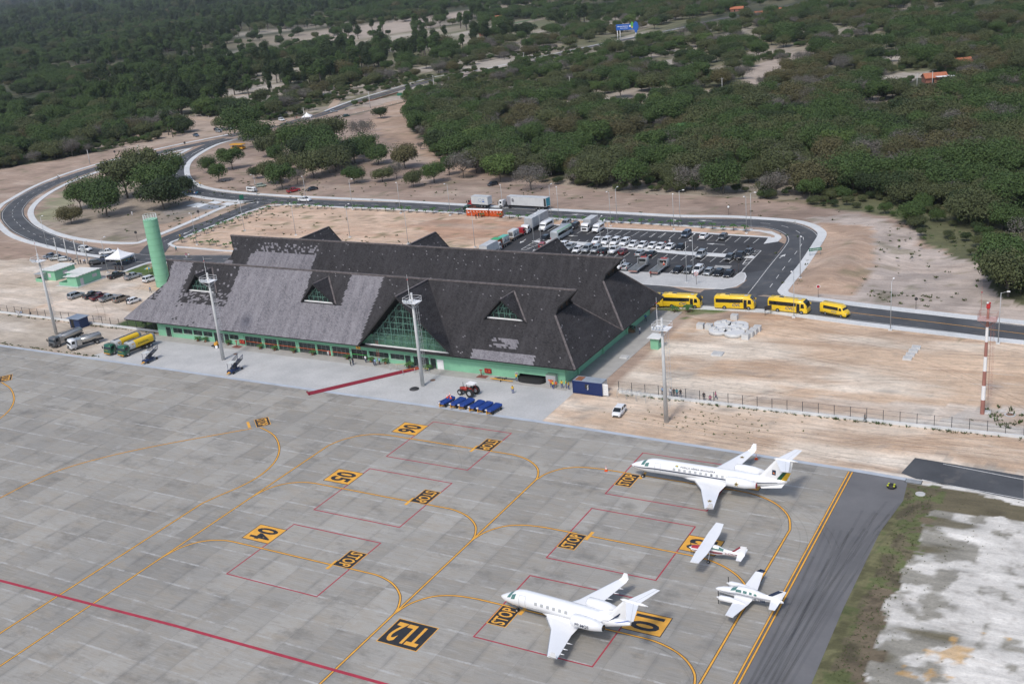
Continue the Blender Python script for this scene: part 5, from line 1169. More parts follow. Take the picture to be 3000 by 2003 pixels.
def car(name,kind,paint,label='',red=False,canopy=False):
    L,Wd,st,cb,zr,wr=CARS[kind]; pm=pmat(paint); h=Wd/2
    root=empty(name,label,{'pickup':'pickup truck','sedan':'car','hatch':'car','suv':'car','mpv':'car'}[kind])
    g=MB(); g.loft([sect(x*L,w_*h,z0,z1,.10) for x,w_,z0,z1 in st],pm)
    if kind=='pickup':
        g.box(-.485*L,-.17*L,-h*.84,h*.84,1.085,1.10,BUMP)
        for s in (-1,1): g.box(-.495*L,-.165*L,s*h*.97-.05,s*h*.97+.05,1.05,1.19,pm)
        g.box(-.497*L,-.485*L,-h*.95,h*.95,1.05,1.18,pm)
    zb=max(z for _,_,_,z in st)-.03; b0,r0,r1,b1=[c*L for c in cb]
    # cabin: painted pillars and roof, glass inset bands
    ht=h*.80; hb=h*.93
    g.box(r0-.02,r1+.02,-ht+.0,ht-.0,zr-.07,zr,pm,.06,.06)
    for s in (-1,1):
        g.bar((b1,s*hb,zb),(r1,s*ht,zr-.04),.07,pm); g.bar((b0,s*hb,zb),(r0,s*ht,zr-.04),.10,pm)
        xm=(r0+r1)/2; g.bar((xm,s*(hb+.005),zb),(xm,s*(ht+.005),zr-.04),.07,pm)
        if kind in('suv','mpv'): xm=r0+.75; g.bar((xm,s*(hb+.005),zb),(xm,s*(ht+.005),zr-.04),.09,pm); g.bar((r0+.2,s*ht*.9,zr+.05),(r1-.2,s*ht*.9,zr+.05),.045,STEEL)
    for x,z in ((st[0][0]*L,.5),): g.box(x-.03,x+.06,-h*.86,h*.86,.32,.5,BUMP if kind in('suv','pickup') else pm)
    g.box(.497*L-.03,.497*L+.03,-h*.55,h*.55,.36,.54,GRL)
    g.box(.497*L+.0,.5*L+.015,-.22,.22,.36,.48,PLR if red else PLATE); g.box(-.5*L-.045,-.5*L-.03,-.22,.22,.62,.74,PLR if red else PLATE)
    body=g.build('body',root)
    for s in (-1,1):
        m_=MB(); m_.box(b1-.28,b1-.1,s*(h+.03)-.07,s*(h+.03)+.07,zb-.02,zb+.12,pm); m_.build('mirror',body)
    g=MB(); i=.015
    v=[(b0,-hb+i,zb),(b0,hb-i,zb),(b1,hb-i,zb),(b1,-hb+i,zb),(r0,-ht+i,zr-.05),(r0,ht-i,zr-.05),(r1,ht-i,zr-.05),(r1,-ht+i,zr-.05)]
    g.mesh(v,[(0,4,5,1),(1,5,6,2),(2,6,7,3),(3,7,4,0),(4,7,6,5)],GLASS); g.build('windows',root)
    for x in (-.30 if kind!='pickup' else -.32,.32):
        for s in (-1,1):
            w_=MB(); w_.tube((x*L,s*(h-.16),wr),(x*L,s*(h+.02),wr),wr,DARK,n=12); w_.tube((x*L,s*(h+.015),wr),(x*L,s*(h+.03),wr),wr*.6,HUB,n=10); w_.build('wheel',root)
    zh=st[-2][3]-.06
    for s in (-1,1):
        l=MB(); l.box(.472*L,.494*L,s*h*.68-.17,s*h*.68+.17,zh-.10,zh+.07,HL); l.build('headlight',root)
        l=MB(); l.box(-.503*L,-.48*L,s*h*.82-.11,s*h*.82+.11,.72,.95,TL); l.build('tail_light',root)
    return root
def box_truck(name,label,L,cabp,boxm,cab_over=True,bw=2.5,bh=2.7,bz=1.15,cat='truck',capg=None,boxL=None,axles=2,rc=0.):
    root=empty(name,label,cat); x1=L/2; cl=1.9; pm=pmat(cabp)
    g=MB()
    if cab_over:
        g.loft([sect(x1-cl,1.12,.55,2.6,.1),sect(x1-.45,1.12,.5,2.62,.12),sect(x1-.08,1.08,.45,1.6,.12),sect(x1,1.0,.45,1.45,.12)],pm)
        g.mesh([(x1-.44,-1.0,2.45),(x1-.44,1.0,2.45),(x1-.05,1.02,1.62),(x1-.05,-1.02,1.62)],[(0,1,2,3)],GLASS)
        g.box(x1-.02,x1+.03,-.7,.7,.75,1.3,GRL); g.box(x1-.1,x1+.05,-1.1,1.1,.4,.68,pm)
    else:
        g.loft([sect(x1-cl-.2,1.1,.55,2.25,.1),sect(x1-1.25,1.1,.5,2.3,.12),sect(x1-1.0,1.05,.5,1.5,.1),sect(x1,.9,.5,1.25,.12)],pm); g.mesh([(x1-1.22,-.98,2.15),(x1-1.22,.98,2.15),(x1-.98,1.0,1.5),(x1-.98,-1.0,1.5)],[(0,1,2,3)],GLASS); g.box(x1-.02,x1+.04,-.5,.5,.6,1.1,GRL)
    cab=g.build('cab',root)
    for s in (-1,1):
        q=MB(); q.box(x1-1.35,x1-.62,s*1.13-.01,s*1.13+.01,1.55,2.3,GLASS); q.build('side_window',cab); q=MB(); q.box(x1-.25,x1-.1,s*1.3-.12,s*1.3+.12,1.55,2.15,BUMP); q.build('mirror',cab)
        q=MB(); q.box(x1-.02,x1+.06,s*.85-.18,s*.85+.18,.75,.98,HL); q.build('headlight',cab)
    g=MB(); g.box(-x1,x1-.3,-.45,.45,.6,.95,BUMP); 
    for s in (-1,1): g.box(-x1+.2,x1-2.2,s*1.1-.04,s*1.1+.04,.65,.85,BUMP)
    g.build('chassis',root)
    if boxm is not None:
        g=MB(); bl=boxL or (L-cl-.35); x0=-x1+.0; g.box(x0,x0+bl,-bw/2,bw/2,bz,bz+bh,boxm)
        n=int(bl/1.15)
        for i in range(1,n):
            x=x0+bl*i/n
            for s in (-1,1): g.box(x-.03,x+.03,s*bw/2-.02,s*bw/2+.02,bz+.08,bz+bh-.08,STEEL)
        g.box(x0-.03,x0+bl+.03,-bw/2-.03,bw/2+.03,bz+bh,bz+bh+.05,mat('box_roof',(.55,.56,.56),.5,.2,var=.12,scale=.7)); g.build('cargo_box',root)
    xs=[x1-1.0]+[-x1+1.4+1.3*k for k in range(axles)]
    for i,x in enumerate(xs):
        for s in (-1,1): w_=MB(); w_.tube((x,s*.78,.5),(x,s*1.14,.5),.5,DARK,n=12); w_.tube((x,s*1.13,.5),(x,s*1.16,.5),.26,HUB,n=10); w_.build('wheel',root)
    return root
BOXW=mat('cargo_box_white',(.60,.61,.61),.5,var=.06,scale=.5); BOXG=mat('cargo_box_grey',(.42,.43,.44),.5,.1,var=.1,scale=.6)
def rot(kA,a,b):  # heading from rear pixel to front pixel
    p,q=P(kA,*a),P(kA,*b); return math.atan2(q.y-p.y,q.x-p.x)
def put(o,k,x,y,h,z=.7,gz=None):
    p=P(k,x,y,z); o.location=(p.x,p.y,.05 if gz is None else gz); o.rotation_euler.z=h; return o
PROTOC={}
DN=-math.pi/2+.0; UP=math.pi/2
NICE={'sedan':'sedan','hatch':'hatchback','suv':'SUV','mpv':'people carrier','pickup':'pickup'}
def place_car(kind,paint,k,x,y,h,label,group=None,red=False,gz=.05,z=.7):
    key=(kind,paint,red)
    nm={'sedan':'parked_car','hatch':'parked_car','suv':'parked_car','mpv':'parked_car','pickup':'pickup_truck'}[kind]
    if key not in PROTOC:
        o=car(nm,kind,paint,label,red); PROTOC[key]=o; 
        kids[o.name]=list(o.children)
        for c in o.children: kids[c.name]=list(c.children)
    else: o=dup(PROTOC[key],(0,0,0))
    o['label']=label; 
    if group: o['group']=group
    elif 'group' in o: del o['group']
    return put(o,k,x,y,h,z,gz)
PK='vehicles in the car park'
R1='in the upper middle row of the car park'
for i,(kd,x,y,lb) in enumerate((('pickup',1410,680,'white pickup, leftmost of the upper white row in the car park'),('suv',1530,688,'white SUV second from the left in the upper white row in the car park'),('suv',1657,694,'white SUV third from the left in the upper white row in the car park'),('suv',1785,704,'white SUV fourth from the left in the upper white row in the car park'),('sedan',1905,722,'white taxi sedan fifth from the left in the upper white row, red plate'),('sedan',2032,732,'white taxi sedan sixth from the left in the upper white row, red plate'),('sedan',2168,742,'white taxi sedan seventh from the left in the upper white row, red plate'),('sedan',2280,752,'white taxi sedan eighth in the upper white row, beside two standing people'),)):
    place_car(kd,'white','q',x,y,DN,lb,PK,red=True)
place_car('sedan','white','r',370,715,DN,'white taxi sedan at the right end of the upper white row',PK,red=True)
for kd,pt,k,x,y,h,lb in (
 ('sedan','black','r',550,722,DN,'black sedan next to the last white taxi in the upper row'),
 ('sedan','grey','r',1725,805,DN,'dark grey sedan behind the roof-rack pickup near the hatched corner'),
 ('hatch','white','q',945,733,DN,'small white car half hidden behind the rear gable of the terminal'),
 ('pickup','silver','q',1035,768,DN,'silver pickup at the left of the lower middle row, beside the roof gable'),
 ('sedan','white','q',1140,795,DN,'white sedan between the silver pickup and the silver SUVs in the lower middle row'),
 ('suv','silver','q',1270,795,DN,'silver SUV right of the white sedan in the lower middle row'),
 ('suv','silver','q',1392,800,DN,'silver patrol SUV with red roof light, left of the black car parked tail out'),
 ('sedan','black','q',1500,818,UP,'black sedan parked tail out between the patrol SUV and the white pickup'),
 ('pickup','white','q',1640,808,DN,'white pickup left of the dark red car'),
 ('hatch','darkred','q',1768,828,UP,'dark red hatchback parked tail out beside the white pickup'),
 ('sedan','silver','q',2000,848,UP,'silver sedan parked tail out above the left tow truck'),
 ('sedan','black','q',2155,858,UP,'black sedan parked tail out above the tow trucks'),
 ('suv','silver','r',900,855,DN,'silver SUV alone in the middle of the right half of the car park'),
 ('hatch','grey','r',1395,900,DN,'dark grey hatchback left of the roof-rack pickup'),
 ('pickup','black','r',1578,875,DN,'black pickup with a roof rack at the rounded end of the median'),
 ('mpv','bluegrey','r',648,500,DN,'blue-grey people carrier in the back row of the car park'),
 ('sedan','white','r',960,530,UP,'white sedan parked tail out in the back row of the car park'),
 ('hatch','grey','r',1280,547,DN,'dark grey hatchback at the right of the back row'),
 ('sedan','black','r',505,1112,DN,'black sedan leftmost in the bottom row right of the tow trucks'),
 ('hatch','grey','r',688,1122,DN,'dark grey hatchback second in the bottom row'),
 ('suv','white','r',850,1120,DN,'white SUV in the middle of the bottom row'),
 ('hatch','silver','r',1035,1150,DN,'silver hatchback right of the white SUV in the bottom row'),
 ('hatch','black','r',1205,1165,DN,'black hatchback second from the right in the bottom row'),
 ('sedan','black','r',1380,1178,DN,'black sedan at the right end of the bottom row by the white pavement'),
 ('suv','white','q',1712,1020,DN,'white SUV peeping out from under the terminal roof edge'),
 ('hatch','silver','q',1815,1035,UP,'silver hatchback parked tail out left of the tow trucks'),
 ('hatch','black','q',688,645,DN,'black hatchback on the hatched area by the left car park entrance'),
 ('hatch','red','q',650,740,UP+.3,'bright red hatchback at the hatched area beside the roof gable'),
 ('suv','silver','q',975,445,DN,'silver SUV behind the green and silver bus'),
 ('mpv','black','q',1093,480,DN,'black people carrier right of the green and silver bus')):
    place_car(kd,pt,k,x,y,h,lb,PK)
UR=rot('j',(1105,890),(1240,845))
for kd,pt,k,x,y,h,lb,g in (
 ('suv','silver','j',1162,862,UR,'silver SUV parked alone left of the row on the sand',1),
 ('pickup','black','j',1410,855,UR,'black pickup at the left of the row on the sand by the green huts',1),
 ('pickup','darkred','j',1520,880,UR,'dark red pickup in the row on the sand',1),
 ('pickup','silver','j',1655,898,UR,'silver pickup in the row on the sand, left of the tan SUV',1),
 ('suv','tan','j',1855,910,UR,'tan SUV between the silver pickup and the white hatchback',1),
 ('hatch','white','j',2045,935,UR,'white hatchback with two people at its open boot',1),
 ('pickup','black','j',1780,552,UR,'black pickup nearest the white tent, with men beside it',1),
 ('pickup','silver','j',2035,568,UR,'silver pickup on the sand in front of the water tower',1),
 ('suv','white','j',2300,610,UR,'white small car half hidden by the water tower',1),
 ('suv','white','j',1305,155,rot('j',(1220,160),(1400,170)),'white SUV with stripes driving on the terminal road',0),
 ('pickup','white','j',1650,200,rot('j',(1565,210),(1740,190)),'white pickup on the road just left of the white tent',0),
 ('suv','black','j',1485,358,rot('j',(1390,375),(1580,350)),'black SUV by the green huts below the electricity poles',0),
 ('suv','navy','j',1650,305,rot('j',(1560,310),(1740,310)),'dark blue patrol car with red stripe left of the white tent',0),
 ('pickup','bluegrey','j',775,265,rot('j',(850,270),(710,265)),'dark pickup furthest left of the three cars by the poles',0),
 ('pickup','silver','j',880,290,rot('j',(730,290),(1000,270)),'silver pickup behind the silver estate by the poles',0),
 ('hatch','silver','j',985,308,rot('j',(870,320),(1090,300)),'silver estate car in front of the electricity poles',0),
 ('hatch','white','k',1940,1185,rot('k',(2010,1100),(1880,1260)),'white hatchback alone on the sand beside the blue container',0),
 ('pickup','white','a',2095,1373,rot('a',(2045,1372),(2145,1376)),'white pickup driving on the ring road past the young palms',0),
 ('hatch','palegreen','a',1795,1273,rot('a',(1760,1278),(1830,1268)),'pale green hatchback parked under the trees behind the old van',0),
 ('pickup','red','a',2018,1308,rot('a',(1985,1315),(2055,1300)),'red pickup with a white load parked under the trees',0),
 ('sedan','black','a',2145,1297,rot('a',(2175,1292),(2115,1304)),'black sedan right of the red pickup under the trees',0),
 ('hatch','black','b',1040,1263,rot('b',(1075,1255),(1005,1270)),'black hatchback in the shade of the bright green tree',0),
 ('pickup','bluegrey','a',1347,930,rot('a',(1320,925),(1375,938)),'dark blue pickup alone on the bare ground inside the fence',0),
 ('suv','silver','a',1503,902,rot('a',(1475,900),(1535,908)),'silver SUV in the group under the small junction tree',0),
 ('sedan','navy','a',1490,888,rot('a',(1470,885),(1515,890)),'dark blue car behind the silver SUV at the junction tree',0),
 ('sedan','white','a',1528,887,rot('a',(1515,880),(1540,893)),'white sedan at the foot of the small junction tree',0),
 ('suv','white','a',1936,823,rot('a',(1905,820),(1965,828)),'white patrol SUV on the verge near the gate tent',0),
 ('sedan','silver','a',2295,764,rot('a',(2270,768),(2318,760)),'silver sedan driving on the access road past the gate tent',0),
 ('hatch','darkred','a',2318,808,rot('a',(2300,812),(2340,802)),'dark red car parked beside the access road wall',0),
 ('sedan','darkgreen','b',33,795,rot('b',(8,800),(58,790)),'dark green sedan parked by the low wall along the access road',0)):
    place_car(kd,pt,k,x,y,h,lb,'cars on the sand by the green huts' if g else None,gz=.0 if k in 'ab' and y not in(1373,) else .04)
# minibuses and vans
def van(name,label,L,Wd,H,paint,cat='van',nose=.8,stripe=None,txt=None,win=(.12,.86)):
    root=empty(name,label,cat); pm=pmat(paint); h=Wd/2; x1=L/2
    g=MB(); g.loft([sect(-x1,h*.94,.4,H-.1,.12),sect(-x1+.15,h,.32,H,.14),sect(x1-nose-.75,h,.3,H-.02,.14),sect(x1-nose-.35,h,.3,H-.25,.14),sect(x1-nose+.15,h*.99,.3,H*.62,.14),sect(x1-.1,h*.93,.32,H*.44,.12),sect(x1,h*.85,.4,H*.34,.1)],pm)
    g.box(x1-.03,x1+.03,-h*.6,h*.6,.4,.62,GRL); body=g.build('body',root)
    g=MB(); g.mesh([(x1-nose-.42,-h*.84,H-.3),(x1-nose-.42,h*.84,H-.3),(x1-nose+.17,h*.9,H*.63),(x1-nose+.17,-h*.9,H*.63)],[(0,1,2,3)],GLASS); g.xf(Matrix.Translation((.02,0,.03))); g.build('windscreen',body,fix=False)
    for s in (-1,1):
        g=MB(); g.box(-x1+L*(1-win[1]),x1-nose-1.05,s*(h+.004)-.012,s*(h+.004)+.012,H*.56,H*.84,GLASS); g.build('side_windows',body); g=MB(); g.box(x1-nose-.95,x1-nose-.2,s*(h+.004)-.012,s*(h+.004)+.012,H*.56,H*.80,GLASS,.12); g.build('cab_window',body)
        g=MB(); g.box(x1-.09,x1-.0,s*h*.72-.14,s*h*.72+.14,H*.30,H*.38,HL); g.build('headlight',root)
        if stripe: g=MB(); g.box(-x1+.2,x1-.8,s*(h+.003)-.01,s*(h+.003)+.01,.42,.6,stripe); g.build('side_strip',body)
        for x in (-x1+L*.22,x1-L*.18): w_=MB(); w_.tube((x,s*(h-.2),.36),(x,s*(h+.01),.36),.36,DARK,n=12); w_.tube((x,s*(h+.0),.36),(x,s*(h+.02),.36),.2,HUB,n=8); w_.build('wheel',root)
    return root,body
LOGO=mat('logo_blue',(.02,.09,.25),.4); LORG=mat('logo_orange',(.65,.25,.05),.4); NOENT=mat('no_entry_red',(.4,.03,.04),.5)
o,b=van('minibus','white high-roof minibus at the left of the back row beside the long truck',6.4,2.0,2.6,'white','minibus',stripe=BUMP); put(o,'q',705,470,DN,1.2)
o,b=van('minibus','cream minibus right of the grey box truck in the back row',5.2,1.95,2.2,'white','minibus'); put(o,'q',1418,505,DN,1.)
o,b=van('camper_van','old white flat-nosed van with luggage on its roof beside the ring road',4.5,1.75,1.95,'white','van',nose=.1); put(o,'a',1730,1302,rot('a',(1700,1300),(1765,1306)),.9,0)
g=MB(); g.box(-1.6,.9,-.6,.6,2.0,2.15,mat('canvas_brown',(.12,.09,.07),.9)); g.build('roof_load',o)
o,b=van('small_bus','pale green and white small bus standing by the junction tree',6.5,2.2,2.9,'palegreen','bus',nose=.3); put(o,'a',1593,872,rot('a',(1582,855),(1604,888)),1.3,0)
# yellow coaches
def coach(label,L=8.9):
    h=1.2; H=3.05; x1=L/2; pm=pmat('yellow'); root=empty('yellow_bus',label,'bus',group='yellow coaches lined up on the terminal road')
    g=MB(); g.loft([sect(-x1,h*.92,.45,H-.25,.2),sect(-x1+.25,h,.32,H,.2),sect(x1-1.0,h,.32,H-.02,.2),sect(x1-.45,h*.99,.32,H-.5,.2),sect(x1-.06,h*.97,.35,1.45,.16),sect(x1,h*.9,.42,1.1,.14)],pm)
    body=g.build('body',root)
    g=MB(); g.mesh([(x1-.94,-h*.9,H-.12),(x1-.94,h*.9,H-.12),(x1-.42,h*.93,H-.55),(x1-.06,h*.95,1.5),(x1-.06,-h*.95,1.5),(x1-.42,-h*.93,H-.55)],[(0,1,2,5),(5,2,3,4)],GLASS); g.xf(Matrix.Translation((.03,0,.03))); g.build('windscreen',body,fix=False)
    for s in (-1,1):
        g=MB(); g.box(-x1+.35,x1-2.45 if s<0 else x1-1.3,s*(h+.006)-.014,s*(h+.006)+.014,1.62,2.5,GLASS); g.build('window_band',body); g=MB(); g.box(x1-1.45,x1-.62,s*(h+.006)-.014,s*(h+.006)+.014,1.45,2.4,GLASS,.1); g.build('driver_window',body)
        g=MB(); g.bar((x1-.3,s*1.15,2.35),(x1-.05,s*1.4,2.05),.06,pm); g.box(x1-.12,x1+.02,s*1.42-.1,s*1.42+.1,1.75,2.15,pm); g.build('mirror',body)
        g=MB(); g.box(x1-.1,x1-.02,s*.9-.18,s*.9+.18,.75,1.0,HL); g.build('headlight',root)
        for x in (-x1+2.3,x1-1.25): w_=MB(); w_.tube((x,s*(h-.25),.45),(x,s*(h+.012),.45),.45,DARK,n=14); w_.tube((x,s*(h+.0),.45),(x,s*(h+.03),.45),.22,HUB,n=10); w_.build('wheel',root)
    g=MB(); g.box(x1-2.32,x1-1.62,-h-.022,-h-.006,.42,2.4,GRL); g.box(x1-3.1,x1-2.35,-h-.1,-h-.03,.42,1.75,pm); g.build('door',body)
    g=MB(); g.box(-x1+1.2,-x1+3.4,-.7,.7,H,H+.18,pm,.15,.1); g.box(-x1+2.3,-x1+3.3,-.4,.4,H+.18,H+.2,GLASS); g.box(x1-2.3,x1-1.6,-.35,.35,H,H+.06,STEEL); g.build('roof_unit',body)
    g=MB(); add_text(g,'CVC',.62,1.85,(.55,-h-.03,1.12),(1,0,0),(0,0,1),LOGO,.02); g.bar((.0,-h-.025,1.5),(1.3,-h-.025,1.4),.01,LORG,.05); g.build('lettering',body,fix=False)
    return root
labs=['yellow coach furthest left, mostly hidden behind the terminal roof corner','yellow coach second from the left, its tail under the roof corner','yellow coach third from the left, with its whole side clear of the roof','yellow coach nearest the yellow minibus at the head of the line']
pr=None
for (x,y,hp),lb in zip((((-35),225,None),(360,235,None),(930,250,None),(1510,285,None)),labs):
    p=P('u',x,y+10,1.); hd=rot('u',(x-250,y+10-8 if x>1400 else y+10-4),(x+250,y+10+(45 if x>1400 else 14)))
    if pr is None: pr=coach(lb); kids[pr.name]=list(pr.children); [kids.__setitem__(c.name,list(c.children)) for c in pr.children]; o=pr
    else: o=dup(pr,(0,0,0),label=lb)
    o.location=(p.x,p.y,.06); o.rotation_euler.z=hd
o,b=van('yellow_minibus','yellow minibus at the head of the line of yellow coaches',6.3,2.0,2.55,'yellow','minibus',stripe=BUMP); put(o,'u',2005,330,rot('u',(1830,310),(2190,380)),1.0)
g=MB(); add_text(g,'CVC',.42,1.25,(.35,-1.02,1.05),(1,0,0),(0,0,1),LOGO,.02); g.build('lettering',b,fix=False)
# silver and green bus in the car park
o=empty('silver_bus','silver bus with a green roof edge seen from behind in the car park','bus'); h=1.2;x1=5.
g=MB(); SBM=mat('bus_silver',(.42,.45,.47),.4,.2); g.loft([sect(-x1,h*.92,.45,2.8,.25),sect(-x1+.3,h,.35,3.05,.25),sect(x1-.4,h,.35,3.05,.25),sect(x1,h*.92,.4,2.4,.2)],SBM); b=g.build('body',o)
g=MB(); g.box(-x1+.6,x1-.4,-h-.015,-h+.01,1.55,2.4,GLASS); g.box(-x1+.6,x1-.4,h-.01,h+.015,1.55,2.4,GLASS); g.build('window_band',b); g=MB(); g.loft([[(-x1+.3,-h-.012,2.45),(-x1+.3,-h+.15,2.98),(-x1+.3,-h+.35,3.07)],[(x1-.5,-h-.012,2.45),(x1-.5,-h+.15,2.98),(x1-.5,-h+.35,3.07)]],mat('bus_green',(.10,.42,.10),.4),cap=False,closed=False); g.build('green_stripe',b,fix=False)
for x in (-3.2,3.2):
    for s in (-1,1): w_=MB(); w_.tube((x,s*.95,.45),(x,s*1.215,.45),.45,DARK,n=12); w_.build('wheel',o)
for s in (-1,1): l=MB(); l.box(-x1-.03,-x1+.05,s*.95-.1,s*.95+.1,.8,1.2,TL); l.build('tail_light',b)
put(o,'q',915,570,UP,1.5)
# trucks
o=box_truck('box_truck','long white truck with grey cargo box reaching back to the palms',13.6,'white',BOXG,axles=3,bh=2.9,boxL=10.9); put(o,'q',545,430,DN,1.9)
o=box_truck('box_truck','white truck with shorter grey cargo box beside the cream minibus',7.6,'white',BOXG,axles=1,bw=2.3,bh=2.3,bz=1.05); put(o,'q',1300,455,DN,1.6)
o=box_truck('semi_trailer_truck','white semi-trailer truck with a long white trailer and turquoise rear doors on the road',18.6,'white',BOXW,axles=3,bh=2.75,bz=1.3,boxL=14.9); put(o,'t',1440,400,rot('t',(2000,560),(900,500)),2.3,.04)
g=MB(); x0=-9.3; g.box(x0-.03,x0-.005,-1.2,1.2,1.4,3.95,mat('trailer_turquoise',(.03,.28,.36),.5)); g.box(x0+14.9-1.5,x0+14.9,1.252,1.262,1.35,4.0,mat('trailer_grey_panel',(.30,.29,.31),.5)); add_text(g,'a',1.1,.95,(x0+12.6,1.275,2.9),(-1,0,0),(0,0,1),mat('letter_dark_grey',(.14,.14,.15),.5),.04); g.box(x0+.1,x0+.9,1.252,1.262,1.4,3.9,BUMP); g.build('trailer_livery',o); 
g=MB(); g.box(9.3-3.3,9.3-2.9,-.9,.9,.95,2.2,BUMP); 
for s in (-1,1): g.tube((9.3-4.4,s*.78,.5),(9.3-4.4,s*1.14,.5),.5,DARK,n=12)
g.build('tractor_unit_rear',o)
o=box_truck('box_truck','red-cab truck with a white graffitied cargo box, left of the semi-trailer',8.8,'red',BOXW,cab_over=False,axles=2,bh=2.6,boxL=6.7); put(o,'t',420,385,rot('t',(760,480),(130,440)),2.0,.04)
g=MB(); y=1.262; 
g.tube((-1.3,y-.005,2.6),(-1.3,y+.01,2.6),.62,mat('faded_blue',(.20,.30,.45),.5),n=20); g.tube((-1.3,y+.008,2.6),(-1.3,y+.016,2.6),.5,BOXW,n=20); g.box(-3.0,-2.2,y-.005,y+.01,2.0,2.4,mat('faded_blue2',(.05,.14,.45),.5)); g.box(-3.0,-2.2,y-.005,y+.01,2.75,3.0,MATS['faded_blue']); g.build('side_graphics',o)
# flatbed with orange stakes
o=box_truck('flatbed_truck','dark flatbed truck with orange stake sides behind the row of orange toilets',11.,'darkgreen',None,axles=2); ORS=mat('orange_stakes',(.33,.085,.035),.7)
g=MB(); g.box(-5.5,3.2,-1.2,1.2,1.0,1.12,mat('flatbed_wood',(.16,.12,.09),.8)); 
for x in (3.0,2.0): 
    for z in (1.3,1.6,1.9,2.2): g.bar((x,-1.2,z),(x,1.2,z),.07,ORS)
for s in (-1,1):
    for z in (1.3,1.6,1.9,2.2): g.bar((3.1,s*1.2,z),(1.9,s*1.2,z),.07,ORS)
    g.box(-1.5,1.9,s*1.2-.03,s*1.2+.03,1.12,1.5,ORS)
g.build('stake_bed',o); put(o,'t',420,595,rot('t',(1040,620),(20,560)),1.2,.04)
# portable toilets
TO=mat('toilet_orange',(.60,.10,.015),.5); TOW=mat('toilet_roof_white',(.72,.72,.71),.5)
def toilet(label):
    r=empty('portable_toilet',label,'portable toilet',group='orange portable toilets in a row at the kerb'); g=MB(); g.box(-.56,.56,-.56,.56,.08,2.05,TO,.03,.03); g.box(-.6,.6,-.6,.6,0,.08,BUMP); g.build('cabin',r)
    g=MB(); n=6; g.loft([[(x,.6*math.cos(math.pi*i/n)*1.0,2.05+.3*math.sin(math.pi*i/n)) for i in range(n+1)] for x in (-.6,.6)],TOW,cap=False,closed=False); g.mesh([(x,.6*math.cos(math.pi*i/n),2.05+.3*math.sin(math.pi*i/n)) for x in (-.6,.6) for i in range(n+1)],[tuple(range(7)),tuple(range(13,6,-1))],TOW); g.build('roof',r,fix=False)
    g=MB(); g.box(-.42,.42,-.6,-.56,.15,1.95,mat('toilet_door_orange',(.48,.075,.012),.5)); d=g.build('door',r); g=MB(); g.box(-.12,.14,-.615,-.6,1.4,1.65,TOW); g.box(.3,.36,-.62,-.6,1.0,1.2,TOW); g.build('door_sign',d); return r
a,b_=P('t',170,725),P('t',915,752); hd=math.atan2(b_.y-a.y,b_.x-a.x); pr=None
ordn=['first','second','third','fourth','fifth','sixth','seventh','eighth','ninth','tenth','eleventh']
for i in range(11):
    t=i/10.+(.035 if i>6 else -.0); lb='orange portable toilet with a white roof, %s from the left in the row'%ordn[i]
    if pr is None: pr=toilet(lb); kids[pr.name]=list(pr.children); [kids.__setitem__(c.name,list(c.children)) for c in pr.children]; o=pr
    else: o=dup(pr,(0,0,0),label=lb)
    q=a.lerp(b_,t*.97); o.location=(q.x,q.y+.5,.02); o.rotation_euler.z=hd
# generator trailers at the lot edge
GEN=mat('generator_white',(.55,.57,.57),.5); GTE=mat('generator_teal',(.12,.42,.34),.5)
def genset(name,label,k,x,y,cabp,top,cat):
    o=empty(name,label,cat); g=MB(); g.box(-3.2,3.2 if cabp else 2.2,-1.15,1.15,.85,1.0,mat('flatbed_wood',(.16,.12,.09),.8)); g.box(-3.,3.,-.4,.4,.5,.85,BUMP); g.build('bed',o)
    g=MB(); g.box(-2.1,1.3,-.95,.95,1.05,2.9,GEN); g.box(-2.1,1.3,-.95,.95,2.905,2.95,top); g.build('generator',o); q=MB()
    for i in range(4): q.box(-1.9+i*.75,-1.4+i*.75,-.97,-.952,1.3,2.2 if i%2 else 1.8,mat('vent_dark',(.10,.10,.10),.6))
    q.box(-2.13,-2.105,-.7,.7,1.4,2.5,MATS['vent_dark']); q.build('vent_panel',o)
    if cabp:
        q=MB(); q.loft([sect(3.2,1.1,.55,2.4,.1),sect(4.7,1.1,.5,2.45,.1),sect(5.1,1.05,.5,1.5,.1)],pmat(cabp)); q.box(3.5,4.4,-1.11,-1.09,1.5,2.15,GLASS); q.build('cab',o)
    for xx in ((-2.2,-1.1)+((4.1,) if cabp else ())):
        for s in (-1,1): w_=MB(); w_.tube((xx,s*.8,.48),(xx,s*1.12,.48),.48,DARK,n=12); w_.tube((xx,s*1.11,.48),(xx,s*1.14,.48),.25,HUB,n=8); w_.build('wheel',o)
    put(o,k,x,y,UP,1.5)
genset('generator_truck','red-cab truck carrying a white generator at the edge of the bare lot','t',1225,1145,'red',GEN,'truck')
genset('generator_trailer','white generator with a teal lid on a trailer behind the red-cab truck','t',1000,1290,None,GTE,'trailer')
o=box_truck('box_truck','white truck with pale cargo box almost hidden behind the terminal ridge',8.5,'white',BOXW,axles=1,bh=2.3); put(o,'t',690,1450,UP,1.9)
g=MB(); g.box(-1,1,-1.2,1.2,.3,3.2,mat('crate_rust',(.30,.07,.03),.7)); g.box(-1.1,1.1,-1.3,1.3,3.2,3.3,mat('tarp_green',(.05,.35,.15),.6)); tag(g.build('rusty_bin'),'rust orange bin with a green lid behind the terminal ridge','bin'); o=bpy.data.objects['rusty_bin']; put(o,'t',830,1385,UP,1.5)
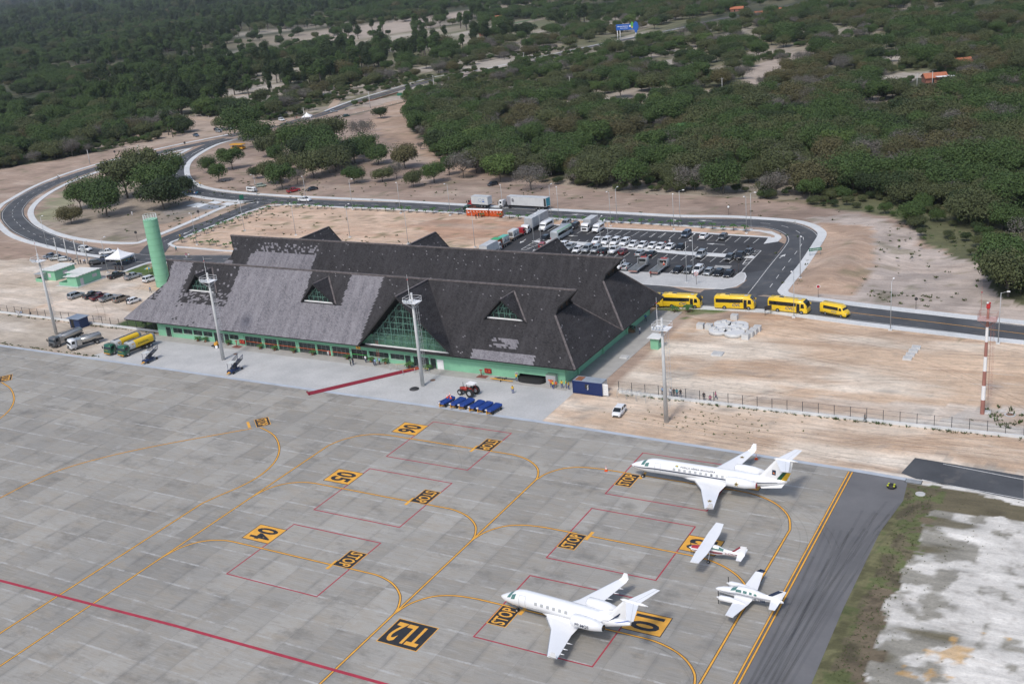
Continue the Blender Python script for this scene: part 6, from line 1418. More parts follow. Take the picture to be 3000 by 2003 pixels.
# tow trucks
def tow(label,k,x,y,cone):
    o=empty('tow_truck',label,'tow truck',group='flatbed tow trucks by the white pavement'); L=8.6
    g=MB(); g.loft([sect(2.2,1.08,.5,2.35,.12),sect(3.7,1.08,.45,2.4,.12),sect(4.2,1.02,.42,1.4,.12),sect(4.3,.95,.45,1.2,.1)],pmat('silver')); c=g.build('cab',o); g=MB(); g.box(2.14,2.19,-.9,.9,1.5,2.1,GLASS); g.build('rear_window',c); g=MB(); g.box(2.6,3.5,-.8,.8,2.42,2.5,mat('beacon_red',(.4,.05,.03),.4)); g.build('light_bar',c)
    g=MB(); g.box(-4.3,1.5,-1.15,1.15,.95,1.1,mat('deck_steel',(.20,.20,.19),.5,.4,var=.25,scale=1)); 
    for s in (-1,1): g.box(-4.3,1.6,s*1.18-.05,s*1.18+.05,.9,1.2,STEEL); g.bar((1.6,s*1.15,1.1),(1.75,s*1.15,2.5),.09,STEEL)
    g.bar((1.75,-1.15,2.5),(1.75,1.15,2.5),.09,STEEL); g.box(-4.38,-4.3,-1.15,1.15,.6,.95,mat('tail_board',(.35,.2,.18),.6)); g.build('deck',o)
    for xx in (-2.5,3.2):
        for s in (-1,1): w_=MB(); w_.tube((xx,s*.75,.42),(xx,s*1.05,.42),.42,DARK,n=12); w_.tube((xx,s*1.04,.42),(xx,s*1.07,.42),.22,HUB,n=8); w_.build('wheel',o)
    return put(o,k,x,y,UP,1.2)
tow('silver flatbed tow truck on the left, empty deck','q',1985,1015,False)
tow('silver flatbed tow truck on the right, with an orange cone on its deck','r',195,1060,True)
# motorcycles
def moto(label,k,x,y,h):
    o=empty('motorcycle',label,'motorcycle'); g=MB(); g.loft([circ(-.6,0,.75,.09,.06,8),circ(-.1,0,.72,.16,.14,8),circ(.4,0,.8,.15,.16,8),circ(.62,0,.9,.05,.08,8)],pmat('black')); g.bar((.6,-.35,1.02),(.6,.35,1.02),.04,BUMP); g.bar((.55,0,.95),(.75,0,.3),.06,STEEL); g.build('frame',o)
    for xx in (-.68,.72): w_=MB(); w_.tube((xx,-.06,.3),(xx,.06,.3),.3,DARK,n=12); w_.build('wheel',o)
    return put(o,k,x,y,h,.5,.04)
moto('motorcycle ridden on the left curve of the loop road','a',403,1222,rot('a',(450,1200),(340,1250)))
moto('dark motorcycle parked beside the silver estate car near the poles','j',1110,375,rot('j',(1070,380),(1160,370))); moto('second motorcycle, behind the parked one near the poles','j',1150,325,rot('j',(1110,330),(1190,320))); moto('motorcycle riding on the access road towards the gate tent','b',33,752,rot('b',(60,745),(0,760)))
# yellow sightseeing trailer
o=empty('yellow_food_trailer','yellow open-sided trailer with scalloped canopy parked on the bare slope','trailer'); YO=mat('trailer_yellow',(.60,.30,.02),.6)
g=MB(); g.box(-3.6,3.6,-1.2,1.2,.5,1.3,YO); g.box(-3.6,3.6,-1.25,1.25,.42,.5,BUMP); g.build('body',o); g=MB(); g.box(-3.8,3.8,-1.5,1.5,2.6,2.8,YO)
for i in range(12): g.prism([(-3.75+i*.63,2.6),(-3.45+i*.63,2.35),(-3.15+i*.63,2.6)],-1.52,-1.47,YO)
g.build('canopy',o); g=MB()
for x in (-3.4,-1.1,1.1,3.4):
    for s in (-1,1): g.bar((x,s*1.1,1.3),(x,s*1.1,2.6),.1,YO)
g.build('posts',o); g=MB(); g.box(-3.3,3.3,-.3,.3,1.3,1.9,GRL); g.build('seats',o)
for xx in (-2.3,2.3):
    for s in (-1,1): w_=MB(); w_.tube((xx,s*1.0,.4),(xx,s*1.22,.4),.4,DARK,n=10); w_.build('wheel',o)
put(o,'a',1637,1012,rot('a',(1580,1012),(1690,1012)),1.2,0)
# ================= MASTS, LAMPS, POLES =================
RW1=mat('mast_red',(.33,.15,.12),.6,var=.1,scale=1); MSTC=mat('mast_concrete',(.50,.51,.51),.7,var=.08,scale=1)
def mast(label,x,y,h=19.2,red=False,name='floodlight_mast'):
    o=empty(name,label,'mast',(x,y,0)); g=MB()
    if red:
        n=7; 
        for i in range(n): 
            za,zb=h*i/n*.98,h*(i+1)/n*.98; ra=.37-.17*i/n; rb=.37-.17*(i+1)/n; g.tube((0,0,za),(0,0,zb),ra,RW1 if i%2==0 else WHITE,rb,14,False)
    else: g.tube((0,0,0),(0,0,h-.6),.41,MSTC,.21,14,True)
    g.build('pole',o); pm=RW1 if red else WHITE
    pz=h-1.6; g=MB(); g.box(-1.45,1.45,-1.2,1.2,pz,pz+.1,mat('platform_faded_red',(.5,.33,.3),.6,var=.2,scale=2) if red else WHITE)
    for a,b in ((-1.4,-1.15),(1.4,-1.15),(1.4,1.15),(-1.4,1.15)): g.bar((a,b,pz),(a,b,pz+1.1),.045,pm); g.bar((a*.95,b*.95,pz),(0,0,pz-1.4),.06,pm)
    for z in (.55,1.1):
        for a,b in (((-1.4,-1.15),(1.4,-1.15)),((1.4,-1.15),(1.4,1.15)),((1.4,1.15),(-1.4,1.15)),((-1.4,1.15),(-1.4,-1.15))): g.bar((*a,pz+z),(*b,pz+z),.035,pm)
    g.build('platform',o)
    g=MB(); g.tube((0,0,pz),(0,0,pz+1.9),.2,pm if red else MSTC,n=10); g.build('pole_top',o)
    if red: g=MB(); g.box(-.28,.28,-.28,.28,pz+1.9,pz+2.6,mat('beacon_box_red',(.45,.03,.03),.5)); g.sph((-.15,0,pz+2.75),.16,WHITE); g.sph((.2,.1,pz+2.75),.14,CREDB); g.build('beacon',o)
    else:
        for i in range(4): g=MB(); x_=-1.2+.55*i; g.box(x_-.2,x_+.2,-1.4,-1.12,pz+.35,pz+.7,STEEL); g.box(x_-.17,x_+.17,-1.42,-1.4,pz+.38,pz+.67,HL); g.build('floodlight',o)
    g=MB(); g.bar((-1.2,.9,pz),(-1.2,.9,pz+3.0),.07,pm); g.bar((-1.2,.9,pz+3),(-1.2,.9,pz+5.2),.035,pm); g.sph((-1.2,.9,pz+4.2),.12,CREDB,6,4); g.build('lightning_rod',o)
    g=MB(); 
    lm=STEEL if not red else RW1
    for s in (-.25,.25): g.bar((.75,s,2.6),(.55,s,pz),.03,lm)
    z=2.8
    while z<pz: g.bar((.7,-.25,z),(.7,.25,z),.022,lm); z+=.6
    z=3.5
    while z<pz: 
        pts=[(.72,-.3,z),(1.1,-.35,z),(1.3,0,z),(1.1,.35,z),(.72,.3,z)]
        for a,b in zip(pts,pts[1:]): g.bar(a,b,.022,lm)
        z+=1.2
    for a,b in ((1.1,-.35),(1.3,0),(1.1,.35)): g.bar((a,b,3.5),(a-.15,b,pz),.018,lm)
    g.build('ladder',o); return o
mast('white floodlight mast furthest left, its foot behind the grey tanker truck',-231.7,169.3,20.5)
mast('white floodlight mast in front of the left half of the terminal',-174.1,167.2,19.9)
mast('white floodlight mast in front of the great glazed gable',-120.8,167.1,19.2)
mast('white floodlight mast on the sand between the container and the white car strip',-68.5,165.4,19.0)
mast('red and white banded beacon mast at the far right',-19.5,184.4,18.4,True,'beacon_mast')
g=MB(); g.sph((0,0,.0),1.,BUMP,12,4,.35,True); tag(g.build('rubber_mat',loc=(-121.6,165.2,.03)),'black rubber disc lying at the foot of the mast before the glazed gable','disc')
LPM=mat('lamp_post_grey',(.40,.42,.43),.5,.3)
def lamp():
    o=empty('street_lamp','','street lamp'); g=MB(); g.tube((0,0,0),(0,0,10.4),.09,LPM,.055,8); g.build('post',o); g=MB(); g.box(-.35,.35,-.35,.35,0,.3,KERB); g.build('footing',o)
    g=MB(); g.bar((0,0,10.3),(-.1,-1.1,10.7),.06,LPM); g.build('arm',o); g=MB(); g.box(-.26,.06,-1.6,-1.0,10.66,10.82,WHITE,.04,.05); g.build('lamp_head',o); return o
LP=[('b',80,1442,'first street lamp of the ring road row, behind the left rear gable'),('b',408,1468,'street lamp on the lot kerb above the middle rear gable'),('b',750,1482,'street lamp just left of the orange toilets'),('b',1115,1494,'street lamp at the right end of the orange toilets'),('q',880,400,'street lamp above the silver and green bus, taller looking of the pair'),('q',778,380,'street lamp beside the white minibus in the back row'),('q',1595,485,'street lamp right of the cream minibus, nearer the parked rows'),('q',1682,440,'street lamp right of the cream minibus, nearer the ring road'),('r',437,428,'street lamp in the palm strip left of the blue-grey people carrier'),('r',548,370,'street lamp in the palm strip above the blue-grey people carrier'),('r',1685,495,'street lamp near the right end of the palm strip, nearer one'),('r',1765,432,'street lamp at the right end of the palm strip'),('r',660,1345,'street lamp on the white pavement below the bottom row of cars'),('r',775,1250,'street lamp at the edge of the white pavement behind the white SUV'),('f',765,775,'street lamp at the terminal road kerb beside the last yellow coach'),('f',808,508,'street lamp inside the bend beside the green sign'),('f',1428,862,'street lamp standing alone on the kerb right of the yellow minibus'),('f',2168,955,'street lamp at the far right beside the banded mast'),('a',2112,1412,'street lamp behind the white pickup on the ring road'),('a',1775,1395,'street lamp at the road fork beside the old white van'),('d',1355,277,'street lamp at the lot corner near the crossing'),('d',2035,210,'street lamp in the bare lot left of the left rear gable'),('d',1682,180,'street lamp in the bare lot at the left end of the rear ridge'),('j',1655,520,'street lamp beside the white tent and the black pickup'),('d',325,290,'street lamp beside the leftmost electricity pole'),('q',545,820,'street lamp at the hatched car park entrance, left one'),('q',640,760,'street lamp beside the bright red hatchback'),('e',60,225,'street lamp in the bare lot behind the rear ridge, left'),('e',460,270,'street lamp behind the middle rear gable'),('e',920,295,'street lamp behind the ridge between the middle and right rear gables'),('q',1465,890,'street lamp rising behind the right rear gable, left of two'),('q',1573,915,'street lamp rising behind the terminal ridge by the white pickup')]
lp=lamp(); kids[lp.name]=list(lp.children)
for i,(k,x,y,lb) in enumerate(LP):
    p=P(k,x,y); o=lp if i==0 else dup(lp,p,0)
    o['label']=lb; o['group']='street lamps round the roads and car park'; o.location=(p.x,p.y,.0); o.rotation_euler.z=random.Random(i).choice((0,.5,3.1,1.6))
def epole(label,k,x,y,h,cross=True,tr=False,name='utility_pole'):
    p=P(k,x,y); o=empty(name,label,'utility pole',(p.x,p.y,0),.6); g=MB(); g.tube((0,0,0),(0,0,h),.2,CONCP,.12,8); g.build('pole',o)
    if cross: g=MB(); g.bar((-1.1,0,h-.3),(1.1,0,h-.3),.12,mat('crossarm',(.28,.27,.25),.8)); [g.tube((a,0,h-.25),(a,0,h+.05),.06,BUMP,n=6) for a in (-1,-.2,.9)]; g.build('crossarm',o)
    if tr: g=MB(); g.box(-1.3,-.3,-.4,.4,h-3.2,h-2.0,STEEL); g.bar((-1.3,0,h-3.2),(0,0,h-3.4),.1,STEEL); g.build('transformer',o)
    return o
for a in (('concrete utility pole left of the silver estate car','j',905,345,7.8),('concrete utility pole just right of the silver estate car','j',1050,345,7.6),('concrete utility pole beside the parked motorcycles','j',1205,388,7.8),('concrete utility pole carrying a grey transformer box by the black SUV','j',1350,382,7.2,True,True),
 ('utility pole behind the gate tent','a',2100,850,8.5),('utility pole beside the access road before the blue billboard','b',642,640,10.6),('utility pole by the green road sign on the access road','b',200,745,9.5),('utility pole in the woods right of the access road, beyond the low wall','b',1573,610,7),('utility pole at the tree line beside the access road','b',1258,440,8),
 ('utility pole nearest the small green field','c',1610,610,7,True),('taller plain pole by the brick house with the white awning','c',1715,612,8,False),('utility pole in the woods above the car park','c',272,632,7),('leaning wooden pole left of the thicket beside the loop','a',620,1130,7,False),('utility pole between the loop and the dark thicket','a',968,1120,8.5)): epole(*a)
# ================= WATER TOWER =================
o=empty('water_tower','tall slim mint green cylindrical water tower with a white railing on top','water tower',(-235.6,209.4,0)); g=MB(); n=11
for i in range(n): g.tube((0,0,i*19/n),(0,0,(i+1)*19/n-.06),1.95,GREEN,n=32,cap=False); g.tube((0,0,(i+1)*19/n-.06),(0,0,(i+1)*19/n),1.99,mat('green_ring',(.15,.40,.22),.7),n=32,cap=False)
g.tube((0,0,18.9),(0,0,19.1),1.95,GREEN,n=32); g.build('tank_shaft',o)
g=MB()
for i in range(14): a=2*math.pi*i/14; b=2*math.pi*(i+1)/14; c,s=1.8*math.cos(a),1.8*math.sin(a); c2,s2=1.8*math.cos(b),1.8*math.sin(b); g.bar((c,s,19.1),(c,s,20.4),.06,WHITE); [g.bar((c,s,z),(c2,s2,z),.05,WHITE) for z in (19.5,19.95,20.4)]
g.build('railing',o)
# ================= HUTS AND SMALL BUILDINGS =================
RFW=mat('fibre_cement_roof',(.66,.67,.65),.7,var=.06,scale=1); BLOCKW=mat('vent_blocks',(.55,.52,.54),.7); 
def corr(g,x0,x1,y0,y1,z0,z1,m,n=None):  # corrugated sheet, ribs along x, height falls from x1 to x0
    n=n or int((y1-y0)/.9); 
    for i in range(n):
        a=y0+(y1-y0)*i/n; b=y0+(y1-y0)*(i+.6)/n; c=y0+(y1-y0)*(i+1)/n
        for (p,q,h) in ((a,b,.13),(b,c,.0)): g.mesh([(x0,p,z0+h),(x1,p,z1+h),(x1,q,z1+h),(x0,q,z0+h),(x0,p,z0+h-.1),(x1,p,z1+h-.1),(x1,q,z1+h-.1),(x0,q,z0+h-.1)],[(0,1,2,3),(7,6,5,4),(0,4,5,1),(3,2,6,7),(0,3,7,4),(1,5,6,2)],m)
HG=GREEN
o=empty('green_service_hut','mint green hut with an L-shaped white roof and a white door, nearer the tankers','hut',(-266,202,0)); g=MB()
g.box(0,4.,0,8.6,0,2.95,HG); g.box(-3.8,-.003,3.2,8.5,0,2.8,HG); g.build('wall',o); g=MB(); g.box(-3.8,-.01,0,.15,0,1.0,HG); g.box(-3.8,-3.65,.16,3.19,0,1.0,HG); g.build('porch_wall',o)
g=MB(); corr(g,-.9,4.5,-.5,3.0,2.85,3.15,RFW); corr(g,-4.4,4.5,3.0,9.1,2.8,3.15,RFW); g.build('roof',o,fix=False); g=MB(); g.box(-4.6,4.9,-.8,9.3,-.0,.12,CONCP); g.build('plinth',o)
g=MB(); g.box(4.003,4.05,1.2,2.3,.15,2.2,BLOCKW); g.build('door',o); g=MB(); g.box(4.003,4.06,5.6,7.2,1.3,2.2,BLOCKW); [g.box(4.06,4.075,5.6,7.2,1.3+.3*i,1.33+.3*i,STEEL) for i in range(3)]; [g.box(4.06,4.075,5.6+.4*i,5.63+.4*i,1.3,2.2,STEEL) for i in range(4)]; g.build('window',o)
g=MB(); g.box(-1.6,-.6,1.2,2.6,.12,.9,mat('barrel_blue',(.02,.05,.25),.5)); tag(g.build('blue_crate',loc=(-266,202,0)),'blue crate standing inside the porch of the nearer green hut','crate')
o=empty('green_generator_hut','mint green hut with a white corrugated roof and a barred side porch','hut',(-281,205.4,0)); g=MB(); g.box(0,5.6,0,7.4,0,2.9,HG); g.build('wall',o)
g=MB(); corr(g,-.6,6.2,-.5,8.,2.9,3.1,RFW); g.build('roof',o,fix=False); g=MB(); g.box(5.603,5.65,2.9,4.6,1.1,2.2,BLOCKW); [g.box(5.65,5.665,2.9,4.6,1.1+.28*i,1.13+.28*i,STEEL) for i in range(4)]; [g.box(5.65,5.665,2.9+.42*i,2.93+.42*i,1.1,2.2,STEEL) for i in range(5)]; g.build('window',o)
g=MB(); g.box(2.6,3.8,-.05,-.003,.9,2.1,BLOCKW); g.build('shutter',o); g=MB(); g.box(-.5,2.2,-2.2,-2.05,0,1.,HG); g.box(-.5,-.35,-2.04,-.1,0,1.,HG); g.build('porch_wall',o); g=MB(); g.box(-.7,2.4,-2.4,-.01,2.3,2.4,mat('tin_roof',(.4,.42,.42),.5,.3)); [g.bar((-.4+.3*i,-2.15,1),(-.4+.3*i,-2.15,2.3),.05,BUMP) for i in range(9)]; g.build('porch_roof',o)
o=empty('blue_guard_booth','dark blue metal booth with a flat grey roof standing against the left fence','booth',(-232.4,174.2,0)); BL=mat('booth_blue',(.012,.035,.11),.5); g=MB(); g.box(.2,3.8,0,2.8,0,2.55,BL); g.build('wall',o); g=MB(); g.box(-.4,4.2,-.5,3.2,2.56,2.66,mat('roof_blue_grey',(.30,.34,.40),.4,.3)); g.build('roof',o); g=MB(); g.box(.18,.197,.4,1.6,.3,2.2,GLASS); g.box(.6,1.7,-.03,-.003,.2,2.2,GLASS); g.build('door',o)
o=empty('green_kiosk','small mint green kiosk with a flat pale roof beside the right-hand floodlight mast','kiosk',(-84.9,198.4,0)); g=MB(); g.box(0,1.7,0,2.2,0,2.4,HG); g.build('wall',o); g=MB(); g.box(-.55,2.2,-.5,2.7,2.41,2.55,RFW); g.build('roof',o); g=MB(); [g.box(1.703,1.73,.7+.3*i,.85+.3*i,1.2,2.0,GLASS) for i in range(3)]; g.build('window',o)
# container office
o=empty('blue_container','dark blue container office with a rusty roof patch and white doors open','container',(-90.1,172.55,0)); CB=mat('container_blue',(.010,.028,.12),.4); g=MB(); g.box(.04,6.02,.04,2.4,.15,2.6,CB)
for i in range(22):
    x=.15+i*.27; g.box(x,x+.13,-.0,.04,.3,2.45,CB)
g.bar((0,0,.2),(6.06,0,.2),.16,CB); g.bar((0,0,2.55),(6.06,0,2.55),.14,CB); [g.bar((x,0,.1),(x,0,2.6),.16,CB) for x in (.02,6.04)]; g.build('body',o)
g=MB(); g.box(.02,6.04,.02,2.42,2.61,2.66,mat('container_roof',(.32,.36,.40),.5,.2,var=.12,scale=1)); g.box(.3,1.8,.2,2.2,2.661,2.672,mat('rust_patch',(.22,.09,.045),.8,var=.3,scale=1.5)); g.build('roof',o)
g=MB(); g.box(2.6,3.4,-.04,-.01,1.25,2.15,GLASS); g.build('window',o); g=MB(); g.box(3.25,3.32,-.5,-.02,1.2,2.1,WHITE); g.build('window_shutter',o)
g=MB(); g.box(6.06,7.2,.2,.28,.2,2.5,WHITE); g.box(6.065,6.09,.3,2.3,.2,2.5,mat('container_inside',(.5,.48,.46),.7)); [g.bar((6.1+.05,.18,.4+.4*i),(7.15,.18,.4+.4*i),.04,STEEL) for i in range(5)]; g.build('door',o)
# glass arched covers lying by the container
o=empty('hoop_canopy','clear arched tunnel canopy sections on thin metal legs beside the container','canopy'); CLR=mat('clear_plastic',(.55,.55,.52),.15,alpha=.22,spec=.6)
g=MB(); N=8
for s0 in (0,2.1,4.2):
    for i in range(N): a,b=math.pi*i/N,math.pi*(i+1)/N; g.face([(s0,.9*math.cos(a),.8+.9*math.sin(a)),(s0+1.9,.9*math.cos(a),.8+.9*math.sin(a)),(s0+1.9,.9*math.cos(b),.8+.9*math.sin(b)),(s0,.9*math.cos(b),.8+.9*math.sin(b))],CLR)
g.build('cover',o,fix=False); g=MB()
for s in (0,1.9,2.1,4.,4.2,6.1):
    for i in range(N): a,b=math.pi*i/N,math.pi*(i+1)/N; g.bar((s,.9*math.cos(a),.8+.9*math.sin(a)),(s,.9*math.cos(b),.8+.9*math.sin(b)),.05,LPM)
    for q in (-.9,.9): g.bar((s,q,0),(s,q,.8),.05,LPM)
g.build('frame',o); p=P('k',1950,985); o.location=(p.x,p.y,0); o.rotation_euler.z=rot('k',(1950,985),(2250,1040))
# ================= FENCES =================
FPO=mat('fence_post_dark',(.04,.045,.05),.5); MSH=mat('fence_mesh',(.10,.11,.12),.6,alpha=.10); WALLW=mat('fence_wall_white',(.60,.62,.63),.8,var=.08,scale=.5)
def fence(name,label,pts,sp,hp=2.4,wall=.55,wm=WALLW,pm=FPO,mesh=True):
    o=empty(name,label,'fence',(pts[0].x,pts[0].y,0)); off=Vector((pts[0].x,pts[0].y)); pts=[p.to_2d()-off for p in pts]
    if wall:
        g=MB()
        for a,b in zip(pts,pts[1:]): g.bar((*a,wall/2),(*b,wall/2),.22,wm,wall)
        g.build('base_wall',o)
    if mesh:
        g=MB()
        for a,b in zip(pts,pts[1:]): 
            g.face([(*a,wall),(*b,wall),(*b,hp),(*a,hp)],MSH)
            for z in ((wall+hp)/2,hp-.05): g.bar((*a,z),(*b,z),.025,pm)
        g.build('wire_mesh',o,fix=False)
    me=None; n=0
    for a,b in zip(pts,pts[1:]):
        L=(b-a).length; k=max(1,round(L/sp))
        for i in range(k):
            q=a.lerp(b,i/k)
            if me is None: g=MB(); g.bar((0,0,0),(0,0,hp),.09,pm); po=g.build('post',o); me=po.data; po.location=(q.x,q.y,0)
            else: po=bpy.data.objects.new('post',me); COL.objects.link(po); po.parent=o; po.location=(q.x,q.y,0)
            n+=1
    return o
fence('boundary_fence','wire fence on a low white wall running right from the container across the sand',[Vector((-81.8,175.1,0)),Vector((-50,175.4,0)),Vector((-12.4,176.6,0)),Vector((50,178.5,0))],2.65)
fence('boundary_fence','wire fence on a low white wall left of the terminal, behind the tanker trucks',[Vector((-203.2,177.7,0)),Vector((-335,178.6,0))],3.05)
fence('post_fence','line of thin white posts bounding the bare ground near the junction',[P('a',700,790),P('a',920,765),P('a',1180,800),P('a',1480,812)],6.,1.3,0,pm=WHITE,mesh=False)
fence('roadside_wall','low pale wall with posts below the access road',[P('b',560,672),P('b',300,740),P('b',0,812),P('a',2250,838)],6,1.3,.7,mat('low_wall_cream',(.46,.42,.33),.8),WHITE,False)
fence('boundary_wall','low whitewashed wall with posts at the edge of the woods above the bare slope',[P('b',760,640),P('b',1000,650),P('b',1255,655)],6,1.4,.7,mat('low_wall_cream',(.46,.42,.33),.8),WHITE,False)
fence('brick_wall','low red brick wall along the far side of the access road',[P('b',75,720),P('b',230,690),P('b',390,640)],8,.9,.7,mat('wall_brick',(.30,.14,.10),.8),WHITE,False)
fence('junction_barrier','light steel railing across the verge at the gate tent',[P('a',2000,862),P('a',2080,850),P('a',2150,840)],3,1.2,0,pm=LPM,mesh=False)
# ================= TENTS, SIGNS, BILLBOARDS =================
TENT=mat('tent_white',(.80,.80,.81),.6)
def tent(label,c,w,h,hz,rz):
    o=empty('pagoda_tent',label,'tent',(c.x,c.y,0),rz); g=MB(); n=7; rings=[]
    for i in range(n+1):
        t=i/n; r=w/2*((1-t)**1.9) if i<n else .03; z=hz+(h-hz)*t; rings.append([(r,-r,z),(r,r,z),(-r,r,z),(-r,-r,z)])
    rings.insert(0,[(w/2,-w/2,hz-.4),(w/2,w/2,hz-.4),(-w/2,w/2,hz-.4),(-w/2,-w/2,hz-.4)]); g.loft(rings,TENT,cap=False,sm=False); g.build('canopy',o,fix=False)
    for a in (-1,1):
        for b in (-1,1): g=MB(); g.tube((a*w/2*.97,b*w/2*.97,0),(a*w/2*.97,b*w/2*.97,hz),.06,WHITE,n=6); g.build('leg',o)
    return o
tent('white peaked tent with a wide swept roof beside the water tower',Vector((-268.6,224.2)),6.2,5.3,2.7,.1)
pg=P('a',2115,830); tent('small white peaked tent at the far gate on the access road',pg.to_2d(),5.,4.8,2.5,.5)
o=empty('event_banner','printed banner with a pale airship shape under the front of the white tent','banner'); a,b=P('j',1860,350),P('j',2065,300); L=(b-a).length; o.location=((a.x+b.x)/2+1.0,(a.y+b.y)/2-2.3,0); o.rotation_euler.z=math.atan2(b.y-a.y,b.x-a.x)
g=MB(); g.box(-2.7,2.7,-.04,.04,.75,2.3,mat('banner_blue',(.03,.16,.42),.5)); g.box(-2.7,2.7,-.05,-.041,.75,.95,mat('banner_yellow',(.5,.42,.06),.5)); g.box(-2.68,2.68,-.048,-.041,.95,1.5,mat('banner_pale',(.25,.33,.38),.5)); g.loft([circ(-2.1,-.06,1.25,.01,.1,10),circ(-1.7,-.06,1.3,.02,.28,10),circ(-1.1,-.06,1.4,.02,.3,10),circ(-.5,-.06,1.5,.01,.12,10)],WHITE); g.build('panel',o); g=MB(); [g.bar((x,0,0),(x,0,2.4),.07,WHITE) for x in (-2.7,2.7)]; g.build('posts',o)
def bbsign(name,label,k,x,y,w,h,z0,m,rz,post=BUMP,txt=None,th=None,tm=WHITE,n=2,cat='sign'):
    p=P(k,x,y); o=empty(name,label,cat,(p.x,p.y,0),rz); g=MB(); g.box(-w/2,w/2,-.04,.04,z0,z0+h,m); pn=g.build('panel',o)
    if txt: g=MB(); add_text(g,txt,th or h*.4,w*.85,(0,-.05,z0+h/2),(1,0,0),(0,0,1),tm,.01); g.build('lettering',pn,fix=False)
    for i in range(n): g=MB(); xx=0 if n==1 else (-w*.42 if i==0 else w*.42); g.tube((xx,.06,0),(xx,.06,z0+h),.06,post,n=6); g.build('post',o)
    return o
SGN=mat('sign_green',(.02,.16,.10),.5)
bbsign('direction_sign','green road sign ESTACIONAMENTO on two posts outside the bend','f',912,350,3.3,.75,1.3,SGN,.6,LPM,'ESTACIONAMENTO',.3)
bbsign('notice_board','small black board on two posts by the kerb beside the last yellow coach','f',588,755,1.8,1.0,1.1,BUMP,.9)
bbsign('direction_sign','narrow green road sign seen edge-on at the road fork','a',1668,1405,1.6,1.6,1.9,SGN,1.1,mat('post_brown',(.10,.08,.07),.8))
bbsign('direction_sign','green road sign beside the access road near the brick wall','b',405,682,3.,1.6,2.0,SGN,.6,LPM)
def rsign(name,label,k,x,y,m,r=.42,h=2.6,edge=None,rz=0.3,letter=None):
    p=P(k,x,y); o=empty(name,label,'road sign',(p.x,p.y,0),rz); g=MB(); g.tube((0,0,0),(0,0,h),.05,mat('post_brown',(.10,.08,.07),.8),n=6); g.build('post',o); g=MB(); g.tube((0,-.05,h-.1),(0,-.08,h-.1),r,edge or m,n=16); g.tube((0,-.081,h-.1),(0,-.09,h-.1),r*.78,m,n=16); q=g.build('disc',o)
    if letter: g=MB(); add_text(g,letter,r*.9,r*.6,(0,-.1,h-.1),(1,0,0),(0,0,1),BLK,.02); g.bar((-r*.6,-.1,h-.1+r*.6),(r*.6,-.1,h-.1-r*.6),.01,NOENT,.08); g.build('symbol',q,fix=False)
    return o
rsign('no_parking_sign','round no-parking sign with a red ring on the white pavement','f',95,550,WHITE,.5,2.9,NOENT,.3,'E')
rsign('road_sign','dark round sign seen from behind at the tip of the white pavement','r',1552,1172,BUMP,.45,3.)
rsign('road_sign','dark sign at the rounded tip of the car park median','r',1717,890,BUMP,.4,2.8)
rsign('road_sign','dark round sign on the verge beside the connecting road','d',1372,98,BUMP,.55,2.8)
rsign('road_sign','dark sign at the loop island corner left of the water tower','d',945,248,BUMP,.5,3.)
rsign('road_sign','dark round sign on the pavement near the tip of the loop island','a',1277,1022,BUMP,.6,3.)
rsign('road_sign','dark round sign on the verge at the top of the loop','a',797,1088,BUMP,.6,3.3)
rsign('stop_sign','red and white sign outside the bend behind the yellow coaches','f',932,640,NOENT,.45,2.8,WHITE)
rsign('road_sign','small plain sign on the verge right of the yellow minibus','f',1603,722,BUMP,.35,2.6)
rsign('speed_sign','small white sign above the ring road near the top right bend','f',315,70,WHITE,.4,2.6,BUMP)
# blue billboard far off
o=empty('blue_billboard','long bright blue billboard with white lettering and a green shape at its end','billboard'); p=P('b',1955,275); dd=P('b',2010,272); o.location=(p.x,p.y,0); o.rotation_euler.z=math.atan2(dd.y-p.y,dd.x-p.x)+.0; BB=mat('billboard_blue',(.01,.10,.42),.5)
g=MB(); W_=(P('b',2010,272)-P('b',1890,278)).length; g.box(-W_/2,W_/2,-.15,.15,7.6,12.2,BB); g.prism([(W_/2-.02,12.3),(W_/2+1.0,14.),(W_/2+3.0,13.),(W_/2+3.9,9.5),(W_/2+2.0,5.0),(W_/2+1.0,5.2),(W_/2-.02,7.6)],-.15,.15,BB); q=g.build('panel',o)
g=MB(); g.prism([(W_/2-2.2,9.0),(W_/2-2.6,12.),(W_/2-1.6,14.),(W_/2-.4,13.2),(W_/2-.6,9.8),(W_/2-1.4,8.4)],-.22,-.16,mat('parrot_green',(.10,.36,.06),.5)); g.prism([(W_/2-2.1,9.2),(W_/2-1.4,8.4),(W_/2-.9,9.6),(W_/2-1.6,10.4)],-.25,-.225,FYE); g.build('bird_shape',q); g=MB(); add_text(g,'Bem-vindo a Jericoacoara',1.1,W_*.58,(-W_*.12,-.17,10.5),(1,0,0),(0,0,1),WHITE,.02); add_text(g,'Governo do Estado',.7,W_*.42,(-W_*.06,-.17,9.2),(1,0,0),(0,0,1),WHITE,.02); g.box(W_*.24,W_*.33,-.18,-.16,9.9,11.1,WHITE); g.build('lettering',q,fix=False)
for x in (-W_/2+.8,-W_/2+3,W_/2+1.2): g=MB(); g.tube((x,.2,0),(x,.2,7.8),.25,WHITE,n=8); g.build('leg',o)
